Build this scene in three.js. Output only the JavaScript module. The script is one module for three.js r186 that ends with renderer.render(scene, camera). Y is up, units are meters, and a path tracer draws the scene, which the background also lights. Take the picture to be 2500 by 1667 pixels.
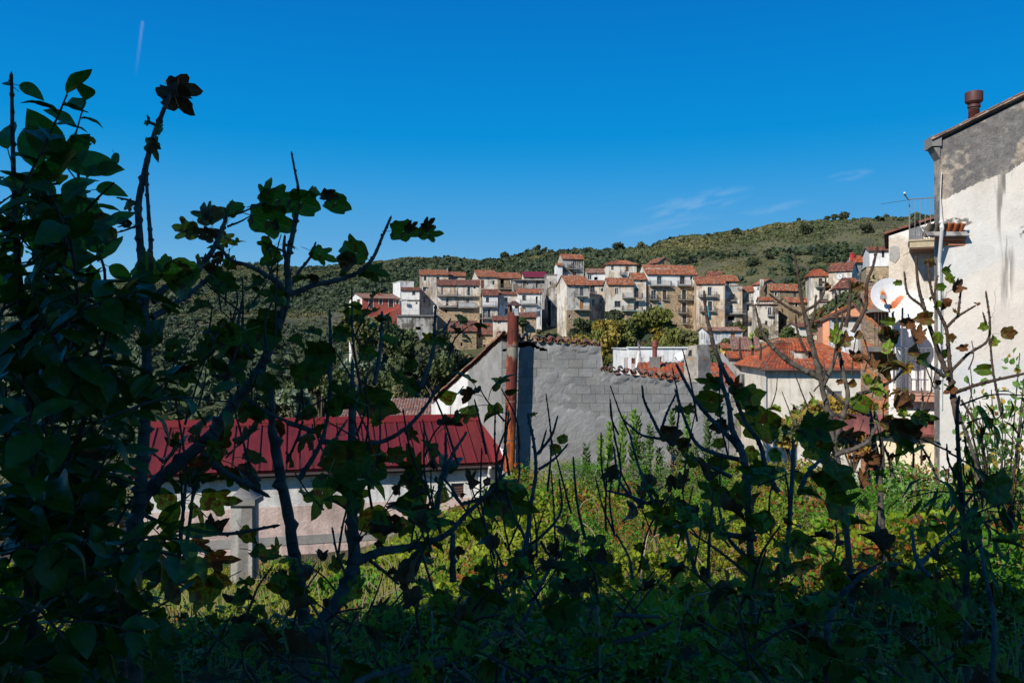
import * as THREE from 'three';
import { mergeGeometries, mergeVertices } from 'three/addons/utils/BufferGeometryUtils.js';
import { RoundedBoxGeometry } from 'three/addons/geometries/RoundedBoxGeometry.js';

// ---------------------------------------------------------------- camera, sky, sun, exposure
const F = 2000, CX = 1250, CY = 833.5;                       // focal length and centre in photograph pixels
const scene = new THREE.Scene();
const camera = new THREE.PerspectiveCamera(2 * Math.atan(833.5 / F) * 180 / Math.PI, 2500 / 1667, 0.05, 9000);
camera.position.set(0, 0, 0);
camera.lookAt(0, 0, -1);
scene.add(camera);
const renderer = new THREE.WebGLRenderer({ antialias: true });
renderer.toneMapping = THREE.LinearToneMapping;
renderer.toneMappingExposure = 1.0;
renderer.shadowMap.enabled = true;
const SUN_AZ = 42 * Math.PI / 180, SUN_EL = 33 * Math.PI / 180;
const SUN = new THREE.Vector3(-Math.sin(SUN_AZ) * Math.cos(SUN_EL), Math.sin(SUN_EL), Math.cos(SUN_AZ) * Math.cos(SUN_EL));
const sun = new THREE.DirectionalLight(new THREE.Color(1.0, 0.94, 0.84), 4.9);
sun.position.copy(SUN).multiplyScalar(400).add(new THREE.Vector3(0, 0, -120));
sun.target.position.set(0, 0, -120);
sun.castShadow = true;
Object.assign(sun.shadow.camera, { left: -160, right: 160, top: 160, bottom: -160, near: 1, far: 900 });
sun.shadow.mapSize.set(4096, 4096);
scene.add(sun, sun.target);

// ---------------------------------------------------------------- random numbers and noise
function mulberry(a) { return () => { a |= 0; a = a + 0x6D2B79F5 | 0; let t = Math.imul(a ^ a >>> 15, 1 | a); t = t + Math.imul(t ^ t >>> 7, 61 | t) ^ t; return ((t ^ t >>> 14) >>> 0) / 4294967296; }; }
let rnd = mulberry(7);
const rr = (a, b) => a + (b - a) * rnd();
const clamp = (x, a = 0, b = 1) => Math.min(b, Math.max(a, x));
const smooth = (a, b, x) => { const t = clamp((x - a) / (b - a)); return t * t * (3 - 2 * t); };
const lerp = (a, b, t) => a + (b - a) * t;
function hash2(i, j, s) { let h = Math.imul(i, 374761393) + Math.imul(j, 668265263) + Math.imul(s, 1442695041); h = Math.imul(h ^ h >>> 13, 1274126177); return ((h ^ h >>> 16) >>> 0) / 4294967296; }
function vnoise(x, y, s = 1, per = 0) {
  const i = Math.floor(x), j = Math.floor(y), fx = x - i, fy = y - j, u = fx * fx * (3 - 2 * fx), v = fy * fy * (3 - 2 * fy);
  const m = per ? (n) => ((n % per) + per) % per : (n) => n;
  const a = hash2(m(i), m(j), s), b = hash2(m(i + 1), m(j), s), c = hash2(m(i), m(j + 1), s), d = hash2(m(i + 1), m(j + 1), s);
  return a + (b - a) * u + (c - a) * v + (a - b - c + d) * u * v;
}
function fbm(x, y, o = 4, s = 1, per = 0) { let t = 0, a = 0.5, n = 0; for (let k = 0; k < o; k++) { t += a * vnoise(x, y, s + k * 17, per); n += a; a *= 0.5; x *= 2; y *= 2; per *= 2; } return t / n; }

// ---------------------------------------------------------------- the sky: air, a few thin wisps and a vapour trail
const s2l = (v) => { v /= 255; return v <= 0.04045 ? v / 12.92 : ((v + 0.055) / 1.055) ** 2.4; };
const SKY = [[-90, 60, 62, 58], [-3, 78, 100, 110], [0, 150, 196, 224], [4, 122, 183, 226], [7, 92, 167, 221], [10, 62, 157, 221], [14, 12, 142, 215], [18, 8, 131, 209], [23, 8, 116, 198], [35, 8, 98, 176], [60, 8, 80, 152], [90, 8, 72, 140]];
function skyColour(el) {
  let k = 0; while (k < SKY.length - 2 && SKY[k + 1][0] < el) k++;
  const a = SKY[k], b = SKY[k + 1], t = clamp((el - a[0]) / (b[0] - a[0]));
  return [1, 2, 3].map((c) => s2l(lerp(a[c], b[c], t)));
}
{
  const W = 4096, H = 2048, data = new Float32Array(W * H * 4);
  for (let j = 0; j < H; j++) {
    const el = ((j + 0.5) / H - 0.5) * 180, c = skyColour(el), k0 = j * W * 4;
    for (let i = 0; i < W; i++) { const k = k0 + i * 4; data[k] = c[0]; data[k + 1] = c[1]; data[k + 2] = c[2]; data[k + 3] = 1; }
  }
  // wisps and trail are painted where they hang in the sky, azimuth measured from straight ahead
  const put = (fn, x0, y0, x1, y1) => {
    for (let j = Math.floor((y0 / 180 + 0.5) * H); j < (y1 / 180 + 0.5) * H; j++) for (let i = Math.floor((0.25 + x0 / 360) * W); i < (0.25 + x1 / 360) * W; i++) {
      const az = (i + 0.5) / W * 360 - 90, el = ((j + 0.5) / H - 0.5) * 180, w = fn(az, el); if (w <= 0) continue;
      const k = (j * W + i) * 4; data[k] += (0.78 - data[k]) * w; data[k + 1] += (0.84 - data[k + 1]) * w; data[k + 2] += (0.93 - data[k + 2]) * w;
    }
  };
  const wisp = (ax, ay, len, wid, tilt, amp, seed) => put((az, el) => {
    const x = (az - ax) * Math.cos(tilt) + (el - ay) * Math.sin(tilt), y = -(az - ax) * Math.sin(tilt) + (el - ay) * Math.cos(tilt);
    const e = Math.max(0, 1 - (x / len) ** 2 - (y / wid) ** 2);
    return amp * e * smooth(0.3, 0.75, fbm(x * 0.9 + seed, y * 5 + seed, 4, seed));
  }, ax - len, ay - len, ax + len, ay + len);
  wisp(12.6, 9.3, 4.2, 0.85, 0.2, 0.13, 3); wisp(10.5, 7.9, 4.5, 0.5, 0.15, 0.08, 5); wisp(22.4, 10.6, 1.6, 0.35, 0.1, 0.12, 9); wisp(18, 8.8, 3, 0.4, 0.12, 0.1, 12);
  wisp(60, 9, 7, 1, 0.1, 0.35, 21); wisp(-70, 8, 9, 1.2, 0.15, 0.3, 31); wisp(150, 10, 9, 1.2, 0.1, 0.3, 41);
  put((az, el) => {
    const t = (el - 16.4) / (19.6 - 16.4); if (t < 0 || t > 1) return 0;
    const d = Math.abs(az - lerp(-24.7, -24.3, t)); return 0.24 * t * Math.max(0, 1 - d / 0.08);
  }, -27, 15.5, -23, 21.5);
  const sky = new THREE.DataTexture(data, W, H, THREE.RGBAFormat, THREE.FloatType);
  sky.mapping = THREE.EquirectangularReflectionMapping; sky.magFilter = THREE.LinearFilter; sky.minFilter = THREE.LinearFilter; sky.needsUpdate = true;
  scene.background = sky; scene.environment = sky;
}

// ---------------------------------------------------------------- helpers
const V3 = (x, y, z) => new THREE.Vector3(x, y, z);
const at = (px, py, d) => V3((px - CX) / F * d, (CY - py) / F * d, -d);        // a point of the photograph at a distance
const used = {};
function numbered(n) { used[n] = (used[n] ?? -1) + 1; return used[n] ? `${n}_${String(used[n]).padStart(3, '0')}` : n; }
const shade = (o) => { o.castShadow = o.receiveShadow = true; return o; };
function tag(o, label, category, group) { o.userData.label = label; o.userData.category = category; if (group) o.userData.group = group; return o; }
function thing(name, label, category, pos, turn = 0, group) {
  const o = new THREE.Group(); o.name = numbered(name); if (pos) o.position.copy(pos); o.rotation.y = turn; scene.add(o); return tag(o, label, category, group);
}
function mesh(name, geo, mat, parent) { const m = shade(new THREE.Mesh(geo, mat)); m.name = parent === scene ? numbered(name) : name; parent.add(m); return m; }
function structure(name, geo, mat) { const m = mesh(name, geo, mat, scene); m.userData.kind = 'structure'; return m; }
function stuff(o, label, category) { o.userData.kind = 'stuff'; if (label) tag(o, label, category); return o; }
const flat = (g) => { if (g.index) g = g.toNonIndexed(); for (const k of Object.keys(g.attributes)) if (!['position', 'normal', 'uv', 'color'].includes(k)) g.deleteAttribute(k); return g; };
function merge(list) { return mergeGeometries(list.map(flat), false); }
function box(x0, y0, z0, x1, y1, z1) {                        // uv in metres on every face
  const g = new THREE.BoxGeometry(x1 - x0, y1 - y0, z1 - z0); g.translate((x0 + x1) / 2, (y0 + y1) / 2, (z0 + z1) / 2); return metreUV(g);
}
function metreUV(g, ou = 0, ov = 0) {
  g = flat(g); const p = g.attributes.position, n = g.attributes.normal, uv = new Float32Array(p.count * 2);
  for (let i = 0; i < p.count; i++) {
    const ax = Math.abs(n.getX(i)), ay = Math.abs(n.getY(i)), az = Math.abs(n.getZ(i));
    if (az >= ax && az >= ay) { uv[2 * i] = p.getX(i); uv[2 * i + 1] = p.getY(i); } else if (ax >= ay) { uv[2 * i] = p.getZ(i); uv[2 * i + 1] = p.getY(i); } else { uv[2 * i] = p.getX(i); uv[2 * i + 1] = p.getZ(i); }
    uv[2 * i] += ou; uv[2 * i + 1] += ov;
  }
  g.setAttribute('uv', new THREE.BufferAttribute(uv, 2)); return g;
}
function poly(points, holes, z0, z1) {                         // an upright slab with openings, facing +z
  const s = new THREE.Shape(points.map((p) => new THREE.Vector2(...p)));
  for (const h of holes) s.holes.push(new THREE.Path(h.map((p) => new THREE.Vector2(...p))));
  const g = new THREE.ExtrudeGeometry(s, { depth: z1 - z0, bevelEnabled: false }); g.translate(0, 0, z0); return metreUV(g);
}
const rect = (x0, y0, x1, y1) => [[x0, y0], [x1, y0], [x1, y1], [x0, y1]];
function rod(a, b, r0, r1 = r0, seg = 6) {
  const d = b.clone().sub(a), g = new THREE.CylinderGeometry(r1, r0, d.length(), seg, 1);
  g.applyQuaternion(new THREE.Quaternion().setFromUnitVectors(V3(0, 1, 0), d.clone().normalize())); g.translate((a.x + b.x) / 2, (a.y + b.y) / 2, (a.z + b.z) / 2); return flat(g);
}
function tex(W, H, fn, srgb = true) {                          // fn(u, v) gives [r, g, b] from 0 to 1
  const data = new Uint8Array(W * H * 4);
  for (let j = 0; j < H; j++) for (let i = 0; i < W; i++) { const c = fn(i / W, j / H), k = (j * W + i) * 4; data[k] = clamp(c[0]) * 255; data[k + 1] = clamp(c[1]) * 255; data[k + 2] = clamp(c[2]) * 255; data[k + 3] = c.length > 3 ? clamp(c[3]) * 255 : 255; }
  const t = new THREE.DataTexture(data, W, H); t.wrapS = t.wrapT = THREE.RepeatWrapping; t.magFilter = THREE.LinearFilter; t.minFilter = THREE.LinearMipmapLinearFilter; if (srgb) t.colorSpace = THREE.SRGBColorSpace; t.needsUpdate = true; return t;
}
const rep = (t, m) => { t.repeat.set(1 / m, 1 / m); return t; };
const lin = (r, g, b) => new THREE.Color().setRGB(r, g, b);
const mats = {};
function std(key, color, opt = {}) { return mats[key] ??= Object.assign(new THREE.MeshStandardMaterial({ color, roughness: 0.9, side: THREE.DoubleSide, ...opt }), { name: key }); }

// ---------------------------------------------------------------- surface textures (colour and relief of the material only)
function plasterTexture(seed, amount, patchTone, streak) {
  return rep(tex(1024, 1024, (u, v) => {
    const big = fbm(u * 6, v * 6, 5, seed, 6), mid = fbm(u * 24, v * 24, 4, seed + 5, 24), fine = vnoise(u * 300, v * 300, seed + 9, 300);
    const run = fbm(u * 60, v * 5, 3, seed + 13, 5 * 12) * fbm(u * 9, v * 4, 3, seed + 21, 0 || 36);
    let t = 1 - 0.12 * (fine - 0.5) - 0.18 * (mid - 0.5);
    const patch = smooth(0.52, 0.62, big + 0.16 * (mid - 0.5)) * amount, dark = smooth(0.27, 0.45, run) * streak;
    const c = [t, t, t];
    for (let k = 0; k < 3; k++) { c[k] = lerp(c[k], patchTone[k] * t, patch); c[k] *= 1 - dark * 0.3; }
    const blot = smooth(0.6, 0.72, fbm(u * 12, v * 12, 4, seed + 31, 12)) * amount * 0.6; for (let k = 0; k < 3; k++) c[k] *= 1 - blot * 0.4;
    return c;
  }), 11);
}
const T = {
  plaster: plasterTexture(3, 0.55, [0.78, 0.7, 0.6], 0.7),
  clean: plasterTexture(41, 0.25, [0.88, 0.86, 0.82], 0.35),
  worn: plasterTexture(77, 0.8, [0.62, 0.58, 0.53], 0.9),
};
function cells(u, v, n, seed, stretch = 1) {                   // nearest and second nearest stone centre
  const x = u * n, y = v * n * stretch, i = Math.floor(x), j = Math.floor(y), my = n * stretch; let d1 = 9, d2 = 9, id = 0;
  for (let a = -1; a < 2; a++) for (let b = -1; b < 2; b++) {
    const ci = ((i + a) % n + n) % n, cj = ((j + b) % my + my) % my, px = i + a + 0.15 + 0.7 * hash2(ci, cj, seed), py = j + b + 0.15 + 0.7 * hash2(ci, cj, seed + 1), d = Math.hypot(px - x, py - y);
    if (d < d1) { d2 = d1; d1 = d; id = hash2(ci, cj, seed + 2); } else if (d < d2) d2 = d;
  }
  return [d2 - d1, id];
}
T.stone = rep(tex(1024, 1024, (u, v) => {
  const [e, id] = cells(u, v, 14, 5, 2), n = fbm(u * 40, v * 40, 3, 8, 40), big = fbm(u * 5, v * 5, 4, 14, 5), coat = smooth(0.45, 0.6, big);
  const m = smooth(0.04, 0.16, e), s = (0.55 + 0.4 * id) * (0.8 + 0.4 * n), warm = 0.86 + 0.14 * hash2(id * 999 | 0, 3, 4);
  const st = [s, s * warm, s * warm * 0.86], mo = [0.86, 0.8, 0.7].map((q) => q * (0.85 + 0.3 * n));
  return [0, 1, 2].map((k) => lerp(lerp(mo[k], st[k], m), mo[k] * 0.97, coat * 0.75));
}), 6);
T.concrete = rep(tex(1024, 1024, (u, v) => {
  const a = fbm(u * 8, v * 8, 5, 61, 8), b = vnoise(u * 500, v * 500, 3, 500), c = fbm(u * 90, v * 90, 2, 9, 90), k = 0.82 + 0.26 * (a - 0.5) + 0.12 * (b - 0.5) + 0.12 * (c - 0.5);
  return [k, k * 0.995, k * 0.985];
}), 3);
T.rough = rep(tex(1024, 1024, (u, v) => { const a = fbm(u * 50, v * 50, 4, 71, 50), b = fbm(u * 180, v * 180, 2, 5, 180); const k = 0.55 * a + 0.3 * b + 0.15 * smooth(0.45, 0.6, fbm(u * 14, v * 14, 3, 23, 14)); return [k, k, k]; }, false), 2.4);
T.rust = rep(tex(512, 1024, (u, v) => {
  const a = fbm(u * 3, v * 5, 5, 81, 0), b = fbm(u * 12, v * 14, 4, 85, 0), c = fbm(u * 40, v * 40, 2, 88, 0);
  const red = [0.40, 0.17, 0.13], orange = [0.70, 0.37, 0.16], grey = [0.55, 0.53, 0.46], deep = [0.26, 0.11, 0.08];
  const o = smooth(0.4, 0.58, a * 0.7 + b * 0.3), d = smooth(0.6, 0.68, b), h = smooth(0.72, 0.74, v + 0.05 * (b - 0.5)) * (1 - smooth(0.8, 0.81, v + 0.02 * c)), h2 = smooth(0.64, 0.74, v + 0.22 * (a - 0.5)) * (1 - smooth(0.8, 0.81, v)) * (1 - smooth(0.4, 0.9, u));
  return [0, 1, 2].map((k) => { let q = lerp(red[k], orange[k], v > 0.82 ? o * 0.15 : o); q = lerp(q, deep[k], d * 0.6); q = lerp(q, grey[k], Math.max(h, h2)); return q * (0.85 + 0.3 * c); });
}), 1);
T.bark = rep(tex(256, 512, (u, v) => { const a = fbm(u * 6, v * 22, 4, 91, 0), b = vnoise(u * 4, v * 60, 94), c = smooth(0.72, 0.85, b) * 0.25; const k = 0.72 + 0.5 * (a - 0.5) - c; return [k, k * 0.97, k * 0.93]; }), 1);
T.tile = rep(tex(512, 512, (u, v) => { const a = fbm(u * 30, v * 30, 4, 101, 30), b = smooth(0.55, 0.7, fbm(u * 9, v * 9, 4, 104, 9)); const k = 0.86 + 0.35 * (a - 0.5); return [k * (1 - 0.25 * b), k * (1 - 0.12 * b), k]; }), 2);

// ---------------------------------------------------------------- the ground: garden, valley, the spur under the town and the hills in one sheet
const RIDGE = [[-2600, 700], [-600, 700], [0, 694], [245, 681], [400, 668], [531, 655], [595, 646], [660, 650], [744, 658], [850, 650], [935, 637], [1000, 629], [1080, 632], [1170, 641], [1222, 636], [1307, 620], [1382, 616], [1488, 616], [1573, 606], [1658, 583], [1807, 563], [1913, 545], [2020, 537], [2180, 531], [2500, 520], [3200, 520], [6000, 560]];
const curve = (tab, x) => { let k = 0; while (k < tab.length - 2 && tab[k + 1][0] < x) k++; const a = tab[k], b = tab[k + 1]; return lerp(a[1], b[1], smooth(a[0], b[0], x)); };
const FAR = [[-3000, 1000], [300, 980], [800, 900], [1150, 760], [1400, 620], [1700, 520], [2200, 470], [6000, 470]];
function spur(px, d) {
  const right = smooth(1500, 1750, px), s0 = lerp(112, 66, right), s1 = lerp(145, 112, right);
  let up = d < s1 ? lerp(lerp(-16, -10, right), lerp(-4, -1.5, right), smooth(s0 + 6, s1, d)) : d < 195 ? right < 0.5 ? -4 + (d - s1) * 0.3 : d < 166 ? -1.5 + (d - s1) * 0.03 : 0.1 + (d - 166) * 0.37 : 11 - smooth(215, 300, d) * 10;
  up += 9 * smooth(1850, 2150, px) * smooth(78, 114, d);
  return lerp(-40, up, smooth(770, 900, px + 10 * Math.sin(d * 0.3)) * smooth(s0, s0 + 10, d));
}
function ground(x, z) {
  const R = Math.hypot(x, z), d = Math.max(0.001, -z), front = smooth(-0.3, 0.25, -z / (R + 1e-6));
  const px = CX + F * clamp(x / d, -2.5, 2.5);
  const rf = curve(FAR, px), top = (CY - curve(RIDGE, px)) / F * rf;
  const n = fbm(x * 0.02, z * 0.02, 5, 201) - 0.5, n2 = fbm(x * 0.35, z * 0.35, 3, 207) - 0.5;
  let y;
  if (d < 20) y = -1.7 - 0.135 * d + n2 * 0.25 - 1.1 * smooth(-1.2, -4.5, x) * smooth(6, 15, d); else if (d < 62) y = lerp(-4.4 - 1.1 * smooth(-1.2, -4.5, x), -12, smooth(20, 62, d)) + n2 * 0.4; else y = lerp(-12, -22, smooth(62, 130, d)) + n * 2;
  if (d > 130) { const s = (d - 130) / (rf - 130); y = s <= 1 ? -22 + (top + 22) * s + n * 26 * s * (1 - s) * 2 : top - (s - 1) * 40 - smooth(1, 3, s) * 60; }
  y = Math.max(y, spur(px, d) + n * 3);
  return lerp(-1.7 + n2 * 0.1, y, front);
}
{
  const A = [], Rs = [];
  for (let a = -180; a <= 180;) { A.push(a * Math.PI / 180); a += Math.abs(a + 0.001) < 40 ? 0.25 : 4; }
  for (let r = 0.6; r < 5200; r *= r < 100 ? 1.05 : r < 260 ? 1.02 : r < 1100 ? 1.03 : 1.15) Rs.push(r);
  const pos = [0, ground(0, 0), 0], col = [0.1, 0.08, 0.05], idx = [], nA = A.length;
  for (const r of Rs) for (const a of A) {
    const x = r * Math.sin(a), z = -r * Math.cos(a); pos.push(x, ground(x, z), z);
    const m = fbm(x * 0.012, z * 0.012, 4, 221), q = fbm(x * 0.08, z * 0.08, 3, 225), soil = smooth(0.6, 0.7, m + 0.25 * (q - 0.5)), dry = smooth(0.42, 0.58, q), gold = smooth(0.55, 0.68, fbm(x * 0.03, z * 0.03, 3, 231));
    let c = [lerp(0.03, 0.07, dry), lerp(0.042, 0.076, dry), lerp(0.016, 0.03, dry)];
    c = [lerp(c[0], 0.14, gold * 0.45), lerp(c[1], 0.125, gold * 0.45), lerp(c[2], 0.05, gold * 0.45)]; c = [lerp(c[0], 0.15, soil * 0.6), lerp(c[1], 0.115, soil * 0.6), lerp(c[2], 0.075, soil * 0.6)];
    const op = smooth(1380, 1650, CX + F * clamp(x / Math.max(1, -z), -2, 2)) * (z < -200 ? 0.6 : 0); c = [lerp(c[0], 0.105 + 0.05 * dry, op), lerp(c[1], 0.1 + 0.04 * dry, op), lerp(c[2], 0.045 + 0.015 * dry, op)]; if (r < 40) c = [0.06, 0.05, 0.03].map((k) => k * (0.6 + 0.8 * q)); col.push(...c);
  }
  for (let j = 0; j < nA - 1; j++) idx.push(0, 2 + j, 1 + j);
  for (let i = 0; i < Rs.length - 1; i++) for (let j = 0; j < nA - 1; j++) { const a = 1 + i * nA + j, b = a + 1, c = a + nA, d = c + 1; idx.push(a, b, c, b, d, c); }
  const g = new THREE.BufferGeometry(); g.setAttribute('position', new THREE.Float32BufferAttribute(pos, 3)); g.setAttribute('color', new THREE.Float32BufferAttribute(col, 3)); g.setIndex(idx); g.computeVertexNormals();
  structure('ground', g, std('earth and scrub', 0xffffff, { vertexColors: true, roughness: 1 }));
}

// ---------------------------------------------------------------- foliage builders
function leafBall(n, size, seed, flatness = 0.8, hollow = 0.55) {                   // many leaf-clump faces spread through a crown of radius 1
  const r = mulberry(seed), pos = [], nor = [], e = new THREE.Euler(), m = new THREE.Matrix4(), v = V3(0, 0, 0);
  for (let i = 0; i < n; i++) {
    const t = r() * 2 * Math.PI, c = r() * 2 - 1, s = Math.sqrt(1 - c * c), rad = hollow + (1 - hollow) * Math.sqrt(r());
    const lump = 0.8 + 0.35 * vnoise(Math.cos(t) * 2 + 5, c * 2 + Math.sin(t) * 2 + 5, seed);
    const p = V3(Math.cos(t) * s * rad * lump, c * flatness * rad * lump, Math.sin(t) * s * rad * lump);
    e.set(r() * 6.3, r() * 6.3, r() * 6.3); m.makeRotationFromEuler(e); const z = size * (0.6 + 0.8 * r());
    const q = [[-0.5, -0.4], [0.5, -0.5], [0.6, 0.4], [-0.4, 0.5]].map(([a, b]) => v.set(a * z, b * z, 0.12 * z * (a + b)).applyMatrix4(m).clone().add(p));
    for (const k of [0, 1, 2, 0, 2, 3]) pos.push(q[k].x, q[k].y, q[k].z);
  }
  const g = new THREE.BufferGeometry(); g.setAttribute('position', new THREE.Float32BufferAttribute(pos, 3)); g.computeVertexNormals(); return g;
}
const leafMat = (key, r, g, b, through = 0.3) => mats[key] ??= Object.assign(new THREE.MeshPhysicalMaterial({ color: lin(r, g, b), roughness: 0.75, side: THREE.DoubleSide, transmission: through, thickness: 0 }), { name: key });
const FOL = {
  dark: leafMat('dark foliage', 0.05, 0.07, 0.02), mid: leafMat('green foliage', 0.1, 0.14, 0.03), olive: leafMat('olive foliage', 0.16, 0.165, 0.045), gold: leafMat('yellowing foliage', 0.17, 0.14, 0.02), silver: leafMat('grey green foliage', 0.26, 0.32, 0.2), brown: leafMat('dry foliage', 0.15, 0.1, 0.055),
  scrub: leafMat('scrub leaves', 1, 1, 1, 0.2),
};
const balls = [0, 1, 2, 3].map((k) => leafBall(46, 0.62, 300 + k));
{                                                             // scrub on the far hillsides: too many to count
  rnd = mulberry(11); const spots = [[], [], [], []], m = new THREE.Matrix4(), q = new THREE.Quaternion();
  for (let i = 0; i < 330000; i++) {
    const a = rr(-0.68, 0.62), R = 72 + 930 * Math.sqrt(rnd()), x = R * Math.sin(a), z = -R * Math.cos(a), px = CX + F * x / -z, rf = curve(FAR, px);
    if (-z > rf * 1.03 || (px > 760 && -z < 215)) continue;
    const clump = fbm(x * 0.013, z * 0.013, 4, 241), fine = fbm(x * 0.06, z * 0.06, 2, 244), keep = smooth(0.4, 0.6, clump * 0.6 + fine * 0.4) * 0.45 + 0.2, open = smooth(1380, 1650, px); if (rnd() > keep * lerp(1, 1.25, open)) continue;
    const wood = smooth(0.54, 0.62, fbm(x * lerp(0.009, 0.022, open) + 7, z * lerp(0.009, 0.022, open), 4, 247)) * (rnd() < lerp(0.16, 0.1, open) ? 1 : 0); const s = wood > 0.3 ? rr(1.5, 3.2) * lerp(1, 0.8, open) : rr(0.35, 0.9) * lerp(1, 0.72, open) * (1 + 1.6 * smooth(0.46, 0.6, clump) * rnd() * rnd() * 1.3) * (-z > 450 ? 1.3 : 0.85);
    spots[i & 3].push([x, ground(x, z) + s * 0.35, z, s, wood > 0.3 ? 0.9 : lerp(clump, 0.4, open * 0.8), fine]);
  }
  spots.forEach((list, k) => {
    const im = shade(new THREE.InstancedMesh(balls[k], FOL.scrub, list.length)); im.name = numbered('hillside_scrub'); scene.add(im);
    list.forEach(([x, y, z, s, c, f], i) => {
      q.setFromAxisAngle(V3(0, 1, 0), rnd() * 6.3); m.compose(V3(x, y, z), q, V3(s * rr(0.85, 1.3), s * rr(0.75, 1.1), s * rr(0.85, 1.3))); im.setMatrixAt(i, m);
      const g = rnd(), dry = smooth(0.5, 0.62, fbm(x * 0.025, z * 0.025, 3, 251)), dk = smooth(0.5, 0.62, c);
      const col = [lerp(0.1, 0.045, dk), lerp(0.125, 0.075, dk), lerp(0.04, 0.026, dk)]; const w = dry * (1 - dk) * 0.7;
      im.setColorAt(i, lin(lerp(col[0], 0.2, w) * (0.7 + 0.7 * g), lerp(col[1], 0.185, w) * (0.7 + 0.6 * g), lerp(col[2], 0.06, w) * (0.7 + 0.6 * g)));
    });
    stuff(im, ['dark green and olive scrub covering the far hillsides', 'low bushes and thickets scattered over the far slopes', 'dry and green undergrowth spread across the far hills', 'round shrubs dotted over the hills behind the town'][k], 'scrub');
  });
}
function tree(name, label, foot, h, crowns, mat, group, opt = {}) {                 // crowns: [x, y, z, radius, flatness, material] relative to the foot
  const t = thing(name, label, 'tree', foot, 0, group);
  const trunk = [rod(V3(0, -0.3, 0), V3(0.02 * h, h * 0.45, 0), h * 0.035, h * 0.022, 7)], fol = {};
  for (const [x, y, z, r, fl, m2] of crowns) {
    trunk.push(rod(V3(0.02 * h, h * 0.4, 0), V3(x, y, z), h * 0.02, h * 0.007, 5));
    const n = opt.n ?? Math.round(260 * Math.min(3, Math.max(0.3, r))), g = leafBall(n, (opt.leaf ?? 0.3) / r, 900 + Math.round(rnd() * 1e5), fl ?? 0.85, 0.35); g.scale(r, r, r); g.translate(x, y, z); (fol[(m2 ?? mat).name] ??= [m2 ?? mat, []])[1].push(g);
  }
  mesh('trunk', merge(trunk), std('tree bark', lin(0.09, 0.07, 0.05)), t);
  for (const k in fol) mesh('crown', mergeGeometries(fol[k][1], false), fol[k][0], t);
  return t;
}
function blob(w, h, n, spread) { const c = []; for (let i = 0; i < n; i++) { const a = i / n * 6.28 + rnd(), k = rr(0.25, 1) * spread; c.push([Math.cos(a) * w * 0.5 * k, h * rr(0.25, 0.8), Math.sin(a) * w * 0.4 * k, w * rr(0.2, 0.32), rr(0.75, 0.95)]); } c.push([0, h * 0.5, 0, w * 0.4, 0.9]); return c; }
{                                                             // single trees on the skyline
  rnd = mulberry(21);
  const sky = [[1232, 622, 24, 'round dark tree alone on the skyline left of the tower house'], [1260, 622, 10, 'small bush on the skyline right of the lone round tree'], [1291, 612, 18, 'leftmost of three trees in a row on the skyline'], [1311, 608, 22, 'middle and largest of three trees in a row on the skyline'], [1329, 610, 16, 'rightmost of three trees in a row on the skyline'],
    [1512, 606, 30, 'wide dark tree on the skyline above the hipped roof'], [1566, 600, 22, 'thin feathery tree on the skyline where the hill dips'], [549, 645, 20, 'pale tree on the far left ridge beside the fig twigs'],
    [2020, 533, 14, 'left tree of the clump on the right hand hilltop'], [2038, 530, 18, 'middle tree of the clump on the right hand hilltop'], [2061, 527, 26, 'largest tree of the clump on the right hand hilltop'], [1950, 535, 12, 'low bush on the crest left of the hilltop clump'], [1797, 567, 22, 'dark tree on the slope under the right hand crest'], [1970, 563, 30, 'big dark tree on the upper right slope'], [2120, 560, 30, 'dark tree on the slope left of the balcony railing'], [1835, 640, 30, 'dark tree on the slope above the town roofs'], [1880, 625, 24, 'round tree on the slope behind the grey ruin']];
  for (const [px, py, w, label] of sky) {
    const d0 = Math.min(curve(FAR, px), 900); let d = d0; for (let q = 0.4; q <= 1; q += 0.01) { const p = at(px, py, d0 * q); if (ground(p.x, p.z) >= p.y - w / F * d0 * 0.4) { d = d0 * q; break; } }
    const size = w / F * d, p = at(px, py, d), foot = V3(p.x, ground(p.x, p.z) - 0.2, p.z), h = clamp(p.y - foot.y + size * 0.5, size * 0.8, size * 1.2);
    tree('hill_tree', label, foot, h, blob(size, h, 5, 0.8), px === 1566 ? FOL.olive : FOL.dark, 'single trees on the hills', { leaf: size * 0.13, n: px === 1566 ? 60 : 130 });
  }
}

// ---------------------------------------------------------------- building kit
const FR = { A: [840, 600, 400 / 2352], B: [1150, 600, 350 / 2352], C: [1450, 600, 400 / 2352], D: [1780, 600, 420 / 2352], M: [1480, 820, 340 / 2352], Z: [1850, 820, 470 / 2047], P: [0, 0, 1], G: [1000, 700, 800 / 2281] };
const px_ = (f, x) => FR[f][0] + x * FR[f][2], py_ = (f, y) => FR[f][1] + y * FR[f][2];
const tileTones = { old: [[0.56, 0.17, 0.065], [0.46, 0.125, 0.05], [0.6, 0.26, 0.13], [0.36, 0.12, 0.06]], rose: [[0.46, 0.22, 0.15], [0.42, 0.2, 0.14], [0.5, 0.3, 0.22], [0.34, 0.17, 0.12]], brown: [[0.36, 0.11, 0.06], [0.28, 0.085, 0.05], [0.42, 0.17, 0.1], [0.22, 0.08, 0.055]], fresh: [[0.56, 0.13, 0.045], [0.52, 0.115, 0.04], [0.6, 0.17, 0.06], [0.46, 0.1, 0.04]] };
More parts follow.
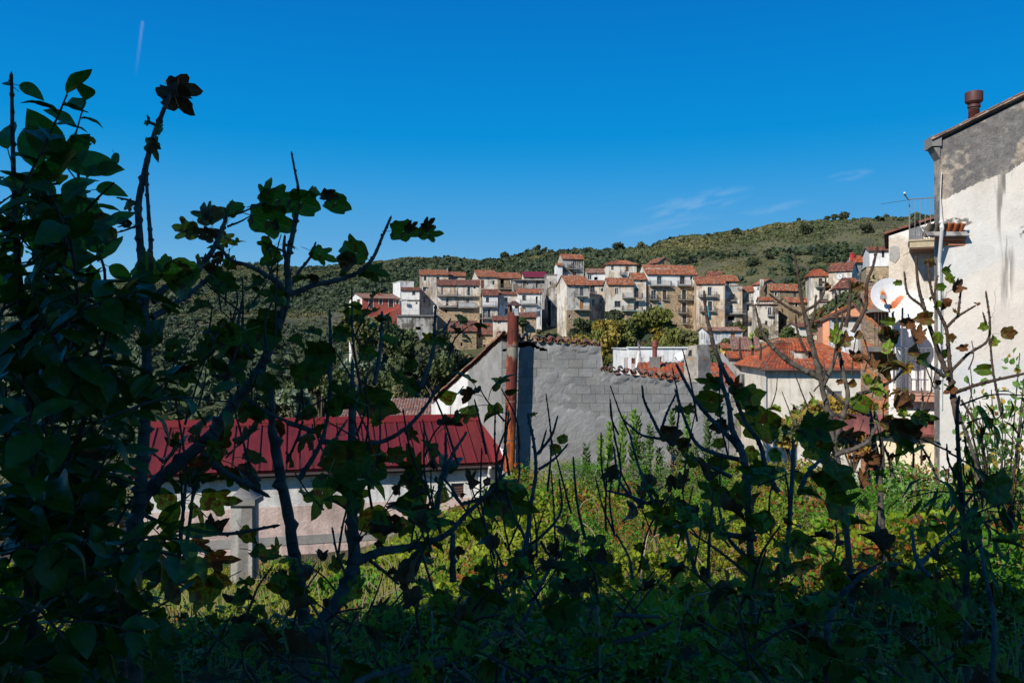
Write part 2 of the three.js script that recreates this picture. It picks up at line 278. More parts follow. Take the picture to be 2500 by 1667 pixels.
function roofTiles(c, tone, pw = 0.24, pl = 0.38, rise = 0.06, broken) {            // c: eave left, eave right, ridge right, ridge left
  const [el, er, rR, rL] = c, w = Math.max(el.distanceTo(er), rL.distanceTo(rR)), l = (el.distanceTo(rL) + er.distanceTo(rR)) / 2, nx = Math.max(2, Math.round(w / pw)), ny = Math.max(2, Math.round(l / pl));
  const up = er.clone().sub(el).add(rR.clone().sub(rL)).cross(rL.clone().sub(el)).normalize(), pos = [], col = [], P = (u, v, h) => { const a = el.clone().lerp(er, u), b = rL.clone().lerp(rR, u); return a.lerp(b, v).addScaledVector(up, h); };
  const tones = tileTones[tone];
  for (let i = 0; i < nx; i++) { let sag = 0; for (let j = 0; j < ny; j++) {
    sag = sag * 0.6 + rr(-0.012, 0.012); if (broken && broken(i / nx, j / ny)) continue;
    const b = tones[Math.floor(rnd() * tones.length)], k = rr(0.8, 1.2), age = rnd() < 0.12 ? 0.6 : 0, cc = [lerp(b[0], 0.3, age) * k, lerp(b[1], 0.27, age) * k, lerp(b[2], 0.22, age) * k];
    const u0 = i / nx, u1 = (i + 1) / nx, um = (u0 + u1) / 2 + rr(-0.1, 0.1) / nx, v0 = j / ny - (j ? 0.12 / ny : 0.02), v1 = (j + 1) / ny, lo = 0.045 + sag, hi = 0.01 + sag;
    const a0 = P(u0, v0, lo), m0 = P(um, v0, lo + rise), b0 = P(u1, v0, lo), a1 = P(u0, v1, hi), m1 = P(um, v1, hi + rise), b1 = P(u1, v1, hi), e0 = P(u0, v0, -0.02), e1 = P(u1, v0, -0.02);
    for (const q of [a0, m0, m1, a0, m1, a1, m0, b0, b1, m0, b1, m1, e0, m0, a0, e0, e1, m0, e1, b0, m0]) { pos.push(q.x, q.y, q.z); col.push(...cc); }
  } }
  const g = new THREE.BufferGeometry(); g.setAttribute('position', new THREE.Float32BufferAttribute(pos, 3)); g.setAttribute('color', new THREE.Float32BufferAttribute(col, 3)); g.computeVertexNormals(); return metreUV(g);
}
const tileMat = () => std('clay roof tile', 0xffffff, { vertexColors: true, map: T.tile, roughness: 0.92 });
const metalSheet = (key, c) => std(key, c, { roughness: 0.45 });
function slab(c, t0, t1) {                                     // a sheet with thickness under four corners
  const up = c[1].clone().sub(c[0]).add(c[2].clone().sub(c[3])).cross(c[3].clone().sub(c[0])).normalize(), a = c.map((q) => q.clone().addScaledVector(up, -t0)), b = c.map((q) => q.clone().addScaledVector(up, -t1)), pos = [];
  const quad = (p, q, r, s) => { for (const k of [p, q, r, p, r, s]) pos.push(k.x, k.y, k.z); };
  quad(...a); quad(b[3], b[2], b[1], b[0]); for (let i = 0; i < 4; i++) { const j = (i + 1) % 4; quad(b[i], b[j], a[j], a[i]); }
  const g = new THREE.BufferGeometry(); g.setAttribute('position', new THREE.Float32BufferAttribute(pos, 3)); g.computeVertexNormals(); return metreUV(g);
}
const wallMat = (key, r, g, b, map = T.plaster) => std(key, lin(r, g, b), { map, bumpMap: T.rough, bumpScale: 0.012, roughness: 0.95 });
const W = {
  white: wallMat('white limewash', 0.78, 0.77, 0.74, T.clean), cream: wallMat('cream plaster', 0.72, 0.64, 0.54), pale: wallMat('pale weathered plaster', 0.7, 0.65, 0.56), grey: wallMat('grey weathered plaster', 0.4, 0.385, 0.36, T.worn), ochre: wallMat('ochre plaster', 0.64, 0.52, 0.4), stone: wallMat('rubble stone', 0.6, 0.52, 0.44, T.stone), dark: wallMat('dark rubble stone', 0.45, 0.4, 0.33, T.stone),
  red: wallMat('red painted plaster', 0.44, 0.1, 0.07, T.clean), bluish: wallMat('blue white limewash', 0.66, 0.68, 0.7), peach: wallMat('peach painted plaster', 0.78, 0.36, 0.2, T.clean), yellow: wallMat('yellow painted plaster', 0.75, 0.47, 0.1, T.clean), stain: wallMat('stained plaster', 0.62, 0.57, 0.49, T.worn),
};
const glass = std('window glass', lin(0.03, 0.035, 0.04), { roughness: 0.12 });
const paint = (key, r, g, b) => std(key, lin(r, g, b), { roughness: 0.7 });
const J = { w: paint('white joinery', 0.66, 0.65, 0.62), n: paint('brown joinery', 0.12, 0.055, 0.03), t: paint('tan door paint', 0.42, 0.18, 0.07), g: paint('grey shutter paint', 0.14, 0.13, 0.14), b: paint('blue green shutter paint', 0.2, 0.34, 0.36), d: paint('dark weathered wood', 0.07, 0.055, 0.045), r: paint('reddish wood', 0.2, 0.06, 0.03) };
const iron = std('iron railing', lin(0.07, 0.07, 0.075), { roughness: 0.6 });
const cement = std('cement', lin(0.32, 0.31, 0.29), { map: T.concrete });
const surround = std('pale window surround', lin(0.66, 0.62, 0.54), { map: T.clean });
function opening(parent, o, T0) {                               // o: local rect {x0,y0,x1,y1}, kind letters
  const { x0, y0, x1, y1, kind } = o, w = x1 - x0, h = y1 - y0, c = kind[0].toLowerCase();
  if (kind.includes('+')) mesh('surround', poly(rect(x0 - 0.14, y0 - 0.02, x1 + 0.14, y1 + 0.14), [rect(x0 + 0.004, y0 + 0.004, x1 - 0.004, y1 - 0.004)], 0.002, 0.035), surround, parent);
  if (c === 'o') return;
  const f = 0.06, zi = -0.16, m = J[c] ?? J.w;
  if (kind[0] !== c) {                                          // capital: closed shutters, two leaves with slats
    const bits = [poly(rect(x0 + 0.01, y0 + 0.01, x1 - 0.01, y1 - 0.01), [], zi + 0.04, zi + 0.08)], leaf = w / 2;
    for (let i = 0; i < 2; i++) { const a = x0 + i * leaf + 0.03, b = a + leaf - 0.06; bits.push(box(a, y0 + 0.04, zi + 0.08, a + f, y1 - 0.04, zi + 0.11), box(b - f, y0 + 0.04, zi + 0.08, b, y1 - 0.04, zi + 0.11)); for (let k = 0; k < 5; k++) { const y = y0 + 0.08 + k * (h - 0.2) / 4; bits.push(box(a + f, y, zi + 0.08, b - f, y + 0.05, zi + 0.1)); } }
    mesh('shutter', merge(bits), m, parent); return;
  }
  const win = mesh('window', merge([poly(rect(x0 + 0.01, y0 + 0.01, x1 - 0.01, y1 - 0.01), w > 0.6 ? [rect(x0 + f, y0 + f, (x0 + x1) / 2 - 0.03, y1 - f), rect((x0 + x1) / 2 + 0.03, y0 + f, x1 - f, y1 - f)] : [rect(x0 + f, y0 + f, x1 - f, y1 - f)], zi, zi + 0.06), ...(h > 1.5 ? [box(x0 + f, y0 + h * 0.36, zi + 0.002, x1 - f, y0 + h * 0.4, zi + 0.056)] : [])]), m, parent);
  if (kind.includes('/')) mesh('pane', box(x0 + f, y0 + f, zi - 0.02, (x0 + x1) / 2, y1 - f, zi - 0.005), glass, win);
  else { mesh('pane', box(x0 + f * 0.9, y0 + f * 0.9, zi + 0.01, x1 - f * 0.9, y1 - f * 0.9, zi + 0.02), glass, win); }
  if (kind.includes('c')) mesh('curtain', box(x0 + f, y0 + f, zi - 0.12, x0 + w * 0.55, y1 - f, zi - 0.1), J.w, win);
}
function railing(x0, x1, y, dep, h = 0.95, gap = 0.14) {
  const g = [], r = 0.012, top = y + h, z = dep - 0.05;
  g.push(box(x0, top - 0.03, z - 0.02, x1, top, z + 0.02), box(x0, y + 0.06, z - 0.012, x1, y + 0.085, z + 0.012));
  for (const x of [x0 + 0.02, x1 - 0.02]) g.push(box(x - 0.018, top - 0.03, 0.02, x + 0.018, top - 0.004, z - 0.022), box(x - 0.02, y, z - 0.018, x + 0.02, top - 0.032, z + 0.018));
  const n = Math.max(3, Math.round((x1 - x0) / gap)); for (let i = 1; i < n; i++) { const x = lerp(x0, x1, i / n); g.push(box(x - r, y, z - r, x + r, top - 0.032, z + r)); }
  const k = Math.max(2, Math.round(dep / gap)); for (const x of [x0 + 0.02, x1 - 0.02]) for (let i = 1; i < k; i++) { const zz = dep * i / k; if (zz < z - 0.03) g.push(box(x - r, y, zz - r, x + r, top - 0.032, zz + r)); }
  return merge(g);
}
// s: f frame, L/C/R pixel columns (left edge of the left side, front corner, right end), S right edge of the right side, e eave, b base, r ridge rows, d distance, yaw in degrees
function building(s) {
  const face = s.L === undefined && s.S === undefined && !s.keep ? Math.max(0, Math.atan((px_(s.f, s.C) - CX) / F) - 0.03) : 0, th = (s.yaw ?? 8) * (s.keep ? 1 : 0.7) * Math.PI / 180 - face * 0.92, fr = s.f, X = (x) => px_(fr, x), Y = (y) => py_(fr, y), d = s.d, cs = Math.cos(th), sn = Math.sin(th);
  const P0 = at(X(s.C), Y(s.b), d), u = V3(cs, 0, -sn), n = V3(sn, 0, cs), k = (X(s.R) - CX) / F, w = (k * d - P0.x) / (cs - k * sn);
  let Tk = s.T ?? 7;
  if (s.L !== undefined) { const kl = (X(s.L) - CX) / F, q = (P0.x - kl * d) / (sn + kl * cs); if (q > 1 && q < 25) Tk = q; }
  if (s.S !== undefined) { const Q = P0.clone().addScaledVector(u, w), kr = (X(s.S) - CX) / F, q = (kr * -Q.z - Q.x) / (-sn - kr * cs); if (q > 1 && q < 25) Tk = q; }
  const low = Math.min(...[[0, 0], [w, 0], [0, -Tk], [w, -Tk]].map(([a, b]) => { const q = P0.clone().addScaledVector(u, a).addScaledVector(n, b); return ground(q.x, q.z); })) - 0.4;
  const y0 = Math.min(P0.y, low), off = P0.y - y0;              // the walls go down into the hill
  const o = thing(s.name ?? 'town_house', s.label, s.cat ?? 'house', V3(P0.x, y0, P0.z), th, s.group ?? 'houses of the hill town');
  const loc = (x, y) => { const r = V3((X(x) - CX) / F, (CY - Y(y)) / F, -1), t = P0.dot(n) / r.dot(n), p = r.multiplyScalar(t).sub(P0); return [p.dot(u), p.y + off]; };
  const locL = (x, y) => { const nl = V3(-cs, 0, sn), r = V3((X(x) - CX) / F, (CY - Y(y)) / F, -1), t = P0.dot(nl) / r.dot(nl), p = r.multiplyScalar(t).sub(P0); return [p.dot(n), p.y + off]; };   // z along the left side
  const hE = loc(s.C, s.e)[1], zr = (s.rz ?? 0.5) * Tk, roof = s.roof ?? 'gable';
  const hR = s.r === undefined ? hE : Math.max(hE + 0.1, (CY - Y(s.r)) / F * (d + zr * cs) - y0);
  // openings
  const win = (s.win ?? []).map(([a, b, c, e, kind]) => { const p = loc(a, e), q = loc(c, b); return { x0: clamp(p[0], 0.15, w - 0.3), y0: p[1], x1: clamp(q[0], 0.3, w - 0.15), y1: Math.min(q[1], hE - 0.1), kind: kind ?? 'd' }; }).filter((q) => q.x1 - q.x0 > 0.2 && q.y1 - q.y0 > 0.2);
  const bands = [...(s.bands ?? []), [s.b + 9999, s.mat]], front = {};
  let top = hE; const gableFront = roof === 'front';
  // bands: [row where the band ends, material], from the top down
  bands.forEach(([row, m], i) => {
    const bot = i === bands.length - 1 ? 0 : loc(s.C, row)[1]; if (bot >= top) return; const pts = gableFront && i === 0 ? [[0, bot], [w, bot], [w, top], [w * (s.apex ?? 0.5), hR], [0, top]] : rect(0, bot, w, top);
    const holes = []; for (const q of win) { if (q.y0 < top - 0.03 && q.y1 > bot + 0.03) { const a = Math.max(q.y0, bot + 0.02), e = Math.min(q.y1, top - 0.02); if (e > a) { holes.push(rect(q.x0, a, q.x1, e)); } } }
    if (s.put && (m === W.stone || m === W.dark || m === W.ochre)) for (let y = bot + 1; y < top - 0.6; y += 1.5) for (let x = 0.7; x < w - 0.5; x += 1.7) { const a = x + rr(-0.25, 0.25), e = y + rr(-0.15, 0.15); if (win.every((q) => a + 0.3 < q.x0 || a - 0.1 > q.x1 || e + 0.3 < q.y0 || e - 0.1 > q.y1) && a < w - 0.4 && e + 0.2 < top - 0.05) holes.push(rect(a, e, a + 0.17, e + 0.17)); }
    const g = poly(pts, holes, -0.3, 0), mk = m ?? W.cream; (front[mk.name] ??= [mk, []])[1].push(g); top = bot - 0.0;
  });
  const sideMat = s.side ?? s.mat, side = [], prof = gableFront || roof === 'flat' || roof === 'hip' ? rect(-Tk, 0, -0.3, hE) : [[-Tk, 0], [-0.3, 0], [-0.3, hE], [-zr, hR - 0.02], [-Tk, hE]];
  if (prof.length === 5) { prof[2] = [-0.3, hE + (hR - hE) * 0.3 / zr - 0.02]; }
  const holesL = (s.winL ?? []).map(([a, b, c, e, kind]) => { const p = locL(a, e), q = locL(c, b); return { x0: p[0], y0: p[1], x1: q[0], y1: q[1], kind: kind ?? 'd' }; }).filter((q) => q.x0 > -Tk + 0.1 && q.x1 < -0.35);
  const gl = poly(prof, holesL.map((q) => rect(q.x0, q.y0, q.x1, q.y1)), 0, 0.3); gl.rotateY(-Math.PI / 2); gl.translate(0.3, 0, 0);       // shape x becomes z
  const gr = poly(prof, [], 0, 0.3); gr.rotateY(-Math.PI / 2); gr.translate(w, 0, 0);
  const back = poly(gableFront ? [[0.3, 0], [w - 0.3, 0], [w - 0.3, hE], [w * 0.5, hR], [0.3, hE]] : rect(0.3, 0, w - 0.3, hE), [], -Tk + 0.002, -Tk + 0.3);
  const ou = rr(0, 11), ov = rr(0, 11), shift = (g) => { const a = g.attributes.uv; for (let i = 0; i < a.count; i++) a.setXY(i, a.getX(i) + ou, a.getY(i) + ov); return g; };
  const sm = sideMat ?? W.cream; (front[sm.name] ??= [sm, []])[1].push(gl, gr, back);
  let main; for (const key in front) { const m = mesh('wall', shift(merge(front[key][1])), front[key][0], o); main ??= m; }
  for (const q of win) opening(o, q);
  if (holesL.length) { for (const q of holesL) { const tmp = new THREE.Group(); opening(tmp, q); for (const c of [...tmp.children]) { c.rotation.y = -Math.PI / 2; c.position.set(0, 0, 0); o.add(c); } } }
  // roof
  const ov_ = s.over ?? 0.35, sd = 0.18, tone = s.tone ?? 'old', pl = [];
  const rise = (hR - hE) / zr;
  if (roof === 'gable') {
    const e0 = V3(-sd, hE - rise * ov_, ov_), e1 = V3(w + sd, hE - rise * ov_, ov_), r1 = V3(w + sd, hR, -zr), r0 = V3(-sd, hR, -zr), b0 = V3(-sd, hE - rise * ov_, -Tk - ov_), b1 = V3(w + sd, hE - rise * ov_, -Tk - ov_);
    pl.push([e0, e1, r1, r0], [b1, b0, r0, r1]);
  } else if (roof === 'hip') {
    const i = Math.min(w * 0.3, zr), E = hE - rise * ov_, a = V3(-ov_, E, ov_), b = V3(w + ov_, E, ov_), c = V3(w + ov_, E, -Tk - ov_), e = V3(-ov_, E, -Tk - ov_), r0 = V3(i, hR, -zr), r1 = V3(w - i, hR, -zr);
    pl.push([a, b, r1, r0], [c, e, r0, r1], [e, a, r0, r0.clone()], [b, c, r1, r1.clone()]);
  } else if (roof === 'front') {
    const ap = s.apex ?? 0.5, E = hE - (hR - hE) / (w * ap) * ov_, E2 = hE - (hR - hE) / (w * (1 - ap)) * ov_, a = V3(-ov_, E, -Tk), b = V3(-ov_, E, 0.3), r0 = V3(w * ap, hR, 0.3), r1 = V3(w * ap, hR, -Tk), c = V3(w + ov_, E2, 0.3), e = V3(w + ov_, E2, -Tk);
    pl.push([a, b, r0, r1], [c, e, r1, r0]);
  } else mesh('roof', box(-0.12, hE + 0.002, -Tk - 0.1, w + 0.12, hE + (s.slabH ?? 0.16), s.slabOut ?? 0.12), s.roofMat ?? cement, o);
  if (pl.length) {
    const holeFn = s.broken, sheet = s.sheet;
    const rf = sheet ? mesh('roof', merge(pl.map((q) => slab(q, -0.05, 0.03))), sheet, o) : mesh('roof', merge(pl.map((q, i) => roofTiles(q, tone, s.pw ?? 0.24, s.plen ?? 0.38, s.rise ?? 0.06, i === 0 ? holeFn : null))), tileMat(), o);
    if (!s.noDeck) mesh('roof_deck', merge(pl.map((q) => slab(q, holeFn ? 0.3 : 0.025, holeFn ? 0.33 : 0.1))), std('roof boards', lin(0.16, 0.12, 0.09)), rf);
  }
  // balconies: [x0, x1, row of the floor, depth, kind]; kind r railing, p white panels, g green panels, n none
  for (const [a, b, row, dep, kind] of s.balc ?? []) {
    const p = loc(a, row), q = loc(b, row), bm = mesh('balcony', box(p[0], p[1] - 0.16, 0.004, q[0], p[1], dep ?? 0.9), kind === 'g' ? std('green painted edge', lin(0.2, 0.3, 0.26)) : cement, o);
    if (kind !== 'n') mesh('railing', railing(p[0] + 0.03, q[0] - 0.03, p[1] + 0.002, (dep ?? 0.9) - 0.02), iron, bm);
    if (kind === 'p') mesh('panel', box(p[0] + 0.06, p[1] + 0.08, (dep ?? 0.9) - 0.13, q[0] - 0.06, p[1] + 0.9, (dep ?? 0.9) - 0.1), W.white, bm);
  }
  for (const [x, ya, yb, r] of s.pipes ?? []) { const p = loc(x, ya), q = loc(x, yb); mesh('downpipe', rod(V3(p[0], q[1], 0.09), V3(p[0], p[1], 0.09), r ?? 0.055, r ?? 0.055, 8), std('zinc pipe', lin(0.45, 0.44, 0.42), { roughness: 0.5 }), o); }
  for (const [x, ya, yb, m] of s.stack ?? []) { const p = loc(x, ya), q = loc(x, yb), z = -zr * 0.6; const st = mesh('chimney', box(p[0] - 0.3, hE, z - 0.3, p[0] + 0.3, p[1] - 0.15, z + 0.3), m ?? W.stain, o); mesh('chimney_cap', box(p[0] - 0.38, p[1] - 0.148, z - 0.38, p[0] + 0.38, p[1], z + 0.38), std('cap tile', lin(0.34, 0.14, 0.08)), st); }
  return Object.assign(o, { k: { w, Tk, hE, hR, loc, off, zr, y0 } });
}

// ---------------------------------------------------------------- the hill town, house by house
rnd = mulberry(31);
const hole = (list) => (u, v) => list.some(([a, b, c, e]) => ((u - a) / c) ** 2 + ((v - b) / e) ** 2 < 1 + 0.8 * (vnoise(u * 40, v * 20, 77) - 0.5));
const RED = building({ f: 'A', L: 70, C: 260, R: 800, e: 745, b: 1000, r: 682, d: 168, yaw: 24, keep: 1, mat: W.red, side: W.white, tone: 'rose', label: 'red painted house with white gable at the left end of town', win: [[358, 762, 414, 895, 'n+'], [502, 768, 543, 842, 'N+'], [640, 768, 705, 882, 'n+'], [744, 775, 782, 838, 'N+']], winL: [[180, 762, 226, 838, 'N']], stack: [[560, 664, 700, W.red]] });
{ // outside stair of the red house
  const [x0, ya] = RED.k.loc(545, 1000), [x1, yb] = RED.k.loc(790, 880), st = []; for (let i = 0; i < 9; i++) st.push(box(lerp(x0, x1, i / 9), Math.max(0, ya - 2.5), 0.01, lerp(x0, x1, (i + 1) / 9), lerp(ya, yb, (i + 1) / 9), 1.1)); mesh('outside_stair', merge(st), W.red, RED);
}
building({ f: 'A', L: 700, C: 805, R: 1000, e: 512, b: 800, d: 178, yaw: 22, keep: 1, roof: 'flat', mat: W.bluish, side: W.white, slabH: 0.1, slabOut: 0.02, roofMat: W.white, label: 'tall plain white flat topped block behind the small white house', T: 8 });
building({ f: 'A', C: 822, R: 1080, e: 632, b: 1000, r: 594, d: 170, yaw: 10, mat: W.white, T: 6, tone: 'brown', label: 'small white house with narrow brown roof beside the red house', win: [[978, 652, 1020, 706, 'g+'], [1030, 806, 1052, 838, 'o']], balc: [[822, 1080, 772, 0.25, 'n']] });
const AC = (name, label, f, x, y, d, s) => { const p = at(px_(f, x), py_(f, y), d), o = thing(name, label, 'air conditioner', p); mesh('casing', new RoundedBoxGeometry(0.8 * s, 0.6 * s, 0.3 * s, 2, 0.03), J.w, o); mesh('fan_grille', new THREE.TorusGeometry(0.2 * s, 0.02 * s, 6, 16).translate(-0.1 * s, 0, 0.152 * s), J.g, o); };
AC('air_conditioner', 'white air conditioner unit on the small white house wall', 'A', 880, 812, 169.4, 1);
building({ f: 'A', L: 1040, C: 1090, R: 1495, e: 408, b: 1000, r: 345, d: 173, yaw: 10, mat: W.cream, side: W.pale, label: 'tall cream stained house with four small windows and orange roof', win: [[1145, 432, 1178, 500, 'n'], [1328, 444, 1368, 512, 'g'], [1130, 592, 1175, 650, 'n+'], [1135, 752, 1165, 815, 'g']], balc: [[1125, 1190, 586, 0.3, 'n'], [1125, 1190, 733, 0.3, 'n']], pipes: [[1330, 560, 990]] });
building({ f: 'A', C: 1500, R: 1740, e: 428, b: 520, r: 376, d: 178, yaw: 8, mat: W.pale, T: 6, label: 'low roofed house tucked right of the tall cream house', win: [[1545, 445, 1640, 478, 'w']] });
{ const p = at(px_('A', 1480), py_('A', 400), 175), o = tag(mesh('flue_pipe', merge([rod(V3(0, -0.6, 0), V3(0, 1.1, 0), 0.1, 0.1, 10), rod(V3(0, 1.1, 0), V3(0, 1.25, 0), 0.16, 0.04, 10)]), std('bright steel', lin(0.6, 0.62, 0.64), { metalness: 0.8, roughness: 0.35 }), scene), 'bright steel flue pipe above the cream house roof edge', 'flue pipe'); o.position.copy(p); }
building({ f: 'A', C: 1338, R: 1945, e: 556, b: 1300, r: 486, d: 163, yaw: 7, mat: W.stone, put: 1, tone: 'brown', bands: [[892, W.cream]], label: 'long cream balcony house over a rubble stone base', win: [[1395, 592, 1422, 702, 'w'], [1770, 590, 1810, 712, 'b'], [1858, 584, 1888, 617, 'r'], [1462, 745, 1502, 862, 'w'], [1755, 755, 1800, 878, 'w'], [1446, 908, 1480, 956, 'o'], [1440, 1170, 1480, 1260, 'd']], balc: [[1335, 1615, 716, 0.9, 'r'], [1622, 1945, 722, 0.8, 'n'], [1350, 1615, 872, 0.9, 'r'], [1632, 1880, 886, 1, 'p']], pipes: [[1622, 560, 880]] });
building({ f: 'A', C: 760, R: 1330, e: 1015, b: 1260, d: 158, yaw: 4, roof: 'flat', mat: W.grey, T: 9, slabH: 0.35, slabOut: 0.3, label: 'grey retaining building with railed terrace deck and one wide opening', win: [[1022, 1162, 1100, 1206, 'o']], put: 1 });
{ const a = at(px_('A', 750), py_('A', 1006), 157.6), b = at(px_('A', 1290), py_('A', 1006), 157.6), o = tag(mesh('terrace_railing', railing(0, b.x - a.x, 0, 0.1, 0.95, 0.25), iron, scene), 'thin iron railing along the grey terrace deck', 'railing'); o.position.copy(a); o.position.y += 0.12; }
building({ f: 'A', L: 1496, C: 1504, R: 1900, e: 1212, b: 1440, r: 1076, d: 152, yaw: 5, mat: W.dark, T: 8, put: 1, tone: 'brown', broken: hole([[0.42, 0.62, 0.12, 0.16], [0.84, 0.55, 0.1, 0.12], [0.6, 0.55, 0.04, 0.1], [0.28, 0.8, 0.06, 0.1]]), label: 'stone ruin whose brown tile roof has several holes', win: [[1532, 1218, 1562, 1268, 'o'], [1696, 1222, 1736, 1320, 'd'], [1672, 1388, 1698, 1438, 'o']], balc: [[1682, 1752, 1332, 0.6, 'n']] });
building({ f: 'A', C: 1912, R: 2138, e: 1258, b: 1500, r: 1112, d: 153.5, yaw: 5, mat: W.stone, T: 8, put: 1, tone: 'brown', broken: hole([[0.68, 0.6, 0.13, 0.12]]), label: 'narrow stone ruin with one hole in its roof', win: [[1924, 1268, 1955, 1318, 'o'], [1998, 1416, 2030, 1470, 'o']] });
// frame B
building({ f: 'B', L: 10, C: 110, R: 435, e: 500, b: 720, r: 399, d: 178, yaw: 14, mat: W.pale, label: 'upper house with pale left gable and tall reddish door', win: [[162, 558, 214, 700, 'R'], [350, 568, 390, 642, 'w']] });
building({ f: 'B', C: 438, R: 820, e: 520, b: 760, r: 436, d: 178.6, yaw: 10, mat: W.dark, put: 1, T: 7, label: 'dark stone upper house left of the red metal roof', win: [[482, 548, 540, 690, 'o'], [655, 556, 690, 625, 'd+']], balc: [[450, 690, 700, 0.8, 'r']] });
building({ f: 'B', C: 870, R: 1240, e: 505, b: 620, r: 426, d: 186, yaw: 6, mat: W.pale, T: 7, sheet: metalSheet('crimson sheet', lin(0.2, 0.018, 0.022)), label: 'upper house under a plain crimson metal roof', win: [[948, 512, 1028, 545, 'd']] });
building({ f: 'B', C: 700, R: 1205, e: 568, b: 760, d: 173, yaw: 6, roof: 'flat', mat: W.grey, T: 6, slabOut: 0.7, label: 'grey flat roofed house with a jutting canopy slab', win: [[915, 602, 945, 645, 'w'], [1060, 622, 1100, 700, 'w']], pipes: [[848, 575, 700], [1020, 575, 690]] });
building({ f: 'B', C: 190, R: 440, e: 802, b: 1240, r: 712, d: 161.5, yaw: 6, mat: W.pale, T: 6, tone: 'brown', bands: [[995, W.white]], label: 'narrow white house with two balconies and a brown roof', win: [[243, 850, 296, 930, 'd'], [270, 1036, 316, 1172, 'd'], [200, 1036, 262, 1172, 'w']], balc: [[95, 405, 995, 0.8, 'r'], [105, 340, 1188, 0.8, 'r']], pipes: [[192, 1020, 1230]] });
building({ f: 'B', C: 452, R: 770, e: 792, b: 1190, r: 752, d: 165, yaw: 6, mat: W.bluish, T: 6, tone: 'brown', label: 'bluish white house behind the rusty chimney pipe', win: [[550, 846, 602, 908, 'n+'], [555, 1030, 602, 1110, 'g']] });
building({ f: 'B', C: 772, R: 1158, e: 768, b: 1180, r: 702, d: 163.5, yaw: 6, mat: W.white, T: 6, label: 'white house with big paned door and flat white panels', win: [[842, 812, 900, 900, 'g+'], [812, 1006, 870, 1090, 'T'], [1062, 830, 1096, 950, 'o']], balc: [[800, 1085, 958, 0.9, 'r'], [880, 1082, 1090, 0.8, 'p']], pipes: [[1130, 740, 1300]] });
building({ f: 'B', C: 362, R: 600, e: 1212, b: 1400, r: 1150, d: 150, yaw: 3, mat: W.cream, T: 4, tone: 'brown', label: 'small cream shed house left of the rusty pipe top', win: [[438, 1226, 492, 1278, 'w']] });
building({ f: 'B', C: 788, R: 1072, e: 1164, b: 1440, r: 1096, d: 152, yaw: 3, mat: W.stone, put: 1, T: 5, tone: 'brown', label: 'small stone house half hidden by a hanging creeper', win: [[795, 1180, 830, 1240, 'o']] });
building({ f: 'B', L: 1205, C: 1240, R: 1412, e: 482, b: 1500, d: 168, yaw: 6, roof: 'flat', mat: W.grey, T: 9, slabH: 0.2, bands: [[890, W.stain]], label: 'tall narrow grey windowless tower wall in the middle of town', win: [[1290, 590, 1312, 640, 'o'], [1215, 900, 1310, 1320, 'o']] });
const TOWER = building({ f: 'B', L: 1412, C: 1572, R: 1945, e: 622, b: 1520, r: 486, d: 159, yaw: 19, keep: 1, mat: W.stone, side: W.pale, put: 1, bands: [[850, W.stain], [1050, W.pale]], label: 'corner tower house with white peeling side and two stacked balconies', win: [[1786, 682, 1848, 820, 'G'], [1788, 882, 1846, 1036, 'T'], [1600, 1132, 1640, 1184, 'w'], [1610, 1420, 1640, 1450, 'o']], winL: [], balc: [[1722, 1902, 828, 0.8, 'n'], [1682, 1948, 1048, 0.9, 'n']] });
mesh('downpipe', rod(V3(-0.06, 4.5, -2.9), V3(-0.06, TOWER.k.hE - 0.4, -2.9), 0.07, 0.07, 8), J.w, TOWER);
building({ f: 'B', L: 1425, C: 1502, R: 1850, e: 206, b: 520, r: 136, d: 190, yaw: 13, mat: W.grey, side: W.pale, label: 'topmost grey tower house standing above all the roofs', win: [[1674, 247, 1728, 370, 'w'], [1778, 247, 1806, 305, 'w'], [1668, 432, 1730, 490, 'R']], balc: [[1595, 1775, 378, 0.9, 'r']], pipes: [[1845, 215, 500]] });
building({ f: 'B', L: 1368, C: 1420, R: 1500, e: 320, b: 480, r: 285, d: 188.5, yaw: 13, mat: W.white, T: 3, label: 'low white lean-to at the left foot of the topmost tower' });
building({ f: 'B', C: 1905, R: 2215, e: 438, b: 600, r: 373, d: 186, yaw: 4, mat: W.bluish, T: 6, tone: 'rose', label: 'long low bluish white house with pinkish roof', win: [[2022, 512, 2080, 560, 'o'], [1905, 480, 1978, 556, 'w']] });
building({ f: 'B', C: 1945, R: 2187, e: 634, b: 1240, r: 566, d: 167, yaw: 4, mat: W.ochre, T: 6, put: 1, bands: [[760, W.stain]], label: 'recessed ochre house between the tower house and balcony house', win: [[1956, 672, 2030, 772, 'g'], [2136, 692, 2184, 754, 'w'], [1982, 876, 2030, 985, 'b+'], [2106, 872, 2150, 945, 'd']], balc: [[1950, 2030, 790, 0.6, 'r'], [2040, 2140, 1040, 0.8, 'r']] });
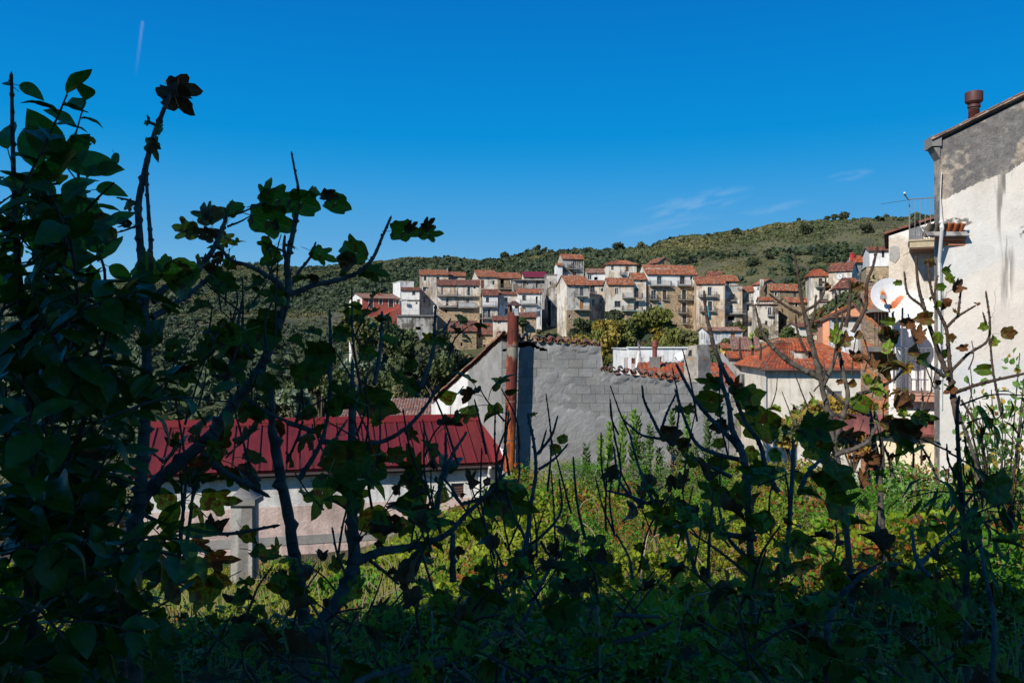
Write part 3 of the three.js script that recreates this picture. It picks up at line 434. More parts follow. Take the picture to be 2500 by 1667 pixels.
// frame C
building({ f: 'C', C: 180, R: 615, e: 262, b: 480, r: 210, d: 183, yaw: 6, roof: 'hip', mat: W.cream, T: 8, bands: [[455, W.pale]], label: 'upper cream house with broad hipped orange roof', win: [[248, 284, 286, 348, 'G'], [456, 292, 500, 370, 'N']], balc: [[380, 450, 410, 0.7, 'r']] });
building({ f: 'C', L: 150, C: 202, R: 572, e: 542, b: 1290, r: 459, d: 162, yaw: 10, mat: W.stone, side: W.pale, put: 1, bands: [[700, W.cream], [935, W.pale]], label: 'tall cream house with green edged balcony above the trees', win: [[303, 604, 352, 694, 'w+'], [297, 792, 386, 878, 'g+']], balc: [[405, 690, 748, 0.95, 'r'], [400, 690, 930, 0.95, 'g'], [290, 392, 1108, 0.8, 'r']] });
building({ f: 'C', L: 490, C: 566, R: 752, e: 472, b: 1290, r: 386, d: 163.2, yaw: 10, mat: W.stone, put: 1, bands: [[935, W.cream]], label: 'narrow cream house with red framed balcony door', win: [[668, 482, 702, 522, 'o'], [586, 606, 646, 742, 'r+'], [592, 802, 646, 905, 'n'], [592, 968, 652, 1112, 'b+']], balc: [[578, 672, 1114, 0.6, 'r']], pipes: [[748, 480, 1100]] });
const BIG = building({ f: 'C', L: 640, C: 762, R: 1485, e: 392, b: 1260, r: 272, d: 164, yaw: 13, mat: W.stone, side: W.pale, put: 1, bands: [[576, W.white]], label: 'largest house, white top storey over brown stone with many balconies', win: [[908, 437, 975, 550, 'b+'], [1238, 432, 1308, 548, 'n+'], [1386, 434, 1416, 490, 'g'], [824, 642, 894, 762, 'b+'], [986, 634, 1044, 772, 'N+'], [1266, 637, 1326, 765, 'd+'], [812, 838, 846, 914, 'w+'], [912, 814, 976, 962, 'B+'], [1266, 812, 1328, 955, 'n+'], [1272, 988, 1330, 1110, 'g+']], balc: [[795, 1100, 572, 0.9, 'r'], [1195, 1396, 568, 0.9, 'r'], [786, 905, 770, 0.8, 'r'], [982, 1062, 776, 0.5, 'r'], [1200, 1420, 774, 0.9, 'r'], [1206, 1345, 962, 0.85, 'r'], [812, 895, 934, 0.4, 'n'], [1268, 1362, 1118, 0.8, 'r']], pipes: [[1478, 400, 1100], [768, 580, 1150]] });
mesh('attic_parapet', box(0.3, BIG.k.hE + 0.25, -1.6, BIG.k.w * 0.5, BIG.k.hE + 1.15, -1.3), W.pale, BIG);
building({ f: 'C', L: 760, C: 922, R: 1100, e: 232, b: 330, r: 176, d: 198, yaw: 30, roof: 'front', mat: W.dark, T: 7, tone: 'brown', label: 'roofless looking grey stone ruin behind the largest house', win: [[985, 212, 1016, 262, 'o']] });
building({ f: 'C', C: 1476, R: 1884, e: 538, b: 1290, r: 441, d: 161, yaw: 6, mat: W.ochre, put: 1, bands: [[770, W.cream]], label: 'cream and ochre house with laundry on its lower balcony', win: [[1636, 590, 1692, 712, 'g+'], [1640, 796, 1700, 928, 'd+']], balc: [[1502, 1766, 728, 0.9, 'r'], [1520, 1738, 938, 0.85, 'r']], pipes: [[1866, 560, 1140]] });
{ const p = at(px_('C', 1640), py_('C', 925), 160.1), o = tag(mesh('towel', new THREE.PlaneGeometry(0.45, 2.1, 4, 8).translate(0, -0.3, 0), std('blue towel cloth', lin(0.05, 0.35, 0.5)), scene), 'bright blue towel hanging over a lower balcony rail', 'towel'); const a = o.geometry.attributes.position; for (let i = 0; i < a.count; i++) a.setZ(i, 0.05 * Math.sin(a.getX(i) * 14)); o.geometry.computeVertexNormals(); o.position.copy(p); }
building({ f: 'C', L: 1790, C: 1882, R: 2076, e: 492, b: 640, r: 420, d: 172, yaw: 16, mat: W.cream, T: 6, label: 'small cream attic house behind the overgrown terrace', win: [[1906, 512, 1950, 572, 'b']] });
building({ f: 'C', L: 1612, C: 1640, R: 1832, e: 420, b: 520, r: 362, d: 186, yaw: 10, mat: W.dark, T: 6, tone: 'brown', label: 'plain grey stone house end behind the ochre house roof' });
building({ f: 'C', C: 1888, R: 2134, e: 576, b: 1240, d: 163, yaw: 4, roof: 'flat', mat: W.stain, T: 7, slabH: 0.12, bands: [[660, W.grey], [980, W.pale]], label: 'flat terrace house overgrown with hanging ivy', win: [[1956, 852, 2000, 962, 'b+'], [1962, 692, 2030, 775, 'd'], [1925, 1010, 2020, 1070, 'o']], balc: [[1896, 2182, 975, 0.9, 'r'], [1936, 2036, 784, 0.7, 'r']] });
building({ f: 'C', C: 2142, R: 2300, e: 652, b: 1240, r: 580, d: 164.5, yaw: 4, mat: W.stain, T: 7, label: 'narrow grey house with two dark doors right of the ivy', win: [[2190, 692, 2230, 814, 'n'], [2196, 850, 2234, 930, 'g+']], balc: [[2180, 2270, 820, 0.7, 'r']] });
building({ f: 'C', L: 1510, C: 1616, R: 2120, e: 1208, b: 1520, r: 1166, d: 120, yaw: 20, mat: W.bluish, T: 6, tone: 'rose', label: 'whitewashed cottage with white crossed shutters and a tan door', win: [[1762, 1252, 1830, 1360, 'W'], [1968, 1250, 2032, 1400, 'T']], winL: [[1542, 1250, 1560, 1350, 'g']], balc: [[1632, 1882, 1410, 0.9, 'n']] });
// frame D
building({ f: 'D', L: 318, C: 430, R: 655, e: 520, b: 760, r: 455, d: 174, yaw: 32, roof: 'front', apex: 0.55, mat: W.dark, side: W.white, T: 7, label: 'grey stone gable house with white left side', winL: [[388, 560, 410, 610, 'g']] });
building({ f: 'D', L: 500, C: 562, R: 960, e: 588, b: 800, r: 518, d: 165, yaw: 14, mat: W.dark, T: 7, label: 'wide grey brown stone house with bright orange roof', win: [[628, 634, 660, 690, 'w+'], [886, 636, 924, 700, 'g']], pipes: [[688, 570, 740]], stack: [[470, 440, 500]] });
building({ f: 'D', L: 690, C: 815, R: 1235, e: 762, b: 1130, r: 705, d: 154, yaw: 18, mat: W.dark, put: 1, T: 8, label: 'plain stone block house with five small dark windows', win: [[908, 780, 940, 832, 'o+'], [1095, 772, 1128, 826, 'o+'], [945, 936, 976, 986, 'g'], [1090, 924, 1126, 986, 'g+']], winL: [[712, 862, 742, 924, 'o'], [708, 1006, 748, 1080, 'D']] });
building({ f: 'D', C: 378, R: 676, e: 804, b: 1140, d: 152.5, yaw: 6, roof: 'flat', mat: W.stain, T: 7, slabOut: 0.45, roofMat: std('brown slab edge', lin(0.24, 0.14, 0.1)), label: 'grey flat roofed house with one small balcony window', win: [[536, 842, 586, 940, 'w+'], [496, 1024, 530, 1084, 'd']], balc: [[528, 606, 956, 0.6, 'r']] });
building({ f: 'D', C: 420, R: 606, e: 742, b: 830, r: 700, d: 160, yaw: 6, mat: W.stain, T: 4, label: 'low shed with orange roof above the grey flat roof' });
const CLOCK = building({ f: 'D', C: 1366, R: 1686, S: 1762, e: 338, b: 560, r: 238, d: 150, yaw: -36, keep: 1, mat: W.pale, T: 6, tone: 'brown', label: 'little clock house with the round white clock', name: 'clock_house' });
{ // the clock: ring, face, hour marks and hands at four o'clock
  const [cx, cy] = CLOCK.k.loc(1513, 417), r = CLOCK.k.loc(1560, 417)[0] - cx, cl = thing('wall_clock', 'round white public clock with blue ring on the clock house', 'clock', CLOCK.localToWorld(V3(0, 0, 0))); CLOCK.updateMatrixWorld(); cl.position.copy(CLOCK.localToWorld(V3(cx, cy, 0.02))); cl.rotation.y = CLOCK.rotation.y;
  mesh('clock_face', new THREE.CylinderGeometry(r, r, 0.06, 40).rotateX(Math.PI / 2), J.w, cl);
  mesh('rim', new THREE.TorusGeometry(r, 0.045, 8, 40).translate(0, 0, 0.03), paint('blue clock rim', 0.2, 0.32, 0.42), cl);
  const ink = paint('dark clock ink', 0.05, 0.08, 0.12), marks = []; for (let i = 0; i < 12; i++) { const a = i * Math.PI / 6, g = box(-0.022, r * 0.72, 0.032, 0.022, r * 0.9, 0.042); g.rotateZ(-a); marks.push(g); } mesh('hour_marks', merge(marks), ink, cl);
  const hand = (len, wd, a, z) => { const g = box(-wd, -0.08, z, wd, len, z + 0.01); g.rotateZ(-a); return g; };
  mesh('hour_hand', hand(r * 0.5, 0.035, 4 * Math.PI / 6, 0.05), ink, cl); mesh('minute_hand', hand(r * 0.78, 0.024, 0, 0.063), ink, cl);
}
building({ f: 'D', C: 1098, R: 1362, e: 405, b: 780, r: 322, d: 152, yaw: 4, roof: 'hip', mat: W.pale, T: 6, label: 'pale house with bright orange hipped roof left of the clock', tone: 'fresh', win: [[1228, 442, 1280, 560, 'd+'], [1238, 592, 1286, 712, 'd+']], balc: [[1182, 1320, 560, 0.8, 'r'], [1250, 1346, 722, 0.7, 'r']], pipes: [[1104, 415, 740]] });
building({ f: 'D', C: 1472, R: 1872, e: 570, b: 960, r: 442, d: 139, yaw: 3, roof: 'hip', mat: W.cream, T: 8, tone: 'brown', bands: [[960, W.cream]], label: 'cream house with weathered brown roof below the clock', win: [[1500, 602, 1540, 670, 'w'], [1556, 770, 1580, 820, 'o'], [1750, 580, 1836, 720, 'w'], [1740, 770, 1800, 850, 'w']], balc: [[1690, 1846, 728, 0.8, 'r']], pipes: [[1478, 590, 800]], stack: [[1592, 462, 540, W.stain]] });
building({ f: 'D', C: 1240, R: 1472, e: 764, b: 1000, d: 141, yaw: 3, roof: 'flat', mat: W.pale, T: 6, slabOut: 0.4, slabH: 0.14, roofMat: std('brown slab edge', lin(0.24, 0.14, 0.1)), label: 'pale flat topped house with one green window below the clock street', win: [[1336, 802, 1370, 850, 'b+']] });
building({ f: 'D', L: 1608, C: 1722, R: 1922, e: 206, b: 440, r: 130, d: 168, yaw: 24, mat: W.grey, T: 6, tone: 'fresh', label: 'grey streaked house with red chimney above the clock', stack: [[1725, 90, 150, paint('red chimney paint', 0.5, 0.04, 0.03)]] });
building({ f: 'D', C: 1926, R: 2195, e: 64, b: 290, r: 20, d: 118, yaw: 6, mat: W.white, T: 7, tone: 'brown', label: 'high white house peeping out beside the stained tall wall', win: [[2092, 60, 2130, 160, 'd']] });
building({ f: 'D', C: 1882, R: 2196, e: 292, b: 480, d: 116, yaw: 3, roof: 'flat', mat: W.stone, T: 7, slabH: 0.08, slabOut: 0.05, label: 'brown stone wall house under the high white house' });
building({ f: 'D', C: 960, R: 1090, e: 1100, b: 1200, r: 1050, d: 100, yaw: 30, mat: W.pale, T: 4, tone: 'brown', label: 'little outhouse with brown roof among the garden bushes' });

// ---------------------------------------------------------------- roofs and houses between the garden and the town
rnd = mulberry(41);
building({ f: 'D', C: 1285, R: 1892, e: 1000, b: 1290, r: 826, d: 68, yaw: 0, roof: 'front', apex: 0.7, mat: W.peach, T: 8, tone: 'fresh', over: 0.25, group: 'houses below the town', label: 'peach painted gable house in front of the old town', win: [[1395, 1030, 1480, 1130, 'w+']] });
building({ f: 'D', C: 1400, R: 1900, e: 985, b: 1250, d: 64, yaw: 0, roof: 'flat', mat: W.bluish, T: 3, slabOut: 0.5, slabH: 0.1, roofMat: std('dark eave board', lin(0.12, 0.08, 0.06)), group: 'houses below the town', label: 'low white annexe in front of the peach house', win: [[1828, 1032, 1884, 1120, 'r'], [1440, 1040, 1500, 1120, 'b']] });
building({ f: 'D', C: 345, R: 905, e: 1420, b: 1500, r: 1288, d: 74, yaw: 0, roof: 'front', apex: 0.66, mat: wallMat('bare cement gable', 0.3, 0.3, 0.29, T.worn), T: 8, over: 0.2, group: 'houses below the town', label: 'bare grey cement gable rising behind the orange hipped roof' });
building({ f: 'D', C: 60, R: 420, e: 1400, b: 1480, r: 1248, d: 80, yaw: 0, mat: W.grey, T: 8, tone: 'rose', group: 'houses below the town', label: 'worn pinkish roofed house left of the bare grey gable' });
building({ f: 'D', C: 700, R: 1390, e: 1335, b: 1420, r: 1262, d: 80, yaw: 0, mat: W.pale, T: 9, group: 'houses below the town', label: 'long orange roofed house right behind the bare grey gable', stack: [[1195, 1190, 1290, W.pale]] });
building({ f: 'C', C: 1850, R: 1990, e: 1455, b: 1560, r: 1398, d: 84, yaw: 0, mat: W.yellow, T: 6, group: 'houses below the town', label: 'small yellow house beside the worn pinkish roof', win: [[1890, 1480, 1920, 1530, 'w']] });
const CREAMH = building({ f: 'Z', C: 95, R: 1200, e: 312, b: 1150, r: 75, d: 58, yaw: -3, keep: 1, roof: 'hip', rz: 0.5, T: 9, tone: 'fresh', pw: 0.26, plen: 0.34, rise: 0.07, over: 0.5, mat: wallMat('smooth cream wall', 0.74, 0.68, 0.58, T.clean), group: 'houses below the town', label: 'smooth cream house with bright orange hipped tile roof', win: [[735, 586, 900, 770, 'G']], pipes: [[85, 330, 900, 0.06]] });
mesh('gutter', new THREE.CylinderGeometry(0.09, 0.09, CREAMH.k.w + 1, 10).rotateZ(Math.PI / 2).translate(CREAMH.k.w / 2, CREAMH.k.hE - 0.3, 0.62), paint('brown gutter', 0.14, 0.06, 0.045), CREAMH);
{ const [x, y] = CREAMH.k.loc(515, 180), st = mesh('chimney', box(x - 0.5, y - 1.1, -2, x + 0.5, y + 0.1, -1.1), W.stain, CREAMH); mesh('chimney_cap', roofTiles([V3(x - 0.6, y + 0.1, -0.95), V3(x + 0.6, y + 0.1, -0.95), V3(x + 0.5, y + 0.75, -1.6), V3(x - 0.5, y + 0.75, -1.6)], 'fresh'), tileMat(), st); }
building({ f: 'D', C: 5, R: 640, e: 1520, b: 1640, r: 1445, d: 66, yaw: 0, mat: W.grey, T: 6, tone: 'fresh', group: 'houses below the town', label: 'lower orange roof wing left of the cream house' });
const WH = building({ f: 'M', C: 352, R: 1700, e: 222, b: 620, d: 62, yaw: 3, keep: 1, roof: 'flat', mat: wallMat('bright white wall', 0.82, 0.82, 0.8, T.clean), T: 6, slabH: 0.06, slabOut: 0.02, roofMat: W.white, group: 'houses below the town', label: 'bright white house with scalloped tile edge below the trees', win: [[415, 377, 520, 470, 'g'], [892, 350, 940, 470, 'n+']] });
{ const g = []; for (let x = 0.1; x < WH.k.w; x += 0.2) { const h = new THREE.CylinderGeometry(0.1, 0.1, 0.5, 8, 1, false, 0, Math.PI); h.rotateZ(Math.PI / 2); h.rotateY(Math.PI / 2); h.rotateZ(0); h.translate(x, WH.k.hE + 0.07, -0.1); g.push(h); } mesh('tile_edge', merge(g), W.white, WH); }
function dish(name, label, pos, r, yaw, pitch, rusty, arm = true) {
  const o = thing(name, label, 'satellite dish', pos, yaw), pts = []; for (let i = 0; i <= 10; i++) { const t = i / 10; pts.push(new THREE.Vector2(r * t, r * 0.22 * t * t)); } pts.push(new THREE.Vector2(r * 1.015, r * 0.22), new THREE.Vector2(r * 1.01, r * 0.2)); for (let i = 9; i >= 0; i--) { const t = i / 10; pts.push(new THREE.Vector2(r * t, r * 0.22 * t * t - 0.012)); }
  const g = new THREE.LatheGeometry(pts, 40), uv = g.attributes.uv, p = g.attributes.position; for (let i = 0; i < p.count; i++) uv.setXY(i, 0.5 + p.getX(i) / r / 2.1, 0.5 - p.getZ(i) / r / 2.1);
  const head = new THREE.Group(); g.rotateX(Math.PI / 2 - pitch); mesh('reflector', g, rusty, o);
  const c = V3(0, Math.sin(0), 0);
  if (arm) { const a = V3(0, -r * 0.97, 0.16), b = V3(-r * 0.42, -r * 0.12, r * 0.95); mesh('feed_arm', rod(a, b, 0.018, 0.018, 6), J.g, o); mesh('receiver', box(b.x - 0.07, b.y - 0.045, b.z - 0.05, b.x + 0.06, b.y + 0.05, b.z + 0.06), std('grey plastic', lin(0.3, 0.31, 0.32)), o); }
  return o;
}
const dishWhite = std('white dish enamel', lin(0.75, 0.76, 0.78), { roughness: 0.5 });
{ const p = WH.localToWorld(V3(...WH.k.loc(1195, 350), 0.9)); WH.updateMatrixWorld(); const q = WH.localToWorld(V3(...WH.k.loc(1195, 350), 0.9)), o = dish('satellite_dish', 'small white satellite dish on the bright white house', q, 0.42, -0.7, 0.7, dishWhite); mesh('bracket', rod(V3(0, -0.05, -0.02), V3(0.3, -0.2, -0.85), 0.025), J.g, o); }
const NEAR = building({ f: 'M', C: 655, R: 2215, e: 800, b: 1100, r: 458, d: 42, yaw: 0, mat: W.stain, T: 11, tone: 'fresh', pw: 0.25, plen: 0.33, rise: 0.07, group: 'houses below the town', label: 'orange tiled roof just behind the grey block wall' });
{ const p = at(px_('M', 822), py_('M', 470), 46), o = thing('roof_vent', 'red clay chimney pot on a concrete stub above the orange roof', 'chimney pot', p); const pot = new THREE.LatheGeometry([[0.13, 0], [0.13, 0.55], [0.19, 0.57], [0.19, 0.72], [0.14, 0.75], [0.17, 0.85], [0.1, 0.95], [0, 0.97]].map((q) => new THREE.Vector2(...q)), 14); mesh('pot', pot.translate(0, 0.35, 0), paint('red clay pot', 0.2, 0.055, 0.035), o); mesh('stub', box(-0.26, -1.2, -0.26, 0.26, 0.38, 0.26), cement, o); }
{ const p = at(px_('M', 556), py_('M', 560), 50), o = thing('white_chimney', 'smooth white tapering chimney between wall top and white house', 'chimney', p); const g = new THREE.CylinderGeometry(0.12, 0.36, 1.35, 4, 1).rotateY(Math.PI / 4).translate(0, 0.45, 0); mesh('shaft', flat(g), W.white, o); mesh('cowl', merge([rod(V3(0, 1.1, 0), V3(0.02, 1.4, 0), 0.05), rod(V3(0.02, 1.38, 0), V3(-0.06, 1.62, 0), 0.1, 0.03, 8)]), J.g, o); mesh('plinth', box(-0.4, -3, -0.3, 0.4, -0.2, 0.3), W.white, o); }
{ const a = at(px_('M', 240), py_('M', 560), 52), w = 420 * FR.M[2] / F * 52, g = []; const o = thing('terrace_balustrade', 'white low balustrade with red lattice left of the white chimney', 'balustrade', a); g.push(box(0, 0.75, -0.1, w, 0.95, 0.1)); for (let i = 0; i < 4; i++) g.push(box(i * w / 3.3, -3, -0.09, i * w / 3.3 + 0.22, 0.75, 0.09)); mesh('frame', merge(g), W.white, o); const l = []; for (let x = 0.3; x < w; x += 0.16) for (let y = 0; y < 0.7; y += 0.16) l.push(new THREE.TorusGeometry(0.06, 0.018, 5, 8).translate(x, y, 0)); mesh('lattice', merge(l), std('clay lattice', lin(0.3, 0.1, 0.06)), o); }
{ // sloping cement parapet of the lower wing
  const d = 52, pt = (x, y) => { const q = at(px_('M', x), py_('M', y), d); return [q.x, q.y]; }, o = tag(mesh('sloping_parapet', poly([pt(1930, 1100), pt(2330, 1100), pt(2330, 640), pt(2215, 640), pt(2000, 340), pt(1940, 268), pt(1925, 300)], [], -d - 0.15, -d + 0.15), W.grey, scene), 'grey sloping cement parapet right of the big chimney', 'parapet');
}
for (const [px, py, d, w, lab] of [[945, 1012, 62, 7, 'wide tiled roof in the valley behind the red metal roof'], [1010, 985, 70, 4, 'small tiled roof peeping out left of the grey gable']]) building({ f: 'P', C: px - w / d * 1000, R: px + w / d * 1000, e: py + 12, b: py + 40, r: py - 12, d, yaw: 4, mat: W.cream, T: 5, tone: 'rose', group: 'houses below the town', label: lab });
building({ f: 'P', C: 60, R: 300, e: 1330, b: 1420, r: 1290, d: 34, yaw: 10, mat: W.pale, T: 5, tone: 'fresh', group: 'houses below the town', label: 'orange roof glimpsed through the dark leaves at lower left' });

// ---------------------------------------------------------------- the grey block house with the rusty pipe
const greyCoat = std('grey cement render', lin(0.36, 0.365, 0.37), { map: T.concrete, bumpMap: T.rough, bumpScale: 0.012 });
{
  const d = 22.5, GX = (x) => (px_('G', x) - CX) / F * d, GY = (y) => (CY - py_('G', y)) / F * d, x0 = GX(640), bot = -6;
  const o = thing('block_house', 'unfinished grey concrete block house with ragged tile edge', 'house', V3(x0, bot, -d)), X = (x) => GX(x) - x0, Y = (y) => GY(y) - bot;
  const prof = [[0, 0], [X(2230), 0], [X(2230), Y(690)], [X(1990), Y(668)], [X(1345), Y(592)], [X(1338), Y(418)], [X(640), Y(366)]];
  mesh('wall', poly(prof, [], -0.3, -0.012), std('mortar', lin(0.35, 0.35, 0.345), { map: T.concrete, bumpMap: T.rough, bumpScale: 0.01 }), o);
  const topAt = (x) => { for (let i = 2; i < prof.length - 1; i++) { const [a, ya] = prof[i], [b, yb] = prof[i + 1]; if (x <= a && x >= b) return lerp(yb, ya, (x - b) / (a - b + 1e-9)); } return 0; };
  const bm = [[0.345, 0.35, 0.35], [0.32, 0.325, 0.325], [0.37, 0.37, 0.365], [0.29, 0.295, 0.3], [0.35, 0.345, 0.335]].map((c, i) => std('concrete block ' + 'abcde'[i], lin(...c), { map: T.concrete, bumpMap: T.rough, bumpScale: 0.006 }));
  const ch = (X(1000) - X(939.5)), bl = ch * 1.6;
  for (let r = 0; r < 9; r++) {
    const yt = Y(386 + 60.5 * r), yb = yt - ch + 0.009;
    for (let x = -0.02 - (r % 2 ? bl * 0.5 : 0) + 0.06 * Math.sin(r * 5); x < X(2010); x += bl) {
      const a = Math.max(x, 0.02), b = x + bl - 0.009; if (b - a < 0.1) continue; if (yt > topAt(Math.min(b, X(2200))) - 0.1 || yt > topAt(a) - 0.1) continue;
      const z = rr(-0.004, 0.006), g = box(a, yb, -0.2, b, yt, z); mesh('block', shiftUV(g), bm[Math.floor(rnd() * 5)], o);
    }
  }
  // render coat: thick and rough where it was thrown on, missing where the blocks still show
  const cov = (x, y) => {
    const gx = (x + x0) / d * F, n = fbm(x * 1.4 + 9, y * 1.4, 4, 301) - 0.5, n2 = fbm(x * 5, y * 5, 3, 305) - 0.5;
    const low = Y(850) + 0.2 * Math.sin(x * 1.3); let k = (low - y) * 2.2 + n * 2 + n2 * 1.2;                            // all of the lower wall
    k = Math.max(k, 0.42 - Math.hypot((x - X(985)) / 1.1, (y - Y(740)) / 1.1) + n * 0.9 + n2 * 0.8);                    // patch by the shadow
    const t = topAt(clamp(x, 0, X(2225))); k = Math.max(k, 0.12 - (t - y) * 1.7 + n * 0.9 + (x > X(960) ? 0.2 : -0.35));  // mortar under the tiles
    k = Math.max(k, 0.42 - Math.hypot((x - X(1450)) / 1.0, (y - Y(620)) / 0.5) + n * 1.1); k = Math.max(k, x > X(2000) ? (x - X(2000)) * 3 + n : -1);
    return k;
  };
  const cell = 0.036, nx = Math.floor(X(2225) / cell), ny = Math.floor((Y(352)) / cell), pos = [], idx = [], id = new Map();
  const vert = (i, j) => { const key = i * 4096 + j; if (id.has(key)) return id.get(key); const x = i * cell, y = j * cell, c = cov(x, y), r = fbm(x * 11, y * 11, 4, 311) - 0.5, r2 = fbm(x * 3, y * 3, 2, 315) - 0.5, t = topAt(clamp(x, 0, X(2225))), lump = smooth(0.5, 0, t - y) * 0.09 * (fbm(x * 6, y * 6, 3, 319) - 0.35); const z = c > 0 ? 0.009 + 0.012 * smooth(0, 0.25, c) + r * 0.017 + (fbm(x * 26, y * 26, 2, 317) - 0.5) * 0.016 + r2 * 0.012 + lump : -0.012 + 0.01 * smooth(-0.35, 0, c); id.set(key, pos.length / 3); pos.push(x, Math.min(y, t + 0.02), z); return pos.length / 3 - 1; };
  for (let i = 0; i < nx; i++) for (let j = 0; j < ny; j++) { const x = i * cell, y = j * cell; if (y > topAt(clamp(x, 0, X(2225)))) continue; if (cov(x + cell / 2, y + cell / 2) < -0.5) continue; const a = vert(i, j), b = vert(i + 1, j), c = vert(i + 1, j + 1), e = vert(i, j + 1); idx.push(a, b, c, a, c, e); }
  const g = new THREE.BufferGeometry(); g.setAttribute('position', new THREE.Float32BufferAttribute(pos, 3)); g.setIndex(idx); g.computeVertexNormals();
  const uv = new Float32Array(pos.length / 3 * 2); for (let i = 0; i < pos.length / 3; i++) { uv[2 * i] = pos[3 * i]; uv[2 * i + 1] = pos[3 * i + 1]; } g.setAttribute('uv', new THREE.BufferAttribute(uv, 2)); mesh('render_coat', g, greyCoat, o);
  // gable side, running back to the left; grey above, limewashed further down
  const run = V3(-2.47, 0, -5.5), len = run.length(), ang = Math.atan2(run.z, -run.x) , H0 = Y(366), H1 = Y(366) - 2.2;
  const sideRot = Math.atan2(5.5, 2.47);                       // the shape's x runs from the corner backwards
  const put = (geo) => { geo.rotateY(Math.PI - sideRot); return geo; };
  const rake = (t) => lerp(H0, H1, t / len), mid = len * 0.42, wave = [0, 0.06, -0.05, 0.08, 0.02];
  const edge = wave.map((q, i) => [mid + q, rake(mid) * (1 - i / 4)]);
  edge[0][1] = rake(edge[0][0]);
  mesh('gable_wall', put(poly([[0, 0], [0, H0], ...edge], [], 0.0, 0.3)), std('grey gable render', lin(0.42, 0.42, 0.41), { map: T.concrete, bumpMap: T.rough, bumpScale: 0.006 }), o);
  mesh('gable_wall', put(poly([...edge, [len, 0], [len, rake(len)]], [], 0.0, 0.3)), W.white, o).userData.label = 'whitewashed lower part of the gable wall';
  // roof tiles: ends along the wall top, and a run down the rake
  const tg = (r, l) => { const s = []; const n = 7, ring = (rad, z, k) => [...Array(n + 1)].map((_, i) => { const a = Math.PI * i / n; return [Math.cos(a) * rad * k, Math.sin(a) * rad * k, z]; }); const O0 = ring(r, 0, 1), I0 = ring(r - 0.016, 0, 1), O1 = ring(r, -l, 0.8), I1 = ring(r - 0.016, -l, 0.8); const q = (a, b, c, e) => { for (const p of [a, b, c, a, c, e]) s.push(...p); }; for (let i = 0; i < n; i++) { q(O0[i], O0[i + 1], O1[i + 1], O1[i]); q(I0[i + 1], I0[i], I1[i], I1[i + 1]); q(I0[i], I0[i + 1], O0[i + 1], O0[i]); } q(O0[0], O1[0], I1[0], I0[0]); q(O0[n], I0[n], I1[n], O1[n]); const gg = new THREE.BufferGeometry(); gg.setAttribute('position', new THREE.Float32BufferAttribute(s, 3)); gg.computeVertexNormals(); return metreUV(gg); };
  const tileG = [tg(0.1, 0.45), tg(0.095, 0.42), tg(0.105, 0.46)], tm = [[0.3, 0.12, 0.075], [0.24, 0.1, 0.07], [0.36, 0.17, 0.1], [0.2, 0.13, 0.1], [0.4, 0.23, 0.13]].map((c, i) => std('weathered tile ' + 'abcde'[i], lin(...c), { map: T.tile }));
  const line = (xa, xb) => { let k = 0; for (let x = xa; x < xb; x += rr(0.105, 0.13), k++) { const y = topAt(clamp(x, 0, X(2225))), m = mesh('roof_tile', tileG[k % 3], tm[Math.floor(rnd() * 5)], o); m.position.set(x, y + (k % 2 ? 0.09 : 0.06) + rr(-0.02, 0.025), 0.1 + rr(-0.05, 0.05)); m.rotation.set(0.16 + rr(-0.06, 0.06), rr(-0.1, 0.1), (k % 2 ? Math.PI : 0) + rr(-0.22, 0.22)); } };
  line(-0.05, X(1338)); line(X(1352), X(1905));
  for (let t = 0.1; t < len; t += 0.36) for (const s of [0, 1]) { const m = mesh('roof_tile', tileG[s], tm[Math.floor(rnd() * 5)], o), p = run.clone().multiplyScalar(t / len); m.position.set(p.x + (s ? 0.12 : -0.03), rake(t) + 0.03 + rr(-0.01, 0.02), p.z + (s ? -0.02 : 0.02)); m.rotation.order = 'YXZ'; m.rotation.set(Math.atan(2.22 / len) + rr(-0.03, 0.03), Math.atan2(-run.x, -run.z) + Math.PI + rr(-0.05, 0.05), rr(-0.1, 0.1)); }
  const B = V3(X(1338), 0, 0), c0 = V3(-0.02, H0 - 0.02, -0.25), c1 = V3(X(1338), Y(420), -0.25), c2 = c1.clone().add(V3(-2.47, -2.2, -5.5)), c3 = c0.clone().add(V3(-2.47, -2.2, -5.5)); mesh('roof', roofTiles([c3, c2, c1, c0], 'brown'), tileMat(), o);
  mesh('roof', roofTiles([V3(X(1345) - 2, Y(594) - 2.2, -5.5), V3(X(2225) - 2, Y(692) - 2.2, -5.5), V3(X(2225), Y(692), -0.25), V3(X(1345), Y(594), -0.25)], 'brown'), tileMat(), o);
}
function shiftUV(g) { const a = g.attributes.uv, u = rnd() * 3, v = rnd() * 3; for (let i = 0; i < a.count; i++) a.setXY(i, a.getX(i) + u, a.getY(i) + v); return g; }
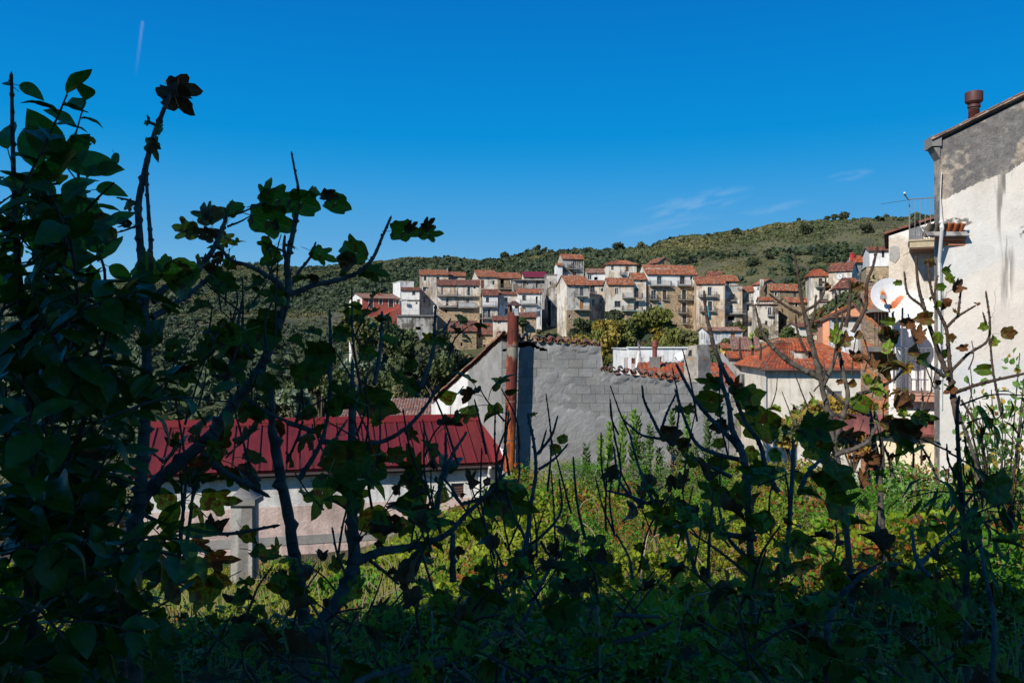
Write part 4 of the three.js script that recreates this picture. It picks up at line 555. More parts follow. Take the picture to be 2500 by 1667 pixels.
{ // rusty flue
  const d = 22.08, foot = at(1243, 1150, d), top = at(1253.5, 763, d), o = thing('rusty_flue', 'tall rusty stove pipe with a pointed cap before the grey wall', 'flue pipe', foot), H = top.y - foot.y, dx = top.x - foot.x, R = 0.152;
  const sk = (g) => { const p = g.attributes.position; for (let i = 0; i < p.count; i++) p.setX(i, p.getX(i) + dx * p.getY(i) / H); return g; };
  const shaft = new THREE.CylinderGeometry(R, R, H, 28, 24, true).translate(0, H / 2, 0), mt = std('rusted steel', 0xffffff, { map: T.rust, roughness: 0.75, metalness: 0.15 }); mesh('pipe', sk(shaft), mt, o);
  for (const y of [0.2, 0.44, 0.79]) mesh('joint_ring', sk(new THREE.CylinderGeometry(R + 0.007, R + 0.007, 0.05, 28, 1).translate(0, H * y, 0)), std('rusted ring', lin(0.2, 0.09, 0.06), { roughness: 0.8 }), o);
  const capY = H + 0.2; for (let i = 0; i < 4; i++) { const a = i * Math.PI / 2 + 0.5; const g = box(-0.035, H - 0.08, 0, 0.035, capY, 0.008); g.translate(0, 0, R - 0.01); g.rotateY(a); g.translate(dx, 0, 0); mesh('strut', g, std('rusted ring', 0), o); }
  const hat = new THREE.ConeGeometry(0.21, 0.15, 24, 3, true).translate(dx, capY + 0.06, 0); { const p = hat.attributes.position; for (let i = 0; i < p.count; i++) { const a = Math.atan2(p.getZ(i), p.getX(i) - dx); p.setY(i, p.getY(i) + 0.018 * Math.sin(a * 3 + 1) + 0.01 * Math.sin(a * 7)); } hat.computeVertexNormals(); } mesh('cap', hat, std('dark rusted cap', lin(0.1, 0.05, 0.04), { roughness: 0.8 }), o);
  for (const [a, b] of [[2.6, 0.16], [0.4, 0.2], [4.6, 0.14]]) { const g = new THREE.PlaneGeometry(0.11, b, 3, 4); const p = g.attributes.position; for (let i = 0; i < p.count; i++) p.setZ(i, 0.06 * (0.5 - p.getY(i) / b) ** 2 + 0.02 * Math.sin(p.getX(i) * 30)); g.translate(0, H + 0.01, R + 0.02); g.rotateY(a); g.translate(dx, 0, 0); g.computeVertexNormals(); mesh('torn_sheet', g, std('bare torn metal', lin(0.35, 0.36, 0.36), { roughness: 0.5, metalness: 0.4 }), o); }
  mesh('bracket', merge([rod(V3(dx * 0.6, H * 0.6, -R), V3(dx * 0.6, H * 0.6, -0.4), 0.012)]), J.g, o);
  const b = at(1250.5, 1151, d), f = thing('concrete_block_stand', 'squat rendered concrete block carrying the rusty pipe', 'concrete block', V3(b.x, -6, b.z)); const top2 = b.y + 6, g = new RoundedBoxGeometry(0.58, top2, 0.5, 3, 0.06).translate(0, top2 / 2, 0.02); mesh('block', metreUV(flat(g)), std('pale rough concrete', lin(0.6, 0.56, 0.5), { map: T.concrete, bumpMap: T.rough, bumpScale: 0.01 }), f);
}
{ // the big concrete chimney on the lower wall
  const p = at(1703, 922, 23.1), o = thing('concrete_chimney', 'big rough concrete chimney with orange lichen standing on the block wall', 'chimney', V3(p.x, p.y - 0.35, p.z), 0.62), s = 0.26, m = std('lichened concrete', 0xffffff, { map: rep(tex(512, 512, (u, v) => { const a = fbm(u * 9, v * 9, 5, 401, 9), b = vnoise(u * 200, v * 200, 7, 200), l = smooth(0.56, 0.66, fbm(u * 6, v * 6, 4, 405, 6)) * smooth(0.55, 0.8, v), k = 0.62 + 0.35 * (a - 0.5) + 0.18 * (b - 0.5); return [lerp(k, 0.75, l), lerp(k * 0.96, 0.45, l), lerp(k * 0.9, 0.12, l)]; }), 1.4), bumpMap: T.rough, bumpScale: 0.012 });
  const H = 1.0; mesh('shaft', box(-s, 0, -s, s, H - 0.12, s), m, o);
  const pr = [[-s, 0], [s, 0], [s, 0.05], [0.12, 0.36], [-0.2, 0.4]], c1 = poly(pr, [[[-0.02, 0.08], [0.14, 0.08], [0.08, 0.24], [-0.02, 0.26]]], -s + 0.01, s - 0.01); c1.rotateY(Math.PI / 2); c1.translate(0, H - 0.121, 0); mesh('hood', metreUV(c1, 0.2, 0.5), m, o);
}

// ---------------------------------------------------------------- the long low building under the crimson metal roof
{
  const e1 = at(1226, 1130, 22.35), e0 = at(318, 1163, 20), r1 = at(1164, 1018, 24.2), dir = e0.clone().sub(e1), L = Math.hypot(dir.x, dir.z), ux = dir.clone().setY(0).normalize(), pitch = V3(r1.x - e1.x, r1.y - e1.y, r1.z - e1.z), bot = -6.2;
  const perp = V3(0, 1, 0).cross(ux).normalize(); if (perp.z > 0) perp.negate(); const runZ = pitch.dot(perp), up = pitch.y;                              // horizontal run and rise of the slope
  const o = thing('metal_roof_house', 'long white and pink building under the crimson ribbed metal roof', 'house', V3(e1.x, bot, e1.z)); const rot = Math.atan2(ux.z, -ux.x); o.rotation.y = Math.atan2(ux.z, -ux.x); o.updateMatrixWorld();
  // local: x to the right is towards the pipe; the building runs to -x, the slope rises to -z
  const ey = e1.y - bot, crim = std('crimson ribbed sheet', lin(0.185, 0.017, 0.019), { roughness: 0.58, map: rep(tex(512, 512, (u, v) => { const a = fbm(u * 5, v * 5, 4, 421, 5), b = fbm(u * 40, v * 3, 3, 425, 0), k = 0.88 + 0.3 * (a - 0.5) + 0.25 * (b - 0.5) + 0.1 * (vnoise(u * 90, v * 90, 3, 90) - 0.5), dirt = smooth(0.6, 0.75, fbm(u * 16, v * 10, 4, 429, 0)) * 0.3; return [lerp(k, 0.75, dirt * 0.5), lerp(k, 1, dirt), lerp(k, 1, dirt)]; }), 3) }), crimD = std('crimson cap sheet', lin(0.17, 0.013, 0.012), { roughness: 0.5 });
  const n = 28, w = L / n, hR = ey + up, zR = -runZ, sl = Math.hypot(up, runZ), slope = Math.atan2(up, runZ);
  for (let i = 0; i < n; i++) {                                // each panel: flat pan and one standing rib
    const x1 = -i * w, x0 = x1 - w + 0.004, pr = [[x0, 0], [x1 - 0.075, 0], [x1 - 0.06, 0.042], [x1 - 0.022, 0.042], [x1 - 0.004, 0.004], [x1 - 0.004, -0.012], [x0, -0.012]];
    const sh = new THREE.Shape(pr.map((q) => new THREE.Vector2(...q))), over = i === 0 ? 0.35 : 0, g = new THREE.ExtrudeGeometry(sh, { depth: sl + 0.02, bevelEnabled: false }); g.translate(0, 0, -sl); g.rotateX(slope); const m = mesh('roof_panel', metreUV(g), crim, o); m.position.set(0, ey + (i % 2) * 0.0015, 0);
  }
  const cap = poly([[-0.18, -0.1], [0, 0.06], [0.18, -0.1], [0.18, -0.08], [0, 0.085], [-0.18, -0.08]], [], -L, 0.15); cap.rotateY(Math.PI / 2); cap.translate(0, hR + 0.02, zR); mesh('ridge_cap', cap, crimD, o);
  mesh('roof_back', slab([V3(-L, hR, zR), V3(0, hR, zR), V3(0, ey - 0.3, zR * 2.2), V3(-L, ey - 0.3, zR * 2.2)].reverse(), 0, 0.02), crimD, o);
  { const g = []; const f0 = V3(-0.42, ey + 0.05, 0.02), f1 = V3(0.02, hR + 0.18, zR + 0.1); const sh = poly([[0.05, 0], [0.3, 0.16], [0.3, 0.19], [0.03, 0.02]], [], -sl - 0.1, 0.05); sh.rotateX(slope); sh.translate(-0.3, ey + 0.02, 0); mesh('flashing', sh, crimD, o); const wt = poly([[0.3, 0.17], [0.36, 0.21], [0.36, 0.26], [0.29, 0.2]], [], -sl - 0.14, 0.03); wt.rotateX(slope); wt.translate(-0.3, ey + 0.02, 0); mesh('sealant', wt, W.white, o); }
  const gut = new THREE.CylinderGeometry(0.075, 0.075, L + 0.1, 10, 1, false, Math.PI / 2, Math.PI).rotateZ(Math.PI / 2); gut.translate(-L / 2, ey - 0.03, 0.06); mesh('gutter', flat(gut), paint('dark brown gutter', 0.045, 0.03, 0.03), o); mesh('fascia', box(-L, ey - 0.16, -0.05, 0, ey - 0.015, -0.02), paint('dark brown gutter', 0.045, 0.03, 0.03), o);
  const zw = -0.28, ww = W.white, pk = wallMat('dusty pink wall', 0.72, 0.56, 0.5, T.clean), vx = -1.02, yb = ey - 0.95;
  mesh('wall', merge([poly(rect(-L + 0.2, yb, -0.02, ey - 0.02), [rect(vx - 0.34, yb + 0.02, vx + 0.02, ey - 0.55)], zw - 0.25, zw)]), ww, o);
  mesh('wall', merge([poly(rect(-L + 0.2, 0, -0.02, yb - 0.001), [], zw - 0.25, zw + 0.012), box(-L + 0.2, 0, zR * 2, -L + 0.45, ey - 0.05, zw - 0.26)]), pk, o).userData.label = 'dusty pink lower part of the wall';
  mesh('grey_band', box(-L + 0.2, ey - 1.95, zw + 0.013, -2.5, ey - 1.72, zw + 0.03), std('grey band', lin(0.45, 0.44, 0.42), { map: T.concrete }), o);
  const lv = []; for (let k = 0; k < 5; k++) lv.push(box(vx - 0.33, yb + 0.03 + k * 0.075, zw - 0.12, vx + 0.01, yb + 0.07 + k * 0.075, zw - 0.06)); mesh('louvre', merge(lv), J.n, o);
  mesh('pilaster', box(-0.62, 0, zw + 0.002, -0.36, ey - 0.18, zw + 0.1), W.white, o);
  mesh('downpipe', merge([rod(V3(-0.34, 0.5, zw + 0.16), V3(-0.34, ey - 0.3, zw + 0.16), 0.045, 0.045, 10), rod(V3(-0.34, ey - 0.3, zw + 0.16), V3(-0.36, ey - 0.1, 0.05), 0.045, 0.045, 10)]), J.w, o);
  const post = thing('gate_post', 'stone gate post with pointed cap before the pink wall', 'gate post', V3(at(597, 1330, 17).x, -5.2, -17)); mesh('shaft', box(-0.22, 0, -0.22, 0.22, 1.85, 0.22), W.grey, post); mesh('cap', merge([box(-0.3, 1.85, -0.3, 0.3, 1.97, 0.3), new THREE.ConeGeometry(0.36, 0.28, 4).rotateY(Math.PI / 4).translate(0, 2.111, 0)]), cement, post);
}

// ---------------------------------------------------------------- the tall white house on the right
rnd = mulberry(51);
{
  const d = 20, c = at(2296, 0, d).x, bot = -6, o = thing('tall_white_house', 'tall white house on the right with bare grey cement under the eaves', 'house', V3(c, bot, -d), -0.16);
  const Y = (py) => (CY - py) / F * d - bot, X = (px) => (px - CX) / F * d - c, w = 6.2, k = (Y(232) - Y(335)) / (X(2500) - X(2290)), top = (x) => Y(345) + k * x;
  const limeTex = tex(1024, 1536, (u, v) => {                  // one sheet for the whole wall, 6.2 by 12 metres
    const x = u * 6.2, y = v * 12, n = fbm(x * 1.1, y * 1.1, 5, 501), m = fbm(x * 4, y * 4, 4, 505), f = vnoise(x * 60, y * 60, 507), warm = 0.45 * smooth(0.48, 0.62, fbm(x * 0.6 + 4, y * 0.45, 4, 509)), blue = smooth(0.5, 0.62, fbm(x * 0.7 + 40, y * 0.6, 4, 513)) * smooth(9.4, 7, y);
    let c3 = [0.93, 0.91, 0.87]; const t = 1 + 0.1 * (m - 0.5) + 0.05 * (f - 0.5); c3 = [lerp(c3[0], 0.96, warm), lerp(c3[1], 0.89, warm), lerp(c3[2], 0.82, warm)]; c3 = [lerp(c3[0], 0.82, blue * 0.3), lerp(c3[1], 0.86, blue * 0.3), lerp(c3[2], 0.92, blue * 0.3)];
    const drip = smooth(0.16, 0.0, Math.abs(x - 1.48 + 0.05 * Math.sin(y * 2.2)) - 0.03) * smooth(4.2, 9.4, y) * smooth(0.35, 0.6, fbm(x * 9, y * 0.8, 3, 517)), drip2 = smooth(0.1, 0, Math.abs(x - 1.28)) * smooth(8, 9.6, y) * smooth(0.4, 0.6, fbm(x * 9, y, 3, 519));
    const crack = smooth(0.012, 0.003, Math.abs(fbm(x * 1.3, y * 1.3, 4, 521) - 0.5)) * smooth(0.5, 0.62, fbm(x * 0.9, y * 0.9, 3, 525)), scab = smooth(0.56, 0.62, n + 0.2 * (m - 0.5)) * 0.3, rough = smooth(0.3, 0.18, Math.hypot((x - 2) / 0.9, (y - 8.63) / 0.75)) + smooth(0.3, 0.18, Math.hypot((x - 0.4) / 1.4, (y - 8.9) / 0.45)), grit = clamp(rough) * smooth(0.4, 0.55, fbm(x * 16, y * 16, 3, 529));
    const dk = clamp(drip * 0.7 + drip2 * 0.35 + crack * 0.35), g = [0.45, 0.43, 0.4]; return c3.map((q, i) => lerp(lerp(q * t * (1 - 0.12 * scab), g[i] * 0.75, dk), g[i], grit * 0.85));
  }); limeTex.repeat.set(1 / 6.2, 1 / 12);
  const cementWall = std('bare cement under eaves', lin(0.5, 0.465, 0.42), { map: rep(tex(1024, 1024, (u, v) => { const a = fbm(u * 7, v * 7, 5, 531, 7), b = fbm(u * 34, v * 34, 4, 533, 34), c = vnoise(u * 220, v * 220, 535, 220), p = smooth(0.5, 0.66, a + 0.35 * (b - 0.5)), k = 0.78 + 0.3 * (b - 0.5) + 0.14 * (c - 0.5); return [k * lerp(0.82, 1.12, p), k * lerp(0.82, 1.07, p), k * lerp(0.83, 1, p)]; }), 4.3), bumpMap: T.rough, bumpScale: 0.02 });
  mesh('wall', poly([[0, 0], [w, 0], [w, top(w)], [0, top(0)]], [], -0.4, -0.02), cementWall, o);
  const edge = [[0, Y(484)], [0.12, Y(486)], [0.3, Y(478)], [0.42, Y(470)], [0.62, Y(462)], [0.8, Y(452)], [1.0, Y(444)], [1.2, Y(436)], [1.35, Y(430)], [1.55, Y(428)], [1.66, Y(418)], [1.8, Y(408)], [2.0, Y(396)], [2.3, Y(385)], [3, Y(360)], [w, Y(300)]], rag = [];
  for (let i = 0; i < edge.length - 1; i++) for (let t = 0; t < 1; t += 0.2) rag.push([lerp(edge[i][0], edge[i + 1][0], t), lerp(edge[i][1], edge[i + 1][1], t) + (i + t > 0 ? rr(-0.025, 0.025) : 0)]);
  mesh('limewash_coat', poly([[0, 0], [w, 0], ...[...rag].reverse()], [], -0.019, 0.002), std('old limewash', lin(0.86, 0.86, 0.86), { map: limeTex, bumpMap: T.rough, bumpScale: 0.008 }), o).userData.label = 'cracked limewash with a long dark drip stain';
  const sideG = poly([[-9, 0], [-0.41, 0], [-0.41, top(0)], [-9, top(0)]], [], 0, 0.3); sideG.rotateY(-Math.PI / 2); sideG.rotateY(-0.62); sideG.translate(0.42, 0, -0.1); mesh('side_wall', sideG, W.pale, o);
  mesh('eave_corner', merge([box(-0.2, top(0) - 0.12, -0.5, 0.02, top(0) + 0.14, 0.06), poly([[-0.16, top(0) - 0.13], [-0.002, top(0) - 0.42], [-0.002, top(0) - 0.13]], [], -0.4, 0.02)]), cement, o);
  const vt = [V3(-0.24, top(0) + 0.12, 0.1), V3(w, top(w) + 0.2, 0.1), V3(w + 4, top(w) + 0.2, -5), V3(3.6, top(0) + 0.12, -5)]; mesh('roof', slab(vt.map((q) => q.clone().add(V3(0, -0.05, 0))), 0, 0.05), std('weathered verge', lin(0.36, 0.26, 0.2), { map: T.worn }), o);
  for (let i = 0; i < 10; i++) { const x = -0.15 + i * 0.3, m = mesh('verge_tile', slab([V3(0, 0, 0.1), V3(0.28, 0, 0.1), V3(0.28, 0, -0.1), V3(0, 0, -0.1)], -0.03, 0), tileMat2(i), o); m.position.set(x, top(x) + 0.17 + rr(-0.01, 0.01), 0.02); m.rotation.z = Math.atan(k) + rr(-0.04, 0.04); }
  // short flue with a drum cap
  const fx = X(2396), fy = top(fx) + 0.05, fl = thing('drum_flue', 'short brown flue with a wide drum cap on the tall white house', 'flue pipe', V3(c + fx, bot + fy, -d - 0.3)); const rust = std('brown rusted steel', lin(0.1, 0.04, 0.035), { roughness: 0.6, metalness: 0.2 });
  mesh('pipe', new THREE.CylinderGeometry(0.125, 0.13, 0.75, 20).translate(0, 0.15, 0), std('stained flue', lin(0.24, 0.15, 0.1), { map: T.rust }), fl); mesh('drum', new THREE.LatheGeometry([[0.1, 0.42], [0.19, 0.5], [0.205, 0.52], [0.205, 0.74], [0.185, 0.755], [0, 0.76]].map((q) => new THREE.Vector2(...q)), 24), rust, fl); mesh('collar', new THREE.CylinderGeometry(0.15, 0.15, 0.06, 20).translate(0, 0.4, 0), rust, fl);
  // tiled corbel ledge
  const lg = thing('tiled_ledge', 'little tiled ledge with terracotta moulding on the tall white house corner', 'ledge', V3(c - 0.42, bot + Y(600), -d + 0.003)); const lx = X(2352) + 0.42; mesh('moulding', merge([box(0.38, 0, 0, lx, 0.12, 0.1), box(0.3, 0.121, 0, lx - 0.02, 0.25, 0.2)]), std('terracotta moulding', lin(0.5, 0.19, 0.1), { map: T.clean }), lg);
  for (let i = 0; i < 6; i++) { const t = new THREE.CylinderGeometry(0.07, 0.085, 0.42, 10, 1, true, 0, Math.PI).rotateY(-Math.PI / 2).rotateX(Math.PI / 2 - 0.75); const m = mesh('ledge_tile', t, i > 2 ? std('bright ledge tile', lin(0.55, 0.15, 0.05)) : std('mossy ledge tile', lin(0.26, 0.22, 0.18), { map: T.worn }), lg); m.position.set(0.06 + i * 0.155, 0.4, 0.14); }
  mesh('ledge_bed', slab([V3(-0.02, 0.24, 0.32), V3(lx, 0.24, 0.32), V3(lx, 0.5, 0.0), V3(-0.02, 0.5, 0.0)], 0.03, 0.06), W.grey, lg);
  const dp = thing('white_downpipe', 'white plastic downpipe running down the corner of the tall house', 'downpipe', V3(c, bot, -d + 0.1)); mesh('pipe', merge([rod(V3(-0.06, Y(900), 0), V3(-0.07, Y(640), 0), 0.036, 0.036, 10), rod(V3(-0.07, Y(640), 0), V3(-0.16, Y(565), 0.3), 0.042, 0.042, 10), rod(V3(-0.16, Y(565), 0.3), V3(-0.07, Y(543), 0.1), 0.05, 0.05, 10)]), J.w, dp);
  const wr = []; const cord = (p, r) => { for (let i = 0; i < p.length - 1; i++) wr.push(rod(p[i], p[i + 1], r, r, 5)); }; cord([V3(0.01, Y(420), 0.06), V3(-0.02, Y(480), 0.06), V3(0.02, Y(540), 0.08), V3(-0.05, Y(610), 0.12), V3(0.03, Y(700), 0.05), V3(0.03, Y(1000), 0.04)], 0.012); tag(mesh('cable', merge(wr), J.w, scene), 'loose cables running down the corner of the tall white house', 'cable').position.set(c, bot, -d);
}
function tileMat2(i) { return [std('verge tile a', lin(0.4, 0.17, 0.1), { map: T.tile }), std('verge tile b', lin(0.28, 0.2, 0.15), { map: T.tile }), std('verge tile c', lin(0.45, 0.21, 0.13), { map: T.tile })][i % 3]; }
{ // the stained wall behind it, with balconies
  const yaw = -25 * Math.PI / 180, P = at(2171, 0, 22.5), bot = -7, o = thing('stained_house', 'flaking stained white wall with balconies behind the satellite dish', 'house', V3(P.x, bot, P.z), yaw), Y = (py) => (CY - py) / F * 22.2 - bot;
  mesh('wall', poly([[0, 0], [2.4, 0], [2.4, Y(505)], [0, Y(572)]], [], -0.3, 0), wallMat('flaking wall', 0.84, 0.83, 0.81, T.plaster), o); const sg = poly(rect(-7, 0, -0.301, Y(572)), [], 0, 0.3); sg.rotateY(-Math.PI / 2); sg.translate(0.3, 0, 0); mesh('side_wall', sg, W.stain, o);
  mesh('roof', slab([V3(-0.12, Y(568), 0.1), V3(2.4, Y(500), 0.1), V3(2.4, Y(500), -4), V3(-0.12, Y(568), -4)], -0.05, 0.01), std('brown verge', lin(0.28, 0.12, 0.08), { map: T.tile }), o);
  mesh('rough_patch', poly([[0.02, Y(632)], [0.16, Y(640)], [0.27, Y(625)], [0.25, Y(600)], [0.1, Y(597)], [0.02, Y(602)]], [], 0.002, 0.02), W.grey, o);
  const bal = (name, x0, x1, py, dep, h, gap, label, edge, low) => {
    const b = mesh('balcony', merge([box(x0, Y(py) - 0.16, 0.004, x1, Y(py), dep), box(x0 - 0.03, Y(py) + 0.001, 0.006, x1 + 0.03, Y(py) + 0.05, dep + 0.03)]), edge, o); b.userData.label = label; const y = Y(py) + 0.055, steel = std('galvanised bars', lin(0.17, 0.175, 0.185), { roughness: 0.5, metalness: 0.3 }), z = dep - 0.04;
    mesh('handrail', merge([rod(V3(x0, y + h, z), V3(x1, y + h, z), 0.014), rod(V3(x0, y + h, z), V3(x0, y + h, 0), 0.014), rod(V3(x0, y + 0.06, z), V3(x1, y + 0.06, z), 0.01), rod(V3(x0, y + 0.06, z), V3(x0, y + 0.06, 0), 0.01)]), steel, b);
    for (let x = x0; x <= x1; x += gap) mesh('baluster', box(x - 0.008, y, z - 0.008, x + 0.008, y + h, z + 0.008), steel, b);
    for (let zz = z - gap * 0.7; zz > 0.02; zz -= gap * 0.7) mesh('baluster', box(x0 - 0.008, y, zz - 0.008, x0 + 0.008, y + h, zz + 0.008), steel, b); return b;
  };
  bal('balcony', 0.5, 1.9, 600, 1.15, 1.05, 0.12, 'upper balcony with brown soffit', std('cream slab edge', lin(0.62, 0.58, 0.46), { map: T.plaster }));
  mesh('soffit', box(0.52, Y(600) - 0.2, 0.006, 1.88, Y(600) - 0.161, 1.13), std('brown soffit', lin(0.14, 0.075, 0.05)), o);
  const lb = bal('balcony', 0.18, 2.2, 958, 1.3, 1.15, 0.115, 'lower balcony with terracotta edge', std('terracotta edge', lin(0.5, 0.26, 0.18), { map: T.plaster }));
  mesh('white_post', merge([box(0.1, Y(960), 0.5, 0.28, Y(770), 0.7), box(0.95, Y(958) + 0.06, 0.6, 1.1, Y(905), 0.75), box(0.95, Y(905), 0.6, 1.9, Y(895), 0.75), box(1.75, Y(958) + 0.06, 0.6, 1.88, Y(905), 0.75)]), W.white, o);
  mesh('lean_to_roof', slab([V3(-2.1, Y(1046), 1.5), V3(2.3, Y(1046), 1.5), V3(2.3, Y(1015), 0.0), V3(-2.1, Y(1015), 0.0)], 0, 0.06), std('faded red sheet', lin(0.32, 0.1, 0.08), { map: T.worn }), o); mesh('lean_to_wall', poly(rect(-0.4, 0, 2.2, Y(1050)), [], 1.0, 1.2), wallMat('sandy wall', 0.78, 0.68, 0.48, T.clean), o);
  mesh('white_apron', box(0.05, Y(1018), 0.01, 2.3, Y(962) - 0.12, 0.9), W.white, o);
  const wire = tag(mesh('clothes_wire', rod(at(2152, 498, 21), at(2225, 487, 21), 0.006), iron, scene), 'thin hooked wire rod sticking out from the upper balcony rail', 'wire'); void wire;
  const lamp = thing('camera_arm', 'small dark camera arm on the upper balcony rail corner', 'camera', at(2209, 474, 21)); mesh('arm', rod(V3(0, 0, 0), V3(0.13, -0.13, -0.05), 0.02), J.g, lamp); mesh('head', rod(V3(-0.01, 0.0, 0.03), V3(0.0, 0.04, 0.02), 0.03, 0.03, 8), J.w, lamp);
}
{ // the big rusty dish
  const rt = tex(512, 512, (u, v) => { const n = fbm(u * 6, v * 6, 4, 541), a = smooth(1, 0.2, Math.hypot((u - 0.36 + (v - 0.5) * 0.12) / 0.1, (v - 0.5) / 0.24) + (n - 0.5) * 1.2 - 0.15), b = smooth(1, 0.15, Math.hypot(((u - 0.68) * 0.72 - (v - 0.3) * 0.66) / 0.09, ((u - 0.68) * 0.66 + (v - 0.3) * 0.72) / 0.3) + (n - 0.5) * 1.1 - 0.2), k = 0.86 + 0.06 * (fbm(u * 20, v * 20, 3, 543) - 0.5); const w = clamp(Math.max(a * 0.95, b * 1.25)), deep = smooth(0.55, 1, w); return [lerp(k, lerp(0.85, 0.72, deep), w), lerp(k, lerp(0.62, 0.34, deep), w), lerp(k * 1.01, lerp(0.4, 0.1, deep), w)]; });
  const rm = std('rust stained enamel', 0xffffff, { map: rt, roughness: 0.5 }), p = at(2171, 722, 20.6), o = dish('satellite_dish', 'large white satellite dish with two orange rust stains', p, 0.43, -0.28, 0.2, rm);
  mesh('mast', merge([rod(V3(0.1, -0.42, -0.05), V3(0.14, -2.2, -0.1), 0.03, 0.03, 8), rod(V3(0.35, -0.3, -0.2), V3(0.33, -1.25, -0.2), 0.022, 0.022, 8), rod(V3(0.1, -0.45, -0.05), V3(0.5, 0.02, -1.4), 0.02, 0.02, 6)]), J.g, o);
}
{ // brick loggia with an iron grille
  const d = 31, x0 = at(2116, 0, d).x, x1 = at(2185, 0, d).x, bot = -9, Y = (py) => (CY - py) / F * d - bot, o = thing('brick_loggia', 'brick and tufa tower corner with tall iron grille', 'house', V3(x0, bot, -d)), w = x1 - x0;
  const bt = rep(tex(512, 512, (u, v) => { const r = Math.floor(v * 24), uu = u * 8 + (r % 2) * 0.5, c = Math.floor(uu), fu = uu - c, fv = v * 24 - r, h = hash2(c % 8, r, 7), n = fbm(u * 40, v * 40, 3, 9, 40), zone = smooth(0.48, 0.55, fbm(u * 3, v * 3, 3, 19, 3)), m = Math.min(smooth(0, 0.06, fu), smooth(1, 0.94, fu), smooth(0, 0.14, fv), smooth(1, 0.86, fv)); const b = [0.74 + 0.15 * h, 0.47 + 0.1 * h, 0.33], s = [0.56 + 0.2 * h, 0.48 + 0.16 * h, 0.4 + 0.12 * h]; return [0, 1, 2].map((k) => lerp(0.5, lerp(b[k], s[k], zone), m) * (0.75 + 0.5 * n)); }), 2);
  mesh('wall', box(0, 0, -0.5, w, Y(690), 0), std('brick and tufa', lin(0.8, 0.8, 0.8), { map: bt, bumpMap: T.rough, bumpScale: 0.01 }), o); mesh('ledge', box(-0.08, Y(764), 0.002, w, Y(756), 0.2), cement, o); mesh('balcony_slab', box(0, Y(858), 0.002, w, Y(846), 0.7), cement, o);
  for (let x = 0.04; x < w; x += 0.125) mesh('grille_bar', box(x - 0.009, Y(846), 0.64, x + 0.009, Y(763), 0.66), std('rusty iron bar', lin(0.09, 0.045, 0.035)), o); mesh('grille_rail', merge([box(0, Y(797), 0.662, w, Y(796) + 0.004, 0.68), box(0, Y(764), 0.2, w, Y(762.6), 0.69)]), std('rusty iron bar', 0), o);
}

// ---------------------------------------------------------------- trees and bushes around the town
const foot = (p) => V3(p.x, ground(p.x, p.z) - 0.1, p.z);
function crownAt(name, label, px, py, w, h, d, mat, mat2, group, leaf = 0.42, lobes = 9) {
  const p = at(px, py, d), f = foot(p), W0 = w / F * d, H0 = h / F * d, cy = p.y - f.y, list = [];
  for (let i = 0; i < lobes; i++) { const a = rnd() * 6.28, k = Math.sqrt(rnd()), x = Math.cos(a) * k * W0 * 0.36, y = cy + Math.sin(a) * k * H0 * 0.34, z = rr(-0.3, 0.3) * W0; list.push([x, y, z, Math.min(W0, H0) * rr(0.2, 0.34), 0.85, mat2 && rnd() < 0.45 ? mat2 : mat]); }
  return tree(name, label, f, Math.max(1, cy), list, mat, group, { leaf });
}
const walnut = leafMat('walnut leaves', 0.18, 0.2, 0.025), walnutY = leafMat('yellow walnut leaves', 0.36, 0.28, 0.03);
for (const [px, py, w, h, d, m, m2, lab] of [
  [1400, 858, 90, 110, 124, walnutY, FOL.olive, 'yellow green tree rising behind the block wall step'], [1470, 830, 90, 110, 128, walnut, walnutY, 'green tree left of centre in the row under the balconies'], [1545, 812, 90, 130, 130, walnut, FOL.mid, 'tallest green tree in the row under the balconies'], [1612, 805, 90, 130, 130, walnutY, walnut, 'golden topped tree in the row under the largest house'], [1662, 845, 90, 90, 126, walnut, FOL.olive, 'rightmost rounded tree beside the whitewashed cottage'], [1570, 862, 150, 60, 122, walnut, FOL.mid, 'low wide green tree behind the bright white house'], [1480, 880, 90, 50, 118, walnutY, walnut, 'low yellow bush left of the bright white house'],
  [1418, 800, 62, 100, 150, FOL.dark, FOL.mid, 'dark ivy covered thicket between the tower house and balconies'], [1500, 775, 40, 44, 158.6, FOL.dark, FOL.dark, 'dark round ivy bush hanging at the cream house balcony']]) crownAt('walnut_tree', lab, px, py, w, h, d, m, m2, 'trees below the town houses');
